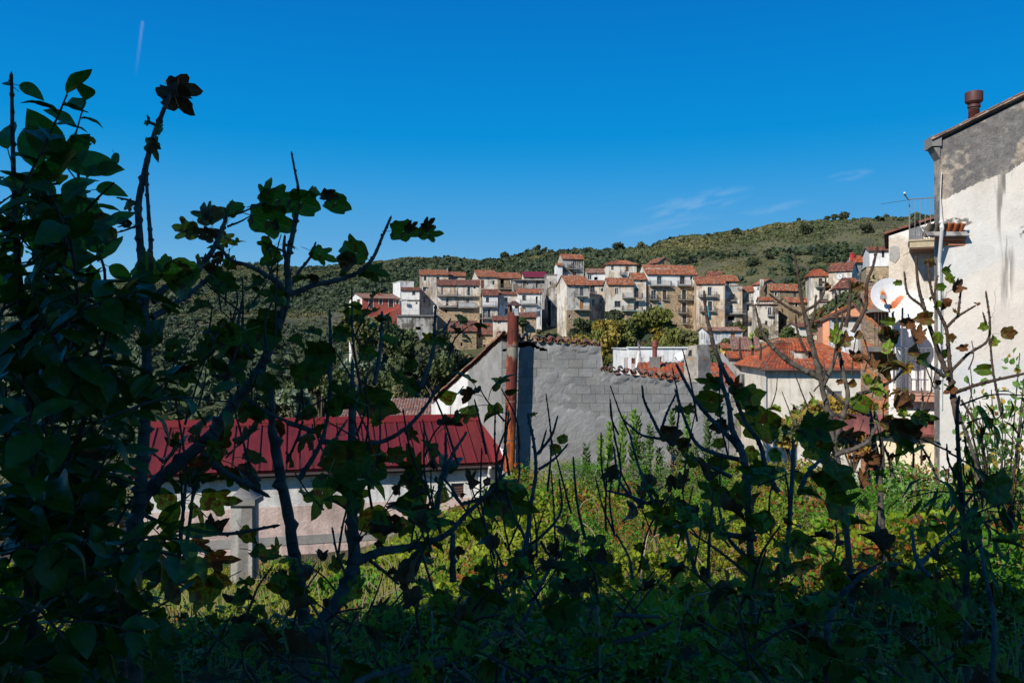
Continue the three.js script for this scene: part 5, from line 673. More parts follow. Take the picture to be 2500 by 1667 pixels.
for (const [px, py, w, h, d, m, m2, lab] of [
  [930, 815, 150, 110, 140, FOL.olive, FOL.mid, 'big rounded green bush at the foot of the red house'], [870, 800, 90, 80, 143, FOL.olive, walnut, 'olive bush left below the red house'], [980, 850, 110, 80, 138, FOL.mid, FOL.olive, 'green bush right under the grey terrace'], [895, 905, 110, 90, 132, FOL.silver, FOL.silver, 'pale grey green prickly clump on the cliff'], [850, 950, 120, 90, 126, FOL.mid, FOL.silver, 'mixed green bush on the lower cliff left'], [1090, 850, 90, 100, 138, FOL.dark, FOL.dark, 'dark dense olive tree below the ruined roofs'], [1050, 905, 110, 110, 130, FOL.dark, FOL.mid, 'dark green tree behind the slope of the grey gable'], [960, 930, 110, 110, 128, FOL.mid, FOL.dark, 'dark bush mass low on the cliff'], [780, 930, 130, 110, 130, FOL.olive, FOL.mid, 'olive bush at the valley edge left of the cliff'], [730, 985, 130, 90, 118, FOL.silver, FOL.mid, 'silvery bush beyond the metal roof ridge'], [1000, 970, 90, 70, 112, FOL.olive, FOL.mid, 'olive bush beside the small valley roof'], [640, 990, 160, 90, 120, FOL.mid, FOL.olive, 'broad green bush in the valley behind the fig stems'], [1120, 905, 70, 60, 140, FOL.olive, FOL.mid, 'scrubby bush under the narrow stone ruin'],
  [1770, 845, 60, 40, 108, FOL.mid, FOL.olive, 'green garden bush right of the whitewashed cottage'], [1925, 825, 80, 50, 96, FOL.mid, FOL.mid, 'feathery green bush above the orange hipped roof'], [1985, 830, 60, 40, 92, FOL.olive, FOL.mid, 'small green bush beside the little outhouse'], [1800, 800, 46, 30, 140, FOL.dark, FOL.olive, 'dark creeper bush under the overgrown terrace'], [1275, 790, 22, 40, 151, FOL.mid, FOL.dark, 'green creeper hanging on the small stone house'], [1868, 812, 40, 34, 120, FOL.olive, FOL.mid, 'small bush before the flat grey house']]) crownAt('cliff_bush', lab, px, py, w, h, d, m, m2, 'bushes on the cliff and in the gardens', 0.38, 8);
for (const [px, py, w, h, d, lab] of [[1120, 890, 50, 70, 133, 'grey rock face showing between the dark trees'], [690, 1010, 46, 80, 112, 'pale grey crag behind the fig stems'], [905, 850, 40, 50, 134, 'small grey rock under the round bush'], [1020, 880, 60, 40, 134, 'low rock ledge under the grey terrace'], [630, 1005, 40, 60, 116, 'cracked pale rock left of the crag']]) {
  const p = at(px, py, d), s = w / F * d, g = new THREE.IcosahedronGeometry(1, 4), q = g.attributes.position; for (let i = 0; i < q.count; i++) { const v = V3(q.getX(i), q.getY(i), q.getZ(i)), n = 1 + 0.7 * (fbm(v.x * 2 + px, v.y * 1.2 + v.z * 2, 4, 561) - 0.5) + 0.3 * (Math.abs(vnoise(v.x * 5 + v.z * 4, v.y * 2, 563) - 0.5)); v.multiplyScalar(n); q.setXYZ(i, v.x * s * 0.8, v.y * h / F * d * 0.4, v.z * s * 0.6); } g.computeVertexNormals();
  const o = tag(mesh('rock_outcrop', metreUV(flat(g)), std('grey limestone', lin(0.26, 0.25, 0.23), { map: T.stone, bumpMap: T.rough, bumpScale: 0.2 }), scene), lab, 'rock', 'rocks on the cliff'); o.position.set(p.x, ground(p.x, p.z) + h / F * d * 0.15, p.z); o.rotation.set(0.2, px, 0.3);
}
{ // undergrowth on the slope under the town
  const m = new THREE.Matrix4(), q = new THREE.Quaternion(), list = []; for (let i = 0; i < 11500; i++) { const lo = i > 9000, d = lo ? rr(23, 75) : rr(66, 215), px = lo ? rr(-300, 720) : rr(560, 2300), x = (px - CX) / F * d, z = -d; if (lo && px > 250 && d < 28) continue; if (rnd() > 0.9) continue; const built = d > 148 && d < 186 && px > 850 && px < 2120 && rnd() < 0.85; if (built) continue; list.push([x, ground(x, z) + 0.15, z, lo ? rr(0.25, 0.8) : rr(0.4, 1.3)]); }
  const im = shade(new THREE.InstancedMesh(balls[1], FOL.scrub, list.length)); im.name = 'slope_undergrowth'; scene.add(im); list.forEach(([x, y, z, s], i) => { q.setFromAxisAngle(V3(0, 1, 0), rnd() * 6.3); m.compose(V3(x, y, z), q, V3(s, s * 0.8, s)); im.setMatrixAt(i, m); const g = rr(0.6, 1.3); im.setColorAt(i, rnd() < 0.7 ? lin(0.1 * g, 0.13 * g, 0.04 * g) : lin(0.2 * g, 0.17 * g, 0.06 * g)); }); stuff(im, 'rough undergrowth on the slope below the town', 'undergrowth');
}
// ---------------------------------------------------------------- the house behind the viewpoint, whose shadow covers the near garden
{ const o = thing('house_behind', 'tall plain house behind the viewpoint that shades the near garden', 'house', V3(-24, -1.9, 3.4)); mesh('wall', box(0, 0, 0, 22.2, 8.6, 9), W.pale, o); const r = [V3(-0.3, 8.5, -0.3), V3(22.5, 8.5, -0.3), V3(22.5, 9.9, 4.5), V3(-0.3, 9.9, 4.5)], b = [V3(22.5, 8.5, 9.3), V3(-0.3, 8.5, 9.3), V3(-0.3, 9.9, 4.5), V3(22.5, 9.9, 4.5)]; mesh('roof', merge([slab(r, -0.05, 0.05), slab(b, -0.05, 0.05)]), std('brown verge', 0), o); }

// ---------------------------------------------------------------- leaf shapes
function veins(seed, base, vein, spots) {
  const segs = []; for (const [a, l] of [[0, 0.95], [0.62, 0.8], [-0.62, 0.8], [1.25, 0.55], [-1.25, 0.55]]) { const ex = Math.sin(a) * l, ey = Math.cos(a) * l; segs.push([0, 0, ex, ey, 0.012]); for (let t = 0.3; t < 0.95; t += 0.16) for (const s of [-1, 1]) segs.push([ex * t, ey * t, ex * t + Math.sin(a + s * 0.9) * 0.22 * l, ey * t + Math.cos(a + s * 0.9) * 0.22 * l, 0.005]); }
  return tex(256, 256, (u, v) => {
    const x = (u - 0.5) * 1.3, y = v * 1.2 - 0.12; let w = 0; for (const [ax, ay, bx, by, r] of segs) { const dx = bx - ax, dy = by - ay, t = clamp(((x - ax) * dx + (y - ay) * dy) / (dx * dx + dy * dy)), e = Math.hypot(x - ax - dx * t, y - ay - dy * t); w = Math.max(w, smooth(r * 1.8, r * 0.4, e)); }
    const n = fbm(u * 7, v * 7, 4, seed), s = smooth(0.62 - spots * 0.2, 0.7 - spots * 0.2, n) * (spots > 0 ? 1 : 0), k = 0.9 + 0.35 * (n - 0.5);
    return [0, 1, 2].map((c) => lerp(lerp(base[c] * k, vein[c], w * 0.55), [0.36, 0.22, 0.1][c], s * 0.85));
  });
}
const LT = { k: veins(601, [0.3, 0.43, 0.1], [0.46, 0.52, 0.2], 0.05), g: veins(603, [0.4, 0.54, 0.12], [0.62, 0.66, 0.3], 0.12), l: veins(605, [0.48, 0.62, 0.15], [0.7, 0.76, 0.4], 0.12), y: veins(607, [0.68, 0.58, 0.14], [0.8, 0.74, 0.4], 0.75), o: veins(609, [0.4, 0.4, 0.16], [0.62, 0.58, 0.34], 0.85), b: veins(611, [0.42, 0.28, 0.17], [0.52, 0.38, 0.25], 0.4), c: veins(613, [0.25, 0.4, 0.09], [0.36, 0.48, 0.16], 0) };
const LM = {}; for (const k in LT) LM[k] = Object.assign(new THREE.MeshPhysicalMaterial({ map: LT[k], color: 0xffffff, roughness: k === 'b' ? 0.85 : k === 'c' ? 0.42 : 0.55, specularIntensity: k === 'c' ? 0.5 : 0.35, side: THREE.DoubleSide, transmission: k === 'b' ? 0.1 : 0.35, thickness: 0 }), { name: { k: 'deep green fig leaf', g: 'green fig leaf', l: 'light green fig leaf', y: 'yellow fig leaf', o: 'browning fig leaf', b: 'dry brown leaf', c: 'glossy citrus leaf' }[k] });
const petioleMat = std('leaf stalk', lin(0.22, 0.24, 0.06), { roughness: 0.6 });
function gridLeaf(rows, place) { const pos = [], uv = [], idx = []; rows.forEach((row, j) => row.forEach((q) => { const [x, y, z] = place(q[0], q[1]); pos.push(x, y, z); uv.push(q[0] / 1.3 + 0.5, (q[1] + 0.12) / 1.2); })); const n = rows[0].length; for (let j = 0; j < rows.length - 1; j++) for (let i = 0; i < n - 1; i++) { const a = j * n + i; idx.push(a, a + 1, a + n + 1, a, a + n + 1, a + n); } const g = new THREE.BufferGeometry(); g.setAttribute('position', new THREE.Float32BufferAttribute(pos, 3)); g.setAttribute('uv', new THREE.Float32BufferAttribute(uv, 2)); g.setIndex(idx); g.computeVertexNormals(); return g; }
function figLeaf(seed, lob, fold, droop, wave, curl) {         // base at the origin, tip towards +y, upper face +z, length about 1
  const r = mulberry(seed), key = [[0, 0.62], [20, 0.58 - 0.12 * lob], [34, 0.57 - 0.3 * lob], [56, 0.56], [74, 0.52 - 0.06 * lob], [90, 0.49 - 0.2 * lob], [118, 0.46], [150, 0.42], [180, 0.34]], j = () => 1 + (r() - 0.5) * 0.2, sideA = key.map(([a, k]) => [a, k * j()]), sideB = key.map(([a, k]) => [a, k * j()]); sideB[0][1] = sideA[0][1]; sideB[8][1] = sideA[8][1];
  const rad = (a) => { a = ((a + 540) % 360) - 180; return curve(a < 0 ? sideB : sideA, Math.abs(a)) * (1 + 0.03 * Math.sin(a * 0.9 + seed) + 0.02 * Math.sin(a * 2.3)); }, rows = [], N = 30, ph = r() * 6, ph2 = r() * 6;
  for (let k = 0; k <= 5; k++) { const row = []; for (let i = 0; i <= N; i++) { const a = -180 + 360 * i / N, q = rad(a) * Math.max(0.02, k / 5), t = a * Math.PI / 180; row.push([Math.sin(t) * q, 0.36 + Math.cos(t) * q]); } rows.push(row); }
  return gridLeaf(rows, (x, y) => { const rho = Math.hypot(x, y - 0.36) / 0.6, an = Math.atan2(x, y - 0.36); let z = fold * Math.abs(x) - droop * y * y + wave * rho * rho * (Math.sin(an * 3 + ph) + 0.6 * Math.sin(an * 5 + ph2)) + 0.02 * Math.sin(x * 25) * Math.sin(y * 22); let X = x, Y = y; if (curl) { const th = curl * x * 2.2, c = Math.abs(th) > 1e-4 ? Math.sin(th) / (curl * 2.2) : x; z += (1 - Math.cos(th)) / (curl * 2.2) + 0.12 * curl * fbm(x * 5 + seed, y * 5, 3, seed) ; X = c; Y = y - curl * 0.15 * fbm(x * 4, y * 4 + seed, 2, seed + 3); } return [X, Y - (droop > 0 ? droop * 0.25 * y * y : 0), z]; });
}
function ovalLeaf(seed, wid, fold, droop, twist = 0) {
  const r = mulberry(seed), rows = [], a = r() * 0.3; for (let j = 0; j <= 9; j++) { const t = j / 9, w = wid * Math.max(0.02, Math.sin(Math.PI * Math.pow(t, 0.9)) ** 0.85); rows.push([-1, -0.5, 0, 0.5, 1].map((s) => [s * w, t])); }
  return gridLeaf(rows, (x, y) => { const z = fold * Math.abs(x) - droop * y * y + 0.015 * Math.sin(y * 14 + seed), t = twist * y; return [x * Math.cos(t) - z * Math.sin(t) + a * 0.2 * y * y, y * (1 - droop * 0.3 * y), z * Math.cos(t) + x * Math.sin(t)]; });
}
const LG = { fig: [figLeaf(1, 0.85, 0.35, 0.3, 0.05, 0), figLeaf(2, 1.0, 0.55, 0.4, 0.05, 0), figLeaf(3, 0.4, 0.25, 0.2, 0.06, 0), figLeaf(4, 0.9, -0.35, 0.45, 0.06, 0), figLeaf(5, 0.5, 0.8, 0.35, 0.04, 0), figLeaf(6, 1.0, 0.2, -0.2, 0.08, 0), figLeaf(7, 0.15, 0.5, 0.5, 0.05, 0.4)], dry: [figLeaf(11, 0.8, 0.4, 0.5, 0.12, 1.0), figLeaf(12, 0.9, 0.2, 0.3, 0.14, 1.3), figLeaf(13, 0.6, 0.7, 0.6, 0.1, 0.9), figLeaf(14, 1, 0.3, -0.3, 0.16, 1.2)], citrus: [ovalLeaf(21, 0.25, 0.35, 0.15), ovalLeaf(22, 0.28, 0.2, 0.3, 0.3), ovalLeaf(23, 0.23, 0.5, 0.4, -0.3), ovalLeaf(24, 0.3, 0.25, -0.1), ovalLeaf(25, 0.26, 0.3, 0.5, 0.5)], peach: [ovalLeaf(31, 0.1, 0.4, 0.35), ovalLeaf(32, 0.11, 0.5, 0.6, 0.4), ovalLeaf(33, 0.09, 0.3, 0.2, -0.3)] };
const stalkG = (() => { const c = new THREE.CatmullRomCurve3([V3(0, -0.42, -0.12), V3(0, -0.2, -0.03), V3(0, 0, 0), V3(0, 0.06, 0.005)]); return flat(new THREE.TubeGeometry(c, 5, 0.014, 5)); })();
// one leaf: base point, axis towards the tip (its length is the leaf's length), turn about the axis; turn 'u' lays it face up
function leaf(parent, base, axis, turn, kind, tint, stalk = true) {
  const list = LG[kind], m = mesh('leaf', list[Math.floor(rnd() * list.length)], LM[tint], parent), L = axis.length(), y = axis.clone().normalize();
  let n = turn.isVector3 ? turn.clone() : turn === 'u' ? V3(0.1, 0.85, 0.5) : V3(0, 0, 1); n.addScaledVector(y, -n.dot(y)); if (n.lengthSq() < 1e-3) n.set(1, 0, 0); n.normalize();   m.matrix.makeBasis(y.clone().cross(n), y, n); m.quaternion.setFromRotationMatrix(m.matrix); m.position.copy(base); m.scale.set(kind === 'fig' || kind === 'dry' ? L * (kind === 'dry' ? 0.92 : 0.74) : L, L, L);
  if (stalk) mesh('stalk', stalkG, petioleMat, m); return m;
}
function limb(points, r0, r1, knob = 1) {                      // a bent twig with swollen nodes, points in the thing's own space
  const c = new THREE.CatmullRomCurve3(points), len = c.getLength(), n = Math.max(8, Math.min(130, Math.round(len / Math.max(0.008, r1 * 1.2)))), S = 8, pos = [], uv = [], idx = [], fr = c.computeFrenetFrames(n, false), node = rnd() * 6, gap = rr(0.035, 0.05);
  for (let i = 0; i <= n; i++) { const t = i / n, p = c.getPointAt(t), s = t * len, bump = knob * 0.5 * Math.max(0, Math.cos(s / gap * Math.PI * 2 + node)) ** 8, r = lerp(r0, r1, t) * (1 + bump * lerp(0.3, 1, t) + 0.08 * (fbm(s * 30, node, 2, 5) - 0.5)); for (let k = 0; k <= S; k++) { const a = k / S * 2 * Math.PI, off = 1 + 0.9 * bump * Math.sin(a + Math.floor(s / gap) * 2.4); pos.push(p.x + (fr.normals[i].x * Math.cos(a) + fr.binormals[i].x * Math.sin(a)) * r * off, p.y + (fr.normals[i].y * Math.cos(a) + fr.binormals[i].y * Math.sin(a)) * r * off, p.z + (fr.normals[i].z * Math.cos(a) + fr.binormals[i].z * Math.sin(a)) * r * off); uv.push(k / S * 0.15, s); } }
  for (let i = 0; i < n; i++) for (let k = 0; k < S; k++) { const a = i * (S + 1) + k, b = a + S + 1; idx.push(a, b, a + 1, b, b + 1, a + 1); }
  const e = pos.length / 3, tip = c.getPointAt(1), dir = c.getTangentAt(1); pos.push(tip.x + dir.x * r1 * 2.2, tip.y + dir.y * r1 * 2.2, tip.z + dir.z * r1 * 2.2); uv.push(0, len); for (let k = 0; k < S; k++) idx.push(n * (S + 1) + k, e, n * (S + 1) + k + 1);
  const g = new THREE.BufferGeometry(); g.setAttribute('position', new THREE.Float32BufferAttribute(pos, 3)); g.setAttribute('uv', new THREE.Float32BufferAttribute(uv, 2)); g.setIndex(idx); g.computeVertexNormals(); return g;
}
const bark = std('grey fig bark', lin(0.19, 0.17, 0.145), { map: T.bark, bumpMap: T.bark, bumpScale: 0.004, roughness: 0.85 }), barkB = std('brown twig bark', lin(0.125, 0.085, 0.06), { map: T.bark, bumpMap: T.bark, bumpScale: 0.003, roughness: 0.85 });
Object.assign(FR, { F: [0, 0, 2500 / 2352], L1: [0, 150, 700 / 1568], L2: [400, 350, 700 / 1568], L3: [0, 850, 800 / 1535], L4: [700, 1000, 800 / 1881], L5: [1400, 1000, 600 / 1410], L6: [1900, 1000, 600 / 1410], R1: [2000, 180, 500 / 891], Z2: [1500, 780, 800 / 2352] });
function plant(name, label, px, d, cat = 'tree', group) { const p = at(px, 833, d); return thing(name, label, cat, V3(p.x, ground(p.x, p.z) - 0.15, p.z), 0, group); }
const inPlant = (t, f, x, y, d) => at(px_(f, x), py_(f, y), d).sub(t.position);
const PX = 1 / F;
// twigs: [distance at start, at end, width in photograph pixels at start, at end, x, y, x, y, ...]
function twigs(t, f, list, mat = bark) { for (const [d0, d1, w0, w1, ...q] of list) { const n = q.length / 2, pts = []; for (let i = 0; i < n; i++) pts.push(inPlant(t, f, q[2 * i], q[2 * i + 1], lerp(d0, d1, i / (n - 1)))); mesh('branch', limb(pts, w0 * 0.4 * PX * d0, w1 * 0.36 * PX * d1), mat, t); } }
// leaves: [base x, base y, tip x, tip y, turn, tint, kind]
function leaves(t, f, d, list, spread = 0.25) { for (const [bx, by, tx, ty, turn, tint, kind] of list) { const dd = d + rr(-spread, spread), b = inPlant(t, f, bx, by, dd), a = inPlant(t, f, tx, ty, dd + rr(-0.04, 0.04)).sub(b); leaf(t, b, a, typeof turn === 'number' ? clamp(turn * 1.5 + rr(-0.25, 0.25), -1.2, 1.2) : turn ?? rr(-0.9, 0.9), kind ?? (tint === 'b' ? 'dry' : 'fig'), tint ?? 'k'); } }
function rooted(t, f, x, y, d, w) { const p = inPlant(t, f, x, y, d), q = V3(p.x + rr(-0.1, 0.1), 0, p.z), k = w * 0.36 * PX * d; mesh('trunk', limb([q, V3(lerp(q.x, p.x, 0.5) + rr(-0.05, 0.05), p.y * 0.5, p.z), p], k * 1.3, k, 0.3), bark, t); }

// a thin twig with leaves set alternately along it; far: list that takes leaves past the first few hundred
function spray(t, p, dir, len, n, size, kind, tints, u0 = 0.2, r = 0.005, far) {
  const e = p.clone().addScaledVector(dir, len), mid = p.clone().lerp(e, 0.5).add(V3(rr(-0.1, 0.1), rr(0, 0.12), rr(-0.1, 0.1)).multiplyScalar(len)), c = new THREE.CatmullRomCurve3([p, mid, e]); mesh('twig', limb([p, mid, e], r, r * 0.5, 0.8), barkB, t);
  const a0 = rnd() * 6.28, q = new THREE.Quaternion();
  for (let i = 0; i < n; i++) {
    const u = n > 1 ? u0 + (1 - u0) * i / (n - 1) : 1, b = c.getPointAt(Math.min(1, u)), tan = c.getTangentAt(Math.min(1, u)), side = V3(0, 0, 1).cross(tan); if (side.lengthSq() < 0.01) side.set(1, 0, 0); side.normalize().applyAxisAngle(tan, a0 + i * 2.4);
    const s = size * rr(0.65, 1.15), ax = side.multiplyScalar(0.85).addScaledVector(tan, u > 0.95 ? 1.2 : 0.55).add(V3(0, kind === 'peach' ? -0.8 : -0.3, 0)).normalize(), nn = V3(rr(-0.5, 0.5), 0.8, rr(-0.3, 0.7)), k = tints[Math.floor(rnd() * tints.length)], st = kind === 'fig' ? 0.42 * s : 0.03;
    if (far && far.n++ >= far.max) { const y = ax, z = nn.addScaledVector(y, -nn.dot(y)).normalize(), m = new THREE.Matrix4().makeBasis(y.clone().cross(z), y, z); q.setFromRotationMatrix(m); const g = LG[kind][i % LG[kind].length].clone(); g.applyMatrix4(m.compose(b, q, V3(s, s, s))); far.list.push(g); }
    else leaf(t, b.addScaledVector(ax, st), ax.clone().multiplyScalar(s), nn, k === 'b' && kind === 'fig' ? 'dry' : kind, k, kind === 'fig');
  }
}
// ---------------------------------------------------------------- the fig trees
rnd = mulberry(61);
const figs = 'fig trees in the foreground';
{ const t = plant('fig_tree', 'tall dark fig at left with one dry leaf at its very top', 330, 3.1, 'tree', figs);
  rooted(t, 'F', 300, 1330, 3.1, 46);
  twigs(t, 'F', [[3.1, 3.1, 46, 14, 300, 1330, 315, 1200, 326, 1060, 336, 850, 331, 700, 321, 560, 317, 470, 330, 400, 350, 320, 372, 260, 388, 222]]);
  twigs(t, 'L1', [[3.12, 3.08, 17, 9, 818, 1240, 822, 1000, 808, 800, 800, 640, 806, 520], [3.1, 2.9, 18, 12, 782, 1330, 680, 1282, 570, 1245, 420, 1190], [3.1, 2.9, 18, 10, 785, 1440, 650, 1370, 530, 1345, 400, 1330], [3.1, 3.3, 20, 13, 830, 1400, 930, 1340, 1050, 1260, 1150, 1175], [3.1, 3.3, 22, 14, 835, 1315, 900, 1240, 980, 1200, 1080, 1140, 1150, 1050, 1185, 985, 1235, 860], [3.1, 3.1, 12, 7, 860, 350, 815, 330, 805, 300], [3.1, 3.1, 8, 5, 760, 890, 690, 920, 640, 935], [3.1, 3.05, 9, 6, 735, 770, 690, 755, 640, 745]]);
  leaves(t, 'L1', 3.05, [[930, 150, 1060, 300, 0.1, 'b'], [935, 160, 1135, 140, 0.2, 'b'], [955, 190, 925, 65, -0.1, 'b'], [810, 345, 775, 312, 0.3, 'k'], [850, 365, 915, 385, 0.7, 'k'], [840, 420, 838, 530, 0.2, 'o'], [820, 430, 880, 480, -0.2, 'o'], [720, 890, 655, 880, 0.6, 'b'], [880, 1185, 690, 1040, 0.8, 'k'], [905, 1150, 890, 1035, 0.3, 'k'], [720, 795, 640, 745, 0.2, 'o'], [1085, 1130, 850, 1290, 0.1, 'g'], [890, 1320, 975, 1395, 0.5, 'k'], [1320, 1480, 1090, 1565, 0.2, 'g'], [1150, 1160, 1320, 1250, 0.5, 'k'], [1150, 1150, 1200, 1060, 0.9, 'b'], [640, 935, 520, 990, 0.5, 'o'], [1160, 1170, 1310, 1240, -0.4, 'k'], [900, 1250, 980, 1240, 'u', 'k'], [850, 1250, 760, 1290, 0.4, 'o'], [1160, 960, 1040, 900, 0.6, 'b'], [770, 1560, 840, 1480, 0.5, 'k'], [900, 1560, 1010, 1520, 0.3, 'k'], [640, 1300, 690, 1380, 0.3, 'k']]);
}
const figA = plant('fig_tree', 'fig with a thick pale slanting limb and leaves against the sky', 560, 3.5, 'tree', figs);
{ const t = figA; rooted(t, 'L3', 600, 1000, 3.3, 50);
  twigs(t, 'L3', [[3.3, 3.45, 48, 40, 610, 960, 660, 720, 720, 635, 850, 530, 1010, 385], [3.4, 3.4, 24, 14, 940, 500, 1050, 580, 1160, 640, 1250, 690], [3.3, 3.3, 14, 10, 670, 780, 760, 820, 900, 850, 1050, 870, 1300, 830], [3.2, 3.2, 18, 10, 780, 1170, 830, 1010, 850, 830, 868, 640], [3.25, 3.25, 14, 9, 860, 990, 885, 830, 905, 650], [3.3, 3.1, 26, 14, 590, 640, 460, 570, 340, 520]]);
  twigs(t, 'L2', [[3.45, 3.5, 38, 14, 282, 1568, 400, 1400, 490, 1290, 560, 1160, 620, 1020, 645, 940, 668, 860, 680, 780, 672, 650, 690, 560, 715, 440, 735, 330], [3.5, 3.5, 10, 6, 735, 330, 733, 240, 715, 150, 697, 50], [3.5, 3.3, 18, 10, 665, 850, 640, 780, 560, 720, 450, 665, 370, 640, 295, 560], [3.5, 3.6, 18, 8, 690, 830, 820, 775, 960, 745, 1070, 700, 1140, 630, 1190, 520, 1240, 405], [3.5, 3.55, 12, 7, 690, 785, 740, 700, 800, 620, 828, 545], [3.5, 3.5, 13, 9, 668, 640, 655, 570, 660, 510], [3.3, 3.3, 20, 8, 20, 905, 120, 830, 200, 770, 250, 715], [3.4, 3.4, 10, 6, 600, 740, 580, 690, 565, 675], [3.4, 3.4, 8, 5, 660, 590, 610, 570, 580, 545], [3.5, 3.5, 7, 5, 770, 290, 800, 250, 812, 235], [3.4, 3.4, 8, 4, 350, 400, 440, 370, 535, 328], [3.4, 3.4, 8, 4, 345, 455, 410, 430, 475, 395], [3.3, 3.25, 8, 4, 310, 470, 345, 380, 372, 310], [3.4, 3.4, 24, 16, 590, 1568, 590, 1450, 588, 1340], [3.4, 3.5, 14, 8, 365, 1215, 400, 1000, 430, 845], [3.4, 3.5, 10, 7, 490, 1170, 440, 1100, 430, 950], [3.3, 3.2, 12, 7, 450, 1400, 600, 1490, 740, 1540, 820, 1568]]);
  twigs(t, 'L4', [[3.4, 3.5, 40, 34, 100, 1230, 75, 1000, 35, 800, 10, 620, -30, 420, -85, 120]]);
  leaves(t, 'L2', 3.45, [[535, 325, 760, 275, 0.05, 'k'], [545, 330, 560, 175, 0.4, 'k'], [475, 392, 740, 470, 0.3, 'k'], [690, 305, 882, 362, 0.5, 'k'], [255, 440, 175, 285, 0.5, 'o'], [250, 430, 335, 330, 0.6, 'o'], [190, 490, 0, 440, 0.6, 'y'], [185, 485, 100, 420, 0.8, 'b'], [285, 500, 405, 560, 0.4, 'y'], [275, 520, 300, 430, 0.3, 'b'], [365, 400, 432, 298, 0.6, 'k'], [582, 520, 512, 610, 0.4, 'k'], [640, 612, 505, 655, 0.4, 'k'], [600, 560, 545, 600, 0.6, 'k'], [800, 585, 935, 640, 0.3, 'k'], [1112, 632, 925, 535, 0.4, 'k'], [1050, 620, 925, 695, 0.3, 'o'], [990, 690, 975, 750, 0.4, 'k'], [1080, 690, 1228, 715, 0.5, 'k'], [1090, 680, 1060, 740, 0.2, 'k'], [270, 720, 418, 815, 0.4, 'k'], [540, 765, 475, 715, 0.2, 'k'], [520, 790, 480, 830, 0.4, 'k'], [668, 852, 505, 800, 0.5, 'k'], [850, 740, 760, 772, 0.6, 'b'], [805, 290, 875, 245, 0.5, 'k'], [895, 310, 1028, 358, 0.8, 'k'], [870, 280, 980, 310, 0.9, 'b'], [730, 350, 700, 410, 0.2, 'g'], [1250, 480, 1412, 485, 0.5, 'k'], [1395, 490, 1538, 500, 0.5, 'k'], [1425, 470, 1497, 400, 1.1, 'b'], [1330, 480, 1400, 425, 0.9, 'b'], [515, 935, 672, 985, 0.6, 'k'], [450, 1010, 682, 1095, 0.5, 'k'], [430, 1012, 290, 1215, 0.1, 'g'], [440, 1060, 460, 1210, 0.5, 'k'], [680, 1085, 775, 1098, 'u', 'k'], [570, 1215, 675, 1255, 'u', 'k'], [320, 610, 260, 680, 0.7, 'b'], [230, 1100, 180, 1230, 0.6, 'k'], [250, 1180, 330, 1290, 0.4, 'k'], [0, 1160, 120, 1180, 0.7, 'k'], [90, 760, 170, 700, 0.3, 'k'], [60, 1230, 200, 1330, 0.4, 'k'], [380, 1380, 555, 1530, 0.4, 'k'], [500, 1290, 640, 1340, 0.6, 'k'], [1060, 1390, 1300, 1475, 0.3, 'k']]);
  leaves(t, 'L3', 3.3, [[830, 720, 690, 690, 0.5, 'g'], [945, 690, 1140, 740, 0.4, 'g'], [1000, 830, 970, 770, 0.3, 'b'], [1010, 850, 1065, 800, 0.8, 'b'], [770, 880, 690, 960, 0.2, 'k'], [640, 1000, 830, 1030, 0.8, 'k'], [1130, 840, 1200, 920, 0.2, 'g'], [1030, 1090, 820, 1180, 0.2, 'g'], [1260, 1090, 1440, 1180, 0.3, 'k'], [1180, 950, 1320, 1010, 'u', 'k'], [900, 890, 960, 960, 0.4, 'o'], [960, 970, 1110, 1010, 0.7, 'o'], [1000, 1050, 1080, 1130, 0.2, 'y'], [730, 1370, 890, 1430, 'u', 'k'], [680, 1340, 780, 1400, 0.5, 'k'], [1190, 1320, 1370, 1430, 0.2, 'o'], [850, 580, 1010, 630, 0.5, 'k'], [900, 560, 1000, 520, 0.6, 'o'], [1130, 510, 1260, 520, 'u', 'k'], [970, 460, 1090, 490, 0.6, 'g'], [640, 1480, 840, 1568, 'u', 'k']]); }
const figB = plant('fig_tree', 'fig with the black central stem and sweeping right hand bough', 860, 3.2, 'tree', figs);
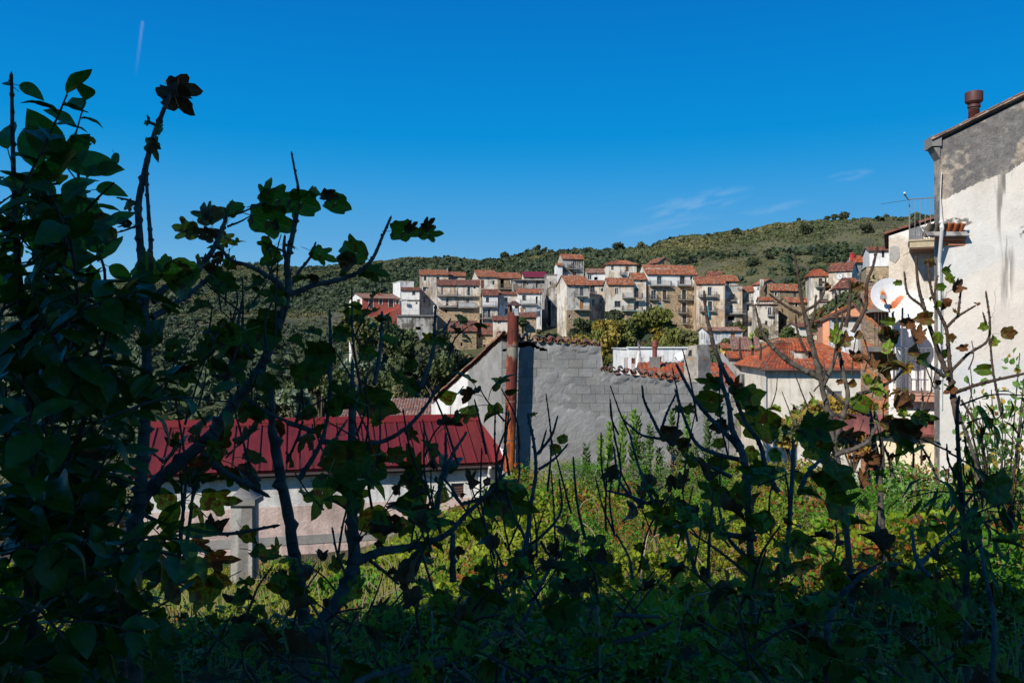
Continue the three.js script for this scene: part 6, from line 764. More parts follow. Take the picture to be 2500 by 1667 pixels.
{ const t = figB; rooted(t, 'L4', 90, 1370, 2.9, 52);
  twigs(t, 'L4', [[2.9, 3.2, 50, 24, 90, 1370, 200, 1230, 330, 1030, 385, 880, 378, 700, 370, 450, 372, 200, 376, 0], [3.1, 3.3, 30, 9, 410, 870, 520, 820, 700, 790, 850, 750, 950, 690, 1030, 600, 1140, 500, 1250, 370], [3.2, 3.3, 12, 6, 1000, 545, 1130, 500, 1210, 420, 1240, 300, 1260, 150, 1275, 10], [3.2, 3.3, 18, 10, 70, 400, 190, 200, 245, 0], [3.2, 3.2, 14, 10, 0, 75, 100, 110, 180, 140, 205, 180], [3.2, 3.2, 16, 10, 205, 185, 330, 190, 520, 190, 650, 130, 760, 30, 870, -130], [3.4, 3.5, 22, 16, 955, 990, 950, 800, 955, 720], [3.4, 3.4, 18, 12, 720, 970, 770, 840, 800, 740], [3.2, 3.3, 16, 8, 860, 600, 880, 430, 910, 300, 912, 140], [3.2, 3.3, 14, 8, 900, 400, 950, 260, 1030, 135], [3.2, 3.3, 10, 7, 1000, 540, 930, 430, 880, 380], [3.1, 3.3, 12, 8, 480, 870, 560, 930, 640, 1000], [3.2, 3.3, 9, 6, 340, 950, 290, 830, 260, 680], [3.2, 3.2, 8, 5, 860, 330, 800, 150, 780, 60], [3.3, 3.4, 12, 7, 240, 250, 300, 130, 345, 60]]);
  twigs(t, 'L2', [[3.2, 3.3, 22, 9, 1028, 1455, 1030, 1330, 1030, 1190], [3.2, 3.4, 14, 9, 905, 1430, 912, 1150, 905, 915], [3.2, 3.4, 14, 9, 1150, 1320, 1185, 1100, 1192, 925], [3.3, 3.5, 16, 8, 1380, 1385, 1470, 1150, 1480, 1000, 1486, 890], [3.3, 3.4, 9, 5, 1480, 1050, 1530, 1020, 1568, 960]]);
  leaves(t, 'L4', 3.15, [[235, 385, 150, 645, 0.1, 'k'], [245, 440, 485, 565, 'u', 'k'], [310, 420, 495, 545, 0.6, 'k'], [500, 262, 150, 330, 0.9, 'k'], [455, 190, 575, 365, 0.2, 'g'], [575, 262, 708, 255, 0.6, 'k'], [420, 350, 605, 475, 'u', 'k'], [560, 560, 415, 805, 0.15, 'g'], [700, 590, 945, 705, 'u', 'g'], [650, 640, 475, 660, 0.9, 'b'], [720, 590, 900, 600, 1, 'b'], [1120, 600, 1268, 645, 'u', 'k'], [1150, 480, 1468, 615, 0.35, 'k'], [1160, 475, 1330, 480, 0.9, 'o'], [1050, 650, 1185, 775, 0.4, 'k'], [700, 110, 750, 190, 0.2, 'k'], [500, 60, 530, 110, 0.2, 'l'], [690, 450, 870, 540, 'u', 'k'], [640, 560, 820, 480, 0.6, 'k'], [130, 200, 160, 240, 0.4, 'o'], [650, 400, 760, 430, 0.4, 'o'], [850, 290, 820, 370, 0.4, 'b'], [1000, 480, 1035, 510, 0.5, 'o'], [1130, 420, 1190, 390, 0.9, 'b'], [540, 1230, 720, 1180, 0.5, 'k'], [0, 1000, 160, 1150, 0.3, 'k'], [440, 1260, 560, 1350, 'u', 'k'], [1000, 990, 1195, 1060, 0.6, 'o'], [1060, 1060, 1300, 1190, 0.3, 'k'], [1110, 1215, 815, 1225, 0.5, 'k'], [780, 1030, 695, 1065, 0.2, 'g'], [1200, 930, 1110, 975, 'u', 'k'], [860, 1040, 940, 1110, 0.6, 'k'], [520, 760, 560, 800, 0.3, 'b'], [970, 790, 1040, 850, 0.3, 'b'], [980, 920, 1010, 900, 0.5, 'b'], [1260, 760, 1230, 790, 0.3, 'b']]);
  leaves(t, 'L2', 3.2, [[990, 945, 1148, 915, 0.3, 'k'], [930, 1022, 1052, 1060, 0.7, 'k'], [940, 1150, 715, 1165, 0.5, 'k'], [1050, 1405, 890, 1320, 0.4, 'k'], [1010, 1330, 1000, 1390, 0.5, 'b'], [1382, 1365, 1295, 1275, 0.4, 'k'], [1385, 1190, 1305, 1235, 0.5, 'k'], [1485, 1065, 1380, 1085, 0.4, 'g'], [1490, 1070, 1568, 1110, 0.5, 'k'], [1060, 1140, 1190, 1160, 0.5, 'k'], [870, 1130, 950, 1170, 0.3, 'g'], [1150, 1500, 1182, 1565, 0.2, 'l'], [700, 1290, 900, 1230, 0.5, 'k'], [760, 1500, 850, 1430, 0.7, 'k']]); }
const figC = plant('fig_tree', 'slender fig with bare forked twigs before the grey wall', 1290, 4, 'tree', figs);
{ const t = figC; rooted(t, 'L4', 640, 1520, 3.1, 22);
  twigs(t, 'L4', [[3.1, 4, 24, 9, 630, 1530, 850, 1470, 1000, 1430, 1200, 1300, 1340, 1240, 1420, 1090, 1500, 930, 1580, 810], [3.6, 4, 22, 9, 1030, 1190, 1200, 1060, 1340, 880, 1380, 740, 1400, 560, 1430, 360, 1420, 200, 1385, 30], [4, 4, 11, 6, 1440, 255, 1520, 150, 1555, 40], [4, 4, 10, 6, 1445, 345, 1540, 280, 1612, 200], [4, 4, 10, 6, 1385, 785, 1500, 690, 1575, 580, 1565, 400], [4, 4, 8, 5, 1455, 250, 1470, 190, 1490, 120], [4.2, 4.2, 10, 6, 1715, 745, 1670, 550, 1645, 275], [4, 4, 10, 6, 1300, 970, 1400, 960, 1480, 870], [3.4, 3.6, 16, 9, 0, 1490, 180, 1520, 360, 1540, 640, 1520], [3.9, 3.9, 12, 9, 1290, 615, 1340, 680, 1375, 760], [3.6, 3.8, 10, 6, 1460, 760, 1520, 850, 1640, 930], [3.3, 3.5, 16, 11, 900, 1190, 1100, 1130, 1240, 1020]], bark);
  leaves(t, 'L4', 3.95, [[1400, 30, 1440, 20, 0.6, 'k'], [1555, 175, 1630, 155, 0.9, 'g'], [1575, 212, 1488, 238, 0.8, 'g'], [1830, 745, 1685, 800, 'u', 'k'], [1880, 885, 1650, 870, 0.5, 'k'], [1600, 980, 1785, 1045, 0.9, 'b'], [1660, 960, 1740, 940, 0.4, 'y'], [1310, 810, 1440, 815, 'u', 'k'], [1570, 850, 1680, 880, 'u', 'k']]);
  leaves(t, 'L4', 2.9, [[1490, 1190, 1725, 1095, 0.6, 'k'], [1720, 1305, 1715, 1460, 'u', 'g'], [1270, 1380, 1335, 1580, 'u', 'g'], [1560, 1330, 1480, 1390, 0.3, 'k'], [1060, 1330, 1130, 1400, 0.3, 'g'], [330, 1460, 540, 1568, 0.6, 'k'], [290, 1390, 380, 1400, 'u', 'k'], [300, 1470, 410, 1490, 'u', 'g'], [1120, 1440, 1260, 1568, 0.5, 'k']]); }
const figD = plant('fig_tree', 'dark fig at right of centre with brown curled leaves', 1700, 4.4, 'tree', figs);
{ const t = figD; rooted(t, 'Z2', 960, 1240, 4.2, 24);
  twigs(t, 'Z2', [[4.2, 4.4, 26, 12, 960, 1230, 940, 1050, 900, 900, 850, 800, 820, 600, 772, 450, 765, 335], [4.3, 4.4, 17, 9, 920, 960, 830, 850, 720, 740, 600, 600, 540, 500, 450, 330], [4.3, 4.4, 15, 8, 900, 1005, 750, 970, 600, 900, 520, 750, 440, 510], [4.5, 4.5, 12, 7, 430, 905, 340, 830, 270, 700, 215, 580, 200, 480], [4.5, 4.5, 9, 6, 340, 790, 370, 690, 440, 540], [4.5, 4.5, 9, 6, 360, 860, 200, 830, 120, 770, 70, 720], [4.4, 4.6, 18, 10, 1180, 1240, 1100, 1100, 1040, 880, 950, 750, 870, 560, 840, 430], [4.1, 4.1, 14, 8, 840, 1130, 700, 1060, 590, 1000], [4, 4, 12, 8, 1275, 1240, 1290, 1000, 1280, 870], [4, 4.1, 16, 10, 1330, 1235, 1400, 1090, 1480, 1010]]);
  twigs(t, 'M', [[4.6, 4.6, 15, 14, 2110, 830, 1980, 570, 1900, 380, 1820, 170, 1780, 0]]); twigs(t, 'C', [[4.6, 4.6, 14, 8, 1725, 1470, 1680, 1250, 1630, 1050, 1600, 850, 1585, 660]], barkB);
  twigs(t, 'L5', [[4, 4.2, 18, 8, 1190, 960, 1000, 850, 880, 720, 835, 560], [4, 4, 20, 12, 1050, 740, 860, 710, 740, 660, 635, 615], [4, 4.1, 12, 7, 430, 540, 330, 500, 200, 465], [4, 4.2, 10, 6, 340, 970, 320, 850, 250, 720], [4, 4.2, 12, 6, 470, 560, 380, 340, 325, 150], [4, 4.2, 12, 6, 400, 560, 270, 420, 232, 215], [3.8, 4, 14, 8, 700, 930, 660, 760, 640, 640], [3.9, 4, 12, 7, 1210, 960, 1240, 600, 1262, 170], [3, 3, 16, 10, 230, 1180, 360, 1185, 490, 1190], [3.2, 3.2, 18, 10, 230, 1340, 400, 1290, 560, 1220]]);
  leaves(t, 'Z2', 4.4, [[762, 470, 575, 425, 0.3, 'k'], [765, 500, 680, 400, 0.6, 'k'], [760, 605, 552, 560, 0.3, 'k'], [850, 535, 890, 395, 0.4, 'o'], [880, 540, 820, 480, 0.5, 'b'], [905, 500, 970, 500, 0.3, 'g'], [870, 585, 1118, 518, 0.6, 'k'], [900, 545, 1010, 540, 0.6, 'g'], [735, 690, 790, 620, 0.3, 'k'], [490, 645, 402, 640, 0.5, 'k'], [500, 655, 608, 615, 0.5, 'k'], [480, 620, 470, 690, 0.3, 'k'], [800, 745, 655, 790, 0.7, 'b'], [760, 720, 800, 780, 0.4, 'b'], [345, 812, 550, 825, 0.9, 'b'], [800, 870, 688, 912, 0.3, 'l'], [940, 920, 1045, 1040, 0.2, 'l'], [1115, 935, 1210, 1030, 0.2, 'l'], [1190, 795, 850, 680, 0.5, 'k'], [940, 640, 1060, 670, 0.5, 'k'], [1340, 795, 1645, 735, 0.4, 'k'], [1400, 740, 1390, 650, 0.4, 'k'], [1560, 965, 1310, 850, 0.5, 'k'], [1350, 880, 1430, 810, 0.2, 'l'], [530, 870, 420, 900, 0.2, 'o'], [480, 940, 540, 830, 0.4, 'o'], [1210, 760, 1260, 840, 0.5, 'k'], [800, 1000, 650, 1070, 0.4, 'k'], [600, 1050, 500, 960, 0.4, 'k'], [1480, 1085, 1785, 1215, 0.25, 'k'], [1060, 1100, 900, 1080, 0.6, 'k'], [1290, 1100, 1380, 1180, 0.3, 'g'], [1500, 1150, 1600, 1235, 0.3, 'l']]);
  leaves(t, 'L5', 3.6, [[1335, 1205, 1045, 1060, 0.3, 'g'], [1130, 880, 890, 930, 0.2, 'l'], [930, 1245, 770, 1300, 0.3, 'l'], [1070, 1385, 935, 1550, 0.2, 'g'], [545, 1385, 675, 1480, 'u', 'k'], [475, 1455, 470, 1610, 'u', 'k'], [1130, 592, 965, 700, 0.4, 'k'], [712, 600, 555, 550, 0.5, 'g'], [585, 600, 380, 612, 0.8, 'g'], [870, 512, 690, 395, 0.3, 'k'], [880, 532, 1025, 400, 0.4, 'k'], [1150, 382, 935, 335, 0.7, 'k'], [1240, 722, 1405, 855, 0.2, 'g'], [1150, 1400, 1392, 1495, 'u', 'g'], [1250, 890, 1390, 960, 0.3, 'y'], [1160, 900, 1260, 980, 0.6, 'b'], [930, 1250, 1090, 1310, 0.6, 'o'], [620, 660, 470, 700, 0.5, 'k'], [250, 340, 200, 420, 0.6, 'k'], [240, 340, 130, 400, 0.8, 'b'], [560, 380, 540, 480, 0.6, 'b'], [400, 640, 370, 690, 'u', 'k'], [400, 780, 330, 830, 0.3, 'k'], [760, 590, 780, 740, 0.5, 'g'], [680, 1010, 610, 1090, 0.5, 'k'], [780, 940, 700, 970, 'u', 'k'], [1090, 1040, 1250, 990, 0.5, 'g'], [940, 1260, 1010, 1400, 0.4, 'k'], [700, 1180, 740, 1290, 0.7, 'b'], [420, 1230, 500, 1290, 0.9, 'b']]); }
const figE = plant('fig_tree', 'sunlit fig with grey stems before the orange roofs', 2010, 6, 'tree', figs);
{ const t = figE; rooted(t, 'Z2', 1640, 1230, 6, 20);
  twigs(t, 'Z2', [[6, 6, 22, 18, 1625, 1230, 1600, 1000, 1570, 880, 1548, 700, 1500, 520, 1482, 420], [6, 6, 20, 15, 1485, 430, 1440, 250, 1400, 100, 1375, -30], [6, 6, 18, 9, 1475, 420, 1380, 370, 1250, 300, 1180, 240, 1100, 150, 1060, 80, 1040, 0], [6, 6, 16, 10, 1500, 470, 1560, 350, 1600, 230, 1620, 190], [6, 6.1, 18, 12, 1580, 880, 1640, 700, 1678, 550, 1650, 400, 1600, 170], [6, 6.1, 12, 8, 1515, 480, 1650, 600, 1760, 660, 1830, 690], [5.6, 5.6, 14, 10, 1590, 970, 1720, 930, 1830, 870, 1880, 770], [6, 6, 8, 5, 1640, 700, 1520, 640, 1440, 580, 1405, 525]]);
  twigs(t, 'D', [[6, 6, 15, 8, 1200, 1560, 1120, 1300, 1060, 1050, 1020, 850, 990, 700, 960, 480, 920, 250, 905, 140], [6, 6, 10, 6, 1040, 890, 1180, 810, 1280, 690, 1320, 560, 1325, 430], [6, 6, 10, 6, 1000, 940, 870, 880, 700, 770, 560, 665], [6, 6, 10, 7, 1110, 1120, 1170, 960, 1190, 690], [6, 6, 10, 6, 840, 1560, 640, 1430, 520, 1310, 450, 1200, 400, 1000, 365, 840], [6, 6, 14, 8, 1600, 1110, 1640, 900, 1660, 650, 1650, 470], [6, 6, 14, 8, 1700, 1180, 1830, 930, 1880, 800, 1880, 650, 1900, 470, 1970, 290, 2030, 30], [6, 6, 9, 6, 1860, 860, 1800, 730, 1720, 600], [6, 6, 10, 7, 1490, 1150, 1470, 900, 1465, 650], [6, 6, 10, 7, 1520, 1180, 1560, 1000, 1550, 920], [6, 6, 8, 5, 320, 1500, 330, 1380, 320, 1240], [6, 6, 9, 6, 1080, 1500, 1000, 1330, 930, 1130, 915, 960], [6, 6, 8, 6, 175, 1560, 150, 1400, 150, 1270], [6, 6, 7, 5, 430, 1560, 440, 1450, 435, 1350]], barkB);
  leaves(t, 'Z2', 5.9, [[1575, 165, 1592, 20, 0.2, 'l'], [1640, 192, 1690, 55, 0.4, 'o'], [1650, 190, 1600, 90, 0.7, 'k'], [1730, 130, 1785, 70, 0.3, 'o'], [1620, 200, 1570, 240, 0.7, 'b'], [1740, 250, 1790, 200, 0.6, 'b'], [1730, 290, 1700, 200, 0.5, 'b'], [1730, 300, 1790, 280, 0.5, 'b'], [1830, 642, 1680, 545, 0.4, 'k'], [1860, 640, 1910, 600, 0.5, 'g'], [1790, 400, 1850, 480, 0.2, 'l'], [1850, 470, 1925, 395, 0.2, 'l'], [1860, 490, 1940, 555, 0.2, 'l'], [1640, 440, 1570, 450, 0.7, 'b'], [1680, 470, 1760, 430, 0.5, 'o'], [1890, 1000, 1770, 970, 0.6, 'b'], [1280, 650, 1310, 610, 0.5, 'b'], [1400, 600, 1415, 575, 0.4, 'b'], [1880, 330, 2080, 260, 0.4, 'o'], [1900, 350, 1860, 320, 0.6, 'k']], 0.12);
  leaves(t, 'D', 5.95, [[1330, 560, 1390, 480, 0.7, 'b'], [1330, 540, 1370, 650, 0.7, 'b'], [1300, 500, 1260, 500, 0.6, 'b'], [1680, 600, 1880, 500, 0.5, 'o'], [1830, 560, 1830, 640, 0.6, 'b'], [1960, 440, 2030, 410, 0.7, 'k'], [1230, 960, 1320, 830, 0.8, 'o'], [1140, 1130, 1260, 1110, 0.6, 'o'], [1690, 560, 1700, 480, 0.4, 'o']], 0.1);
  for (const [x, y] of [[312, 1215], [300, 1262], [316, 1385]]) { const g = new THREE.SphereGeometry(1, 12, 9), q = g.attributes.position; for (let i = 0; i < q.count; i++) if (q.getY(i) < 0) { q.setX(i, q.getX(i) * (1 + q.getY(i) * 0.35)); q.setZ(i, q.getZ(i) * (1 + q.getY(i) * 0.35)); } g.computeVertexNormals(); const m = mesh('fig_fruit', g, std('green fig skin', lin(0.2, 0.28, 0.04), { roughness: 0.5 }), t); m.scale.setScalar(0.016); m.position.copy(inPlant(t, 'D', x, y, 5.98)); } }
const figF = plant('fig_tree', 'sunlit fig with knobbly twigs before the tall white house', 2310, 7, 'tree', figs);
{ const t = figF; rooted(t, 'Z', 1300, 1560, 6.6, 18);
  twigs(t, 'R1', [[6.8, 7, 24, 16, 610, 1520, 590, 1430, 575, 1330], [7, 7, 17, 8, 575, 1335, 540, 1260, 500, 1150, 465, 1040, 435, 930, 422, 800], [7, 7, 9, 6, 450, 1010, 390, 960, 372, 865], [7, 7, 14, 7, 575, 1330, 565, 1200, 555, 1110, 520, 1030, 490, 940, 475, 830], [7, 7, 10, 6, 560, 1100, 600, 1060, 680, 1010], [7, 7, 9, 6, 605, 1060, 612, 1000, 620, 930], [7, 7, 10, 6, 580, 1290, 650, 1220, 735, 1160, 745, 1090, 728, 950], [6.6, 6.2, 12, 9, 600, 1385, 700, 1350, 891, 1305], [6.8, 6.8, 9, 6, 800, 1500, 760, 1300, 745, 1150], [7, 7, 7, 5, 500, 985, 515, 890, 520, 880], [7, 7, 8, 5, 735, 1110, 715, 1040], [6.5, 6.5, 8, 5, 620, 1420, 720, 1560, 760, 1568]], barkB);
  twigs(t, 'Z', [[6.6, 6.6, 22, 14, 1300, 1560, 1275, 1300, 1240, 1130, 1210, 900, 1190, 780], [6.6, 6.6, 16, 11, 1320, 1480, 1330, 1250, 1300, 1020, 1250, 820], [6.6, 6.6, 14, 9, 1240, 1160, 1130, 1140, 1020, 1200], [6.6, 6.6, 12, 7, 1060, 620, 1250, 570, 1450, 460, 1560, 350, 1640, 250], [6.7, 6.7, 12, 8, 1440, 1500, 1400, 1300, 1340, 1170], [6.6, 6.6, 9, 5, 1740, 820, 1760, 680, 1745, 560], [6.6, 6.6, 9, 6, 1930, 1560, 1830, 1320, 1700, 1100], [6.5, 6.5, 8, 5, 1660, 1400, 1660, 1200, 1650, 1130], [6.5, 6.5, 10, 6, 1190, 1560, 1180, 1380, 1190, 1340], [6.7, 6.6, 14, 8, 1990, 430, 1850, 330, 1700, 280]]);
  leaves(t, 'R1', 6.95, [[465, 812, 528, 828, 0.5, 'o'], [535, 862, 602, 850, 0.9, 'k'], [550, 885, 600, 912, 0.6, 'g'], [585, 935, 652, 885, 0.6, 'b'], [362, 912, 318, 908, 0.3, 'k'], [490, 1062, 415, 1068, 0.6, 'o'], [410, 1085, 345, 1090, 0.8, 'b'], [430, 1160, 425, 1085, 0.2, 'b'], [330, 1080, 268, 1075, 0.6, 'k'], [275, 1135, 372, 1182, 0.4, 'o'], [520, 985, 515, 1035, 0.4, 'g'], [540, 980, 550, 1045, 0.5, 'b'], [600, 1040, 580, 1020, 0.4, 'y'], [640, 1190, 585, 1195, 0.7, 'b'], [745, 1285, 675, 1290, 0.5, 'k'], [790, 1130, 880, 1125, 0.7, 'o'], [735, 1090, 695, 1110, 0.4, 'g'], [690, 1010, 680, 985, 0.6, 'b'], [480, 975, 500, 985, 0.4, 'k'], [530, 1340, 490, 1345, 0.4, 'b'], [585, 1360, 545, 1400, 0.4, 'b'], [500, 1130, 545, 1180, 0.4, 'g'], [510, 930, 565, 925, 0.9, 'k'], [590, 1160, 560, 1130, 0.5, 'o'], [540, 1200, 550, 1250, 0.4, 'k'], [740, 1180, 780, 1130, 0.5, 'g']], 0.12);
  leaves(t, 'Z2', 6.4, [[1905, 85, 2085, 182, 0.5, 'o'], [2050, 20, 2145, 25, 0.8, 'b'], [2165, 155, 2165, 20, 0.2, 'b'], [2110, 240, 2235, 190, 0.5, 'o'], [2170, 282, 2318, 295, 0.6, 'k'], [2130, 312, 2075, 412, 0.5, 'y'], [2020, 620, 2120, 505, 0.2, 'b'], [2030, 622, 2250, 540, 0.5, 'o'], [1905, 740, 2060, 730, 0.4, 'o'], [1950, 760, 2060, 720, 0.2, 'y'], [2000, 780, 2280, 905, 0.5, 'b'], [1960, 790, 1900, 850, 0.4, 'k'], [2200, 692, 2298, 720, 0.4, 'g'], [2140, 690, 2170, 740, 0.3, 'g'], [2080, 870, 2150, 930, 0.3, 'k'], [2040, 860, 2020, 910, 0.3, 'y'], [1970, 600, 1920, 650, 0.3, 'l'], [2200, 980, 2260, 1030, 0.6, 'b'], [2060, 500, 2000, 540, 0.4, 'o'], [1940, 560, 1990, 510, 0.5, 'o'], [2000, 960, 1950, 1010, 0.5, 'b'], [2110, 1120, 2090, 1140, 0.4, 'y']], 0.15); }
const figG = plant('fig_tree', 'low fig filling the lower right corner with broad leaves', 2200, 2.4, 'tree', figs);
{ const t = figG; twigs(t, 'L6', [[2.2, 2.6, 18, 9, 1230, 1568, 1240, 1200, 1180, 900, 1160, 700], [2.8, 3, 14, 8, 40, 960, 75, 560, 90, 180], [2.4, 2.6, 24, 12, 290, 1560, 290, 1240, 380, 1050, 560, 900], [4, 4.4, 16, 9, 760, 960, 900, 800, 1050, 670], [2.6, 2.8, 16, 10, 880, 970, 800, 870, 770, 700], [6.6, 6.6, 18, 14, 560, 760, 590, 540, 580, 320, 545, 150], [2.5, 2.6, 14, 8, 270, 900, 400, 970, 470, 1080], [6.5, 6.5, 12, 9, 350, 240, 450, 220, 530, 160], [6.8, 6.8, 16, 10, 1170, 480, 1120, 250, 1060, 80]]);
  leaves(t, 'L6', 2.5, [[1065, 1195, 865, 975, 0.2, 'g'], [1060, 1190, 1150, 1080, 0.5, 'k'], [1185, 1365, 1010, 1400, 0.3, 'g'], [250, 340, 495, 520, 0.2, 'k'], [1410, 1205, 1305, 1085, 0.3, 'g'], [1165, 1480, 1405, 1568, 'u', 'g'], [0, 1400, 220, 1475, 'u', 'g'], [160, 1200, 10, 1090, 0.3, 'g'], [160, 1195, 300, 1140, 0.4, 'k'], [270, 880, 360, 1090, 0.3, 'g'], [200, 870, 110, 900, 0.3, 'y'], [70, 720, 240, 840, 0.3, 'g'], [660, 1390, 940, 1450, 0.6, 'k'], [500, 1360, 320, 1380, 0.6, 'k'], [1010, 1330, 870, 1150, 0.6, 'k'], [380, 960, 470, 1050, 0.6, 'b'], [640, 910, 680, 1000, 0.7, 'b'], [330, 760, 380, 700, 0.3, 'b'], [270, 520, 540, 600, 0.6, 'k'], [1170, 460, 1400, 420, 0.6, 'k'], [1110, 1560, 1200, 1440, 0.6, 'b'], [700, 1240, 860, 1270, 0.9, 'b'], [340, 1300, 500, 1260, 0.4, 'k'], [130, 110, 370, 80, 0.5, 'k'], [490, 280, 560, 250, 0.4, 'o'], [350, 170, 480, 130, 0.7, 'o'], [640, 90, 870, 190, 0.5, 'o'], [700, 180, 790, 250, 0.3, 'k'], [770, 40, 890, 50, 0.3, 'g'], [100, 140, 230, 150, 0.2, 'l'], [480, 1030, 550, 1090, 'u', 'k'], [600, 1100, 800, 1080, 'u', 'k'], [900, 940, 920, 1000, 0.8, 'b'], [300, 1420, 130, 1350, 0.4, 'k'], [820, 1450, 1010, 1440, 0.5, 'g']], 0.3);
  for (let i = 0; i < 26; i++) spray(t, inPlant(t, 'L6', rr(-200, 1500), rr(560, 1750), rr(2.2, 3.6)), V3(rr(-0.8, 0.8), rr(0.1, 0.9), rr(-0.3, 0.5)).normalize(), rr(0.1, 0.28), 3, rr(0.07, 0.12), 'fig', 'ggglkob', 0.5); }
{ const t = plant('fig_tree', 'low spreading fig across the bottom of the view', 1100, 2.3, 'tree', figs); twigs(t, 'L4', [[2.2, 2.6, 24, 12, 300, 1700, 420, 1560, 600, 1500, 900, 1420], [2.2, 2.8, 20, 8, 1300, 1700, 1240, 1560, 1260, 1440], [2.3, 2.6, 16, 8, 940, 1470, 1060, 1568, 1100, 1700]]);
  for (let i = 0; i < 52; i++) { const px = rr(500, 2100); spray(t, at(px, rr(1450, 1740) - (px > 1500 ? rr(0, 140) : 0), rr(2.1, 3.4)).sub(t.position), V3(rr(-0.8, 0.8), rr(0.1, 0.9), rr(-0.3, 0.5)).normalize(), rr(0.1, 0.28), 3, rr(0.06, 0.11), 'fig', 'ggglkob', 0.5); } }

function sprinkle(t, n, x0, x1, y0, y1, d0, d1, s0, s1, tints) { for (let i = 0; i < n / 3; i++) { const p = at(rr(x0, x1), rr(y0, y1), rr(d0, d1)).sub(t.position); spray(t, p, V3(rr(-0.7, 0.7), rr(0.2, 1), rr(-0.4, 0.4)).normalize(), rr(0.12, 0.3), 1 + Math.floor(rr(1, 4)), rr(s0, s1), 'fig', tints, 0.6, 0.0045); } }
function bare(t, n, x0, x1, y0, y1, d0, d1) { for (let i = 0; i < n; i++) { const p = at(rr(x0, x1), rr(y0, y1), rr(d0, d1)).sub(t.position), k = V3(rr(-0.45, 0.45), 1, rr(-0.3, 0.3)).normalize(), l = rr(0.15, 0.45); mesh('twig', limb([p, p.clone().addScaledVector(k, l * 0.5).add(V3(rr(-0.03, 0.03), 0, 0)), p.clone().addScaledVector(k, l)], 0.0055, 0.0028), barkB, t); } }
rnd = mulberry(67);
sprinkle(figA, 34, 340, 800, 860, 1450, 3.1, 3.6, 0.08, 0.15, 'kkkgo'); sprinkle(figA, 22, 480, 760, 640, 900, 3.3, 3.6, 0.06, 0.11, 'kkgo'); sprinkle(figB, 44, 780, 1280, 1000, 1500, 3, 3.5, 0.07, 0.15, 'kkkgob'); sprinkle(figB, 16, 820, 1120, 820, 1000, 3.2, 3.5, 0.06, 0.11, 'kkg'); sprinkle(figC, 26, 1250, 1600, 1300, 1560, 3.2, 4.2, 0.07, 0.14, 'kkgb'); sprinkle(figD, 26, 1500, 2000, 1180, 1500, 3.3, 4.4, 0.07, 0.14, 'kgglob'); sprinkle(figE, 26, 1840, 2180, 940, 1280, 5.4, 6.2, 0.07, 0.13, 'glllgob'); sprinkle(figF, 36, 2080, 2480, 920, 1300, 5.8, 7.2, 0.06, 0.12, 'glllgob');
bare(figA, 14, 380, 760, 800, 1300, 3.1, 3.5); bare(figB, 18, 800, 1250, 950, 1450, 3, 3.4); bare(figC, 12, 1230, 1500, 1150, 1450, 3.6, 4.2); bare(figD, 18, 1450, 1900, 1000, 1400, 3.8, 4.4); bare(figE, 10, 1850, 2150, 850, 1200, 5.6, 6.2); bare(figF, 14, 2150, 2480, 900, 1250, 6, 7);

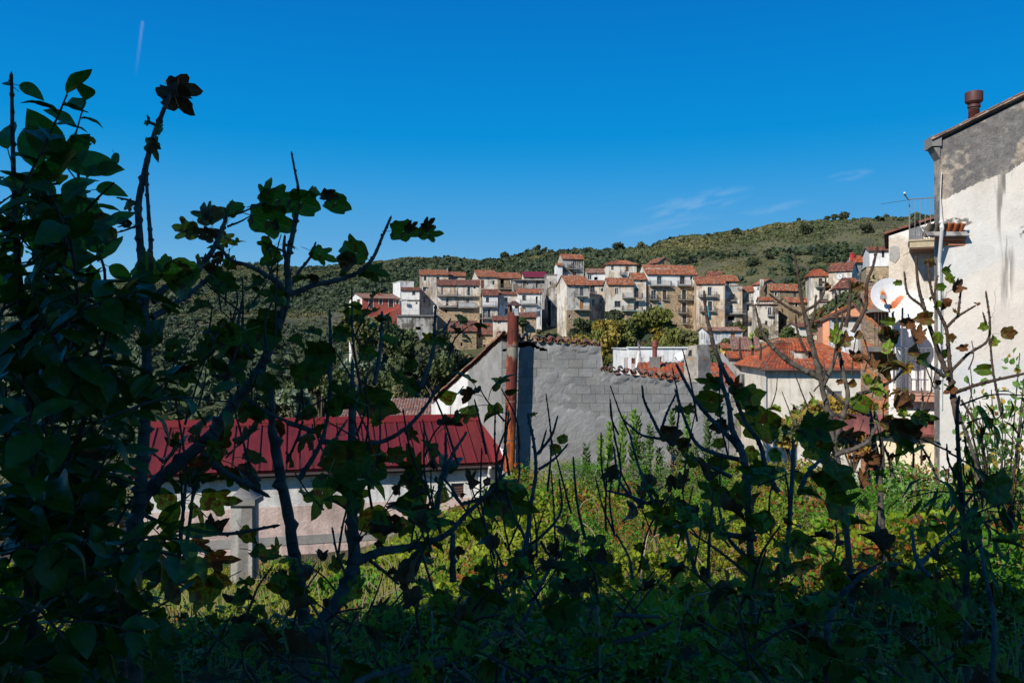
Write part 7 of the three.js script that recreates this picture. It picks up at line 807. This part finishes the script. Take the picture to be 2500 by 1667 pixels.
// ---------------------------------------------------------------- citrus tree filling the left edge
{ rnd = mulberry(71); const t = plant('citrus_tree', 'dense dark citrus tree filling the left edge of the view', 60, 2.3), edge = [[150, 30], [250, 75], [300, 180], [400, 250], [480, 272], [560, 262], [700, 285], [850, 290], [1000, 300], [1200, 330], [1400, 345], [1700, 400]];
  rooted(t, 'F', 60, 1500, 2.4, 60); twigs(t, 'F', [[2.4, 2.4, 50, 20, 60, 1500, 80, 1200, 70, 900, 90, 600], [2.4, 2.3, 26, 10, 70, 900, 40, 600, 30, 400, 25, 170], [2.4, 2.3, 24, 10, 80, 1200, 180, 1000, 230, 820, 260, 700], [2.4, 2.4, 22, 8, 80, 700, 140, 560, 180, 430, 170, 360], [2.4, 2.4, 20, 8, 80, 1000, 180, 850, 240, 640, 220, 560], [2.4, 2.3, 24, 8, 70, 1400, 200, 1300, 300, 1150], [2.4, 2.2, 20, 8, 60, 1500, 180, 1480, 260, 1400], [2.4, 2.3, 12, 6, 150, 560, 200, 480, 260, 420]], barkB);
  leaves(t, 'L1', 2.35, [[355, 570, 500, 400, 0.3, 'c', 'citrus'], [350, 560, 160, 270, 0.2, 'c', 'citrus'], [365, 580, 660, 520, 0.3, 'c', 'citrus'], [520, 600, 655, 560, 0.2, 'c', 'citrus'], [230, 600, 100, 270, 0.3, 'c', 'citrus'], [40, 480, 10, 280, 0.5, 'c', 'citrus'], [520, 700, 685, 680, 0.3, 'c', 'citrus'], [330, 800, 550, 800, 0.1, 'c', 'citrus'], [500, 885, 635, 960, 0.2, 'c', 'citrus'], [470, 960, 575, 1040, 0.5, 'c', 'citrus'], [590, 1120, 722, 1180, 0.1, 'c', 'citrus'], [200, 1090, 520, 1060, 0.4, 'c', 'citrus'], [100, 130, 228, 165, 0.4, 'c', 'citrus'], [60, 130, 0, 70, 0.6, 'c', 'citrus'], [620, 500, 650, 560, 0.2, 'c', 'citrus'], [160, 860, 245, 800, 0.5, 'c', 'citrus'], [330, 760, 480, 640, 0.4, 'c', 'citrus'], [20, 640, 240, 700, 0.4, 'c', 'citrus'], [500, 880, 580, 820, 0.5, 'o', 'citrus'], [60, 900, 0, 800, 0.2, 'g', 'citrus']], 0.1);
  const far = { n: 20, max: 296, list: [] };
  for (let i = 0; i < 118; i++) { const py = 430 + 1300 * Math.pow(rnd(), 0.8), px = rr(-70, 0) + Math.pow(rnd(), py > 1150 ? 0.75 : 1.35) * curve(edge, py) * 0.86, p = at(px, py, rr(2.0, 2.9)).sub(t.position); spray(t, p, V3(rr(-0.5, 0.9), rr(-0.2, 1), rr(-0.5, 0.5)).normalize(), rr(0.14, 0.32), 8 + Math.floor(rr(0, 4)), rr(0.09, 0.145), 'citrus', 'ccccccccccccco', 0.1, 0.004, far); }
  const rest = far.list;
  stuff(mesh('leaf_mass', mergeGeometries(rest, false), LM.c, t)); const lm = mesh('unripe_fruit', new THREE.SphereGeometry(0.028, 14, 10).scale(1, 1.15, 1), std('unripe citrus skin', lin(0.14, 0.2, 0.04), { roughness: 0.45 }), t); lm.position.copy(at(130, 771, 2.2).sub(t.position)); }
// ---------------------------------------------------------------- peach sprays hanging on the right
{ rnd = mulberry(81); const t = plant('peach_tree', 'peach spray with narrow drooping leaves at right', 2330, 3.2); rooted(t, 'L6', 1080, 900, 3.2, 22); twigs(t, 'L6', [[3.2, 3.3, 22, 10, 1080, 900, 1060, 600, 1040, 300, 1030, 0, 1040, -70], [3.2, 3.2, 10, 5, 1060, 560, 1180, 420, 1260, 360], [3.2, 3.2, 10, 5, 1050, 420, 980, 300, 970, 200], [3.2, 3.2, 9, 5, 1060, 700, 1200, 640, 1330, 620]], barkB);
  for (let i = 0; i < 12; i++) spray(t, inPlant(t, 'L6', rr(960, 1140), i < 6 ? rr(-40, 330) : rr(380, 900), rr(3.0, 3.5)), V3(rr(-0.6, 0.9), rr(-0.7, 0.3), rr(-0.4, 0.4)).normalize(), rr(0.14, 0.3), 9, rr(0.09, 0.13), 'peach', 'ccccccco', 0.1, 0.004); }

// ---------------------------------------------------------------- brambles and weeds of the garden: too many leaves to count
{
  rnd = mulberry(91);
  const sprig = (seed) => { const r = mulberry(seed), parts = []; for (let i = 0; i < 9; i++) { const g = ovalLeaf(seed + i, 0.33, 0.25, 0.2), s = 0.03 + 0.028 * r(), m = new THREE.Matrix4().compose(V3((r() - 0.5) * 0.2, (r() - 0.5) * 0.14, (r() - 0.5) * 0.2), new THREE.Quaternion().setFromEuler(new THREE.Euler(-0.9 + (r() - 0.5) * 1.4, r() * 6.3, (r() - 0.5) * 1.2, 'YXZ')), V3(s, s, s)); g.applyMatrix4(m); parts.push(thin(g)); } return mergeGeometries(parts, false); };
  function thin(g) { const p = g.attributes.position, q = (j, i) => V3(p.getX(j * 5 + i), p.getY(j * 5 + i), p.getZ(j * 5 + i)), pos = []; const rows = [0, 3, 6, 9]; for (let k = 0; k < 3; k++) for (const [a, b] of [[0, 2], [2, 4]]) { const A = q(rows[k], a), B = q(rows[k], b), C = q(rows[k + 1], b), D = q(rows[k + 1], a); for (const v of [A, B, C, A, C, D]) pos.push(v.x, v.y, v.z); } const o = new THREE.BufferGeometry(); o.setAttribute('position', new THREE.Float32BufferAttribute(pos, 3)); o.computeVertexNormals(); return o; }
  const mat = Object.assign(new THREE.MeshPhysicalMaterial({ color: 0xffffff, roughness: 0.6, specularIntensity: 0.3, side: THREE.DoubleSide, transmission: 0.4, thickness: 0 }), { name: 'bramble leaf' });
  const mound = [[1.6, 20.3, 1.0, 0.75], [3.4, 20.8, 1.5, 0.5], [5.2, 20, 1.2, 0.6], [7.5, 18.5, 1.3, 0.6], [4, 14, 1.8, 0.3], [0.5, 12, 1.5, 0.25], [8.5, 15, 1.6, 0.9], [6, 10, 1.5, 0.5], [3.6, 7.5, 1.2, 0.4]];
  const thick = (x, d) => { let h = 0.12 + 1.3 * fbm(x * 0.9, d * 0.9, 3, 701) ** 1.6; for (const [a, b, r, k] of mound) h += k * Math.exp(-((x - a) ** 2 + (d - b) ** 2) / (r * r)); h *= 0.3 + 1.4 * fbm(x * 2.2, d * 2.2, 3, 705); h = Math.min(h, d < 11 ? 0.85 : 1.4); return h * (1 - 0.82 * smooth(0.2, -1.8, x) * smooth(4.5, 7.5, d)); };
  const N = 88000, sets = [[], [], []]; for (let i = 0; i < N; i++) { const d = 2.6 + 19.2 * Math.pow(rnd(), 0.75), px = rr(-150, 2650), x = (px - CX) / F * d; if (x < -0.4 && d > 19.3 + (x + 9) * 0.25) continue; if (x > 9.2 && d > 19.4) continue; if (d < 6.8 && rnd() < 0.85) continue; const h = thick(x, d), y = ground(x, -d) + h * (1 - 0.75 * rnd() * rnd()); sets[i % 3].push([x, y, -d]); }
  const m = new THREE.Matrix4(), q = new THREE.Quaternion(), e = new THREE.Euler();
  sets.forEach((list, k) => {
    const im = shade(new THREE.InstancedMesh(sprig(750 + k * 20), mat, list.length)); im.name = numbered('bramble_thicket'); scene.add(im);
    list.forEach(([x, y, z], i) => { e.set(rr(-0.5, 0.5), rr(0, 6.3), rr(-0.5, 0.5)); q.setFromEuler(e); const s = rr(0.75, 1.3) * (z < -14 ? 1.15 : 1) * lerp(0.7, 1.7, smooth(0.5, 0.7, fbm(x * 0.55 + 3, z * 0.55, 3, 719))); m.compose(V3(x, y, z), q, V3(s, s, s)); im.setMatrixAt(i, m); const n = fbm(x * 0.9, z * 0.9, 3, 711), rust = smooth(0.52, 0.66, fbm(x * 1.1 + 9, z * 1.1, 3, 715)), g = rr(0.65, 1.25), yl = smooth(0.42, 0.66, n) * 0.6; let c = [lerp(0.11, 0.42, yl), lerp(0.28, 0.42, yl), lerp(0.02, 0.022, yl)]; if (rnd() < rust * 0.45) c = [0.36, 0.13, 0.03]; if (rnd() < 0.06) c = [0.4, 0.27, 0.12]; im.setColorAt(i, lin(c[0] * g, c[1] * g, c[2] * g)); });
    stuff(im, ['sunlit and shaded brambles covering the garden slope', 'mixed green and yellow bramble leaves over the garden', 'tangled low bramble growth between the fig trunks'][k], 'brambles');
  });
  { const bl = []; for (let i = 0; i < 5200; i++) { const d = rr(4, 20), px = rr(350, 2500), x = (px - CX) / F * d; if (fbm(x * 0.8, d * 0.8, 3, 733) < 0.5) continue; const y = ground(x, -d) + thick(x, d) * 0.5, h = rr(0.2, 0.55), w = rr(0.004, 0.008), a = rr(0, 6.28), dx = Math.cos(a) * h * rr(0.1, 0.5), dz = Math.sin(a) * h * rr(0.1, 0.5), g = new THREE.BufferGeometry(); g.setAttribute('position', new THREE.Float32BufferAttribute([x - w, y, -d, x + w, y, -d, x + dx * 0.35 + w * 0.7, y + h * 0.65, -d + dz * 0.35, x - w, y, -d, x + dx * 0.35 + w * 0.7, y + h * 0.65, -d + dz * 0.35, x + dx * 0.35 - w * 0.7, y + h * 0.65, -d + dz * 0.35, x + dx * 0.35 - w * 0.7, y + h * 0.65, -d + dz * 0.35, x + dx * 0.35 + w * 0.7, y + h * 0.65, -d + dz * 0.35, x + dx, y + h, -d + dz], 3)); g.computeVertexNormals(); bl.push(g); } stuff(mesh('tall_grass', mergeGeometries(bl, false), leafMat('dry grass blade', 0.3, 0.27, 0.08, 0.3), scene), 'straw coloured grass blades standing among the brambles', 'grass'); }
  for (const [k, tint, n] of [[0, 'g', 2300], [4, 'k', 1900], [2, 'l', 900]]) {   // broad leaved ground cover in the shade near the viewer
    const im = shade(new THREE.InstancedMesh(LG.fig[k], LM[tint], n)); im.name = numbered('ground_ivy'); scene.add(im);
    for (let i = 0; i < n; i++) { const d = 2.1 + 5.6 * Math.pow(rnd(), 0.8), px = rr(-150, 2650), x = (px - CX) / F * d, y = ground(x, -d) + (0.12 + 0.75 * fbm(x * 1.1, d * 1.1, 3, 741) ** 1.3) * (1 - 0.6 * rnd()), s = rr(0.045, 0.11); e.set(-1.1 + rr(-0.8, 0.8), rr(0, 6.3), rr(-0.5, 0.5), 'YXZ'); q.setFromEuler(e); m.compose(V3(x, y, -d), q, V3(s, s, s)); im.setMatrixAt(i, m); const g = rr(0.6, 1.3); im.setColorAt(i, lin(g * rr(0.8, 1.2), g, g)); }
    stuff(im, { g: 'broad green ground leaves in the shade near the viewer', k: 'dark green creeping leaves under the fig trees', l: 'pale green leaves scattered over the shaded slope' }[tint], 'ground cover');
  }
  for (const [px, py, w, h, d, a, b2, lab] of [[1335, 1215, 150, 120, 19.6, 'y', 'r', 'yellow and rusty bramble mound right of the rusty pipe'], [1470, 1205, 130, 110, 19.2, 'g', 'y', 'green bramble mound under the evergreen shoots'], [1590, 1170, 150, 130, 19.8, 'g', 'd', 'dark green shrub under the tall evergreen shoots'], [1715, 1150, 140, 140, 19.5, 'd', 'g', 'leafy dark shrub at the right end of the block wall'], [1850, 1165, 150, 120, 17, 'g', 'y', 'green shrub before the cream house wall'], [2240, 1190, 190, 110, 13, 'f', 'g', 'bright green bramble bank under the sandy wall'], [2390, 1200, 170, 140, 11, 'f', 'd', 'lush green bramble bank before the tall white house'], [2060, 1240, 160, 100, 13.5, 'f', 'y', 'bright bramble bank in front of the grey fig stems']]) {
    const M = { y: leafMat('bramble yellow leaf', 0.4, 0.36, 0.03, 0.4), r: leafMat('bramble rusty leaf', 0.36, 0.14, 0.03, 0.3), g: leafMat('bramble green leaf', 0.13, 0.26, 0.025, 0.4), d: leafMat('bramble dark leaf', 0.06, 0.12, 0.02, 0.3), f: leafMat('bramble fresh leaf', 0.16, 0.36, 0.03, 0.4) };
    const p = at(px, py, d), f = foot(p), W0 = w / F * d, H0 = Math.max(0.4, p.y - f.y + h / F * d * 0.5), t = thing('bramble_bush', lab, 'bush', f, 0, 'bramble mounds in the garden'), sets = {}; const sp = []; for (let i = 0; i < 900; i++) { const an = rnd() * 6.28, r = Math.sqrt(rnd()), x = Math.cos(an) * r * W0 * 0.62, z = Math.sin(an) * r * W0 * 0.5, top = H0 * Math.sqrt(Math.max(0, 1 - r * r)) * (0.65 + 0.6 * fbm(x * 3 + px, z * 3, 3, 751)), y = top * (1 - 0.5 * rnd() * rnd()), g = thin(ovalLeaf(i % 13, 0.34, 0.25, 0.25)), s = rr(0.05, 0.1); g.applyMatrix4(new THREE.Matrix4().compose(V3(x, y, z), new THREE.Quaternion().setFromEuler(new THREE.Euler(-0.9 + rr(-0.8, 0.8), rr(0, 6.3), rr(-0.6, 0.6), 'YXZ')), V3(s, s, s))); (sets[fbm(x * 2 + 5, z * 2 + y * 2, 2, 755) + rr(-0.15, 0.15) > 0.5 ? a : b2] ??= []).push(g); }
    for (const k in sets) mesh('foliage', mergeGeometries(sets[k], false), M[k], t); for (let i = 0; i < 7; i++) { const x = rr(-0.5, 0.5) * W0, z = rr(-0.3, 0.4) * W0; sp.push(flat(new THREE.TubeGeometry(new THREE.CatmullRomCurve3([V3(x * 0.2, 0, z * 0.2), V3(x * 0.7, H0 * rr(0.8, 1.15), z * 0.7), V3(x * 1.3, H0 * rr(0.5, 1), z * 1.3)]), 8, 0.006, 5))); } mesh('cane', merge(sp), std('dead cane', lin(0.3, 0.23, 0.16)), t);
  }
  // dead canes arching through the brambles
  const canes = []; std('dead cane', lin(0.3, 0.23, 0.16)); for (let i = 0; i < 160; i++) { const d = rr(4, 19), px = rr(300, 2500), x = (px - CX) / F * d, y = ground(x, -d) + thick(x, d) * rr(0.5, 1), a = rr(0, 6.28), l = rr(0.4, 1.2), c = new THREE.CatmullRomCurve3([V3(x, y - 0.3, -d), V3(x + Math.cos(a) * l * 0.5, y + rr(0.1, 0.4), -d + Math.sin(a) * l * 0.5), V3(x + Math.cos(a) * l, y - rr(0, 0.3), -d + Math.sin(a) * l)]); canes.push(flat(new THREE.TubeGeometry(c, 7, 0.004 + 0.004 * rnd(), 4))); }
  const cm = stuff(mesh('dead_canes', merge(canes), std('dead cane', lin(0.3, 0.23, 0.16)), scene), 'thin dead canes arching through the brambles', 'canes'); void cm;
  // upright evergreen shoots before the block wall
  const shootLeaf = leafMat('young laurel leaf', 0.24, 0.42, 0.04, 0.4), shootDark = leafMat('laurel leaf', 0.09, 0.17, 0.025, 0.35);
  const stems = [[75, 215, 380, 'd'], [155, 165, 390, 'l'], [208, 85, 300, 'l'], [285, 45, 330, 'l'], [345, 20, 320, 'l'], [370, 40, 330, 'd'], [440, 110, 300, 'd'], [495, 230, 400, 'd'], [565, 15, 260, 'd'], [655, 25, 280, 'l'], [770, 60, 320, 'd'], [610, 180, 420, 'd'], [700, 220, 430, 'd'], [400, 200, 420, 'd']];
  const names = ['short dark', 'pale tipped', 'slim pale', 'broad bright', 'tallest bright', 'leafy dark', 'thin dark', 'low dark', 'narrow dark', 'bright narrow', 'dark outermost', 'bushy low', 'lower bushy', 'squat dark'];
  stems.forEach(([x, y0, y1, tone], i) => { const d = 20.4 + (i % 3) * 0.35, a = at(px_('L5', x), py_('L5', y0), d), f = V3(a.x + rr(-0.1, 0.1), ground(a.x, a.z) - 0.1, a.z), H = a.y - f.y, t = thing('laurel_shoot', `${names[i]} upright evergreen shoot before the grey wall, number ${i + 1} from the left`.replace(/, number.*/, i < 7 ? ` on its left half` : ` towards its right`), 'shrub', f, 0, 'evergreen shoots before the block wall'); mesh('stem', limb([V3(0, 0, 0), V3(rr(-0.05, 0.05), H * 0.5, 0), V3(a.x - f.x, H, 0)], 0.014, 0.005, 0.2), barkB, t); const ps = []; const lo = (py_('L5', y0) - py_('L5', y1)) / F * d + H; for (let h = lo; h < H + 0.04; h += 0.032) for (let k = 0; k < 2; k++) { const u = h / H, g = thin(ovalLeaf(i * 7 + k, 0.24, 0.3, 0.2)), s = rr(0.17, 0.24) * (1.15 - 0.4 * clamp((h - lo) / (H - lo))), an = h * 75 + k * 3.14 + rr(-0.4, 0.4); g.applyMatrix4(new THREE.Matrix4().compose(V3((a.x - f.x) * u, h, 0), new THREE.Quaternion().setFromEuler(new THREE.Euler(1.0 + rr(-0.35, 0.3), an, 0, 'YXZ')), V3(s, s, s))); ps.push(g); } mesh('foliage', mergeGeometries(ps, false), tone === 'l' ? shootLeaf : shootDark, t); });
  // yellowing vine before the cream house, bright bush at the right edge
  const vy = leafMat('yellow vine leaf', 0.42, 0.3, 0.03, 0.4), vo = leafMat('orange vine leaf', 0.4, 0.17, 0.03, 0.35), vg = leafMat('green vine leaf', 0.16, 0.22, 0.03, 0.4), fresh = leafMat('fresh green leaf', 0.12, 0.26, 0.03, 0.4);
  crownAt('grape_vine', 'yellow and orange grape vine under the shuttered window', 2010, 1030, 230, 130, 27, vy, vg, null, 0.13, 16); crownAt('grape_vine', 'rusty orange vine at the right end of the yellow vine', 2080, 1060, 110, 120, 26, vo, vy, null, 0.12, 9); crownAt('grape_vine', 'green and yellow vine at the left end of the yellow vine', 1930, 1050, 110, 90, 26.5, vg, vy, null, 0.12, 9);
  const b = at(2450, 1060, 9), f = V3(b.x, ground(b.x, b.z) - 0.1, b.z), t = thing('garden_shrub', 'bright green loose shrub against the tall white house at right', 'shrub', f); const ps = [], pd = []; for (let i = 0; i < 26; i++) { const p = at(rr(2360, 2560), rr(860, 1200), rr(8.5, 10)).sub(f); mesh('branch', limb([V3(rr(-0.1, 0.1), 0, 0), V3(p.x * 0.5, p.y * 0.6, p.z * 0.5), p], 0.016, 0.005, 0.4), barkB, t); for (let k = 0; k < 36; k++) { const u = Math.sqrt(rnd()), g = thin(ovalLeaf(k, 0.3, 0.25, 0.3)), s = rr(0.07, 0.12), v = V3(p.x * u + rr(-0.15, 0.15), p.y * u + rr(-0.15, 0.15), p.z * u + rr(-0.2, 0.2)); if (v.y < 0.4) continue; g.applyMatrix4(new THREE.Matrix4().compose(v, new THREE.Quaternion().setFromEuler(new THREE.Euler(rr(-1.5, 1.5), rr(0, 6.3), rr(-1, 1))), V3(s, s, s))); (rnd() < 0.75 ? ps : pd).push(g); } } mesh('foliage', mergeGeometries(ps, false), fresh, t); mesh('foliage', mergeGeometries(pd, false), vy, t);
}

renderer.render(scene, camera);
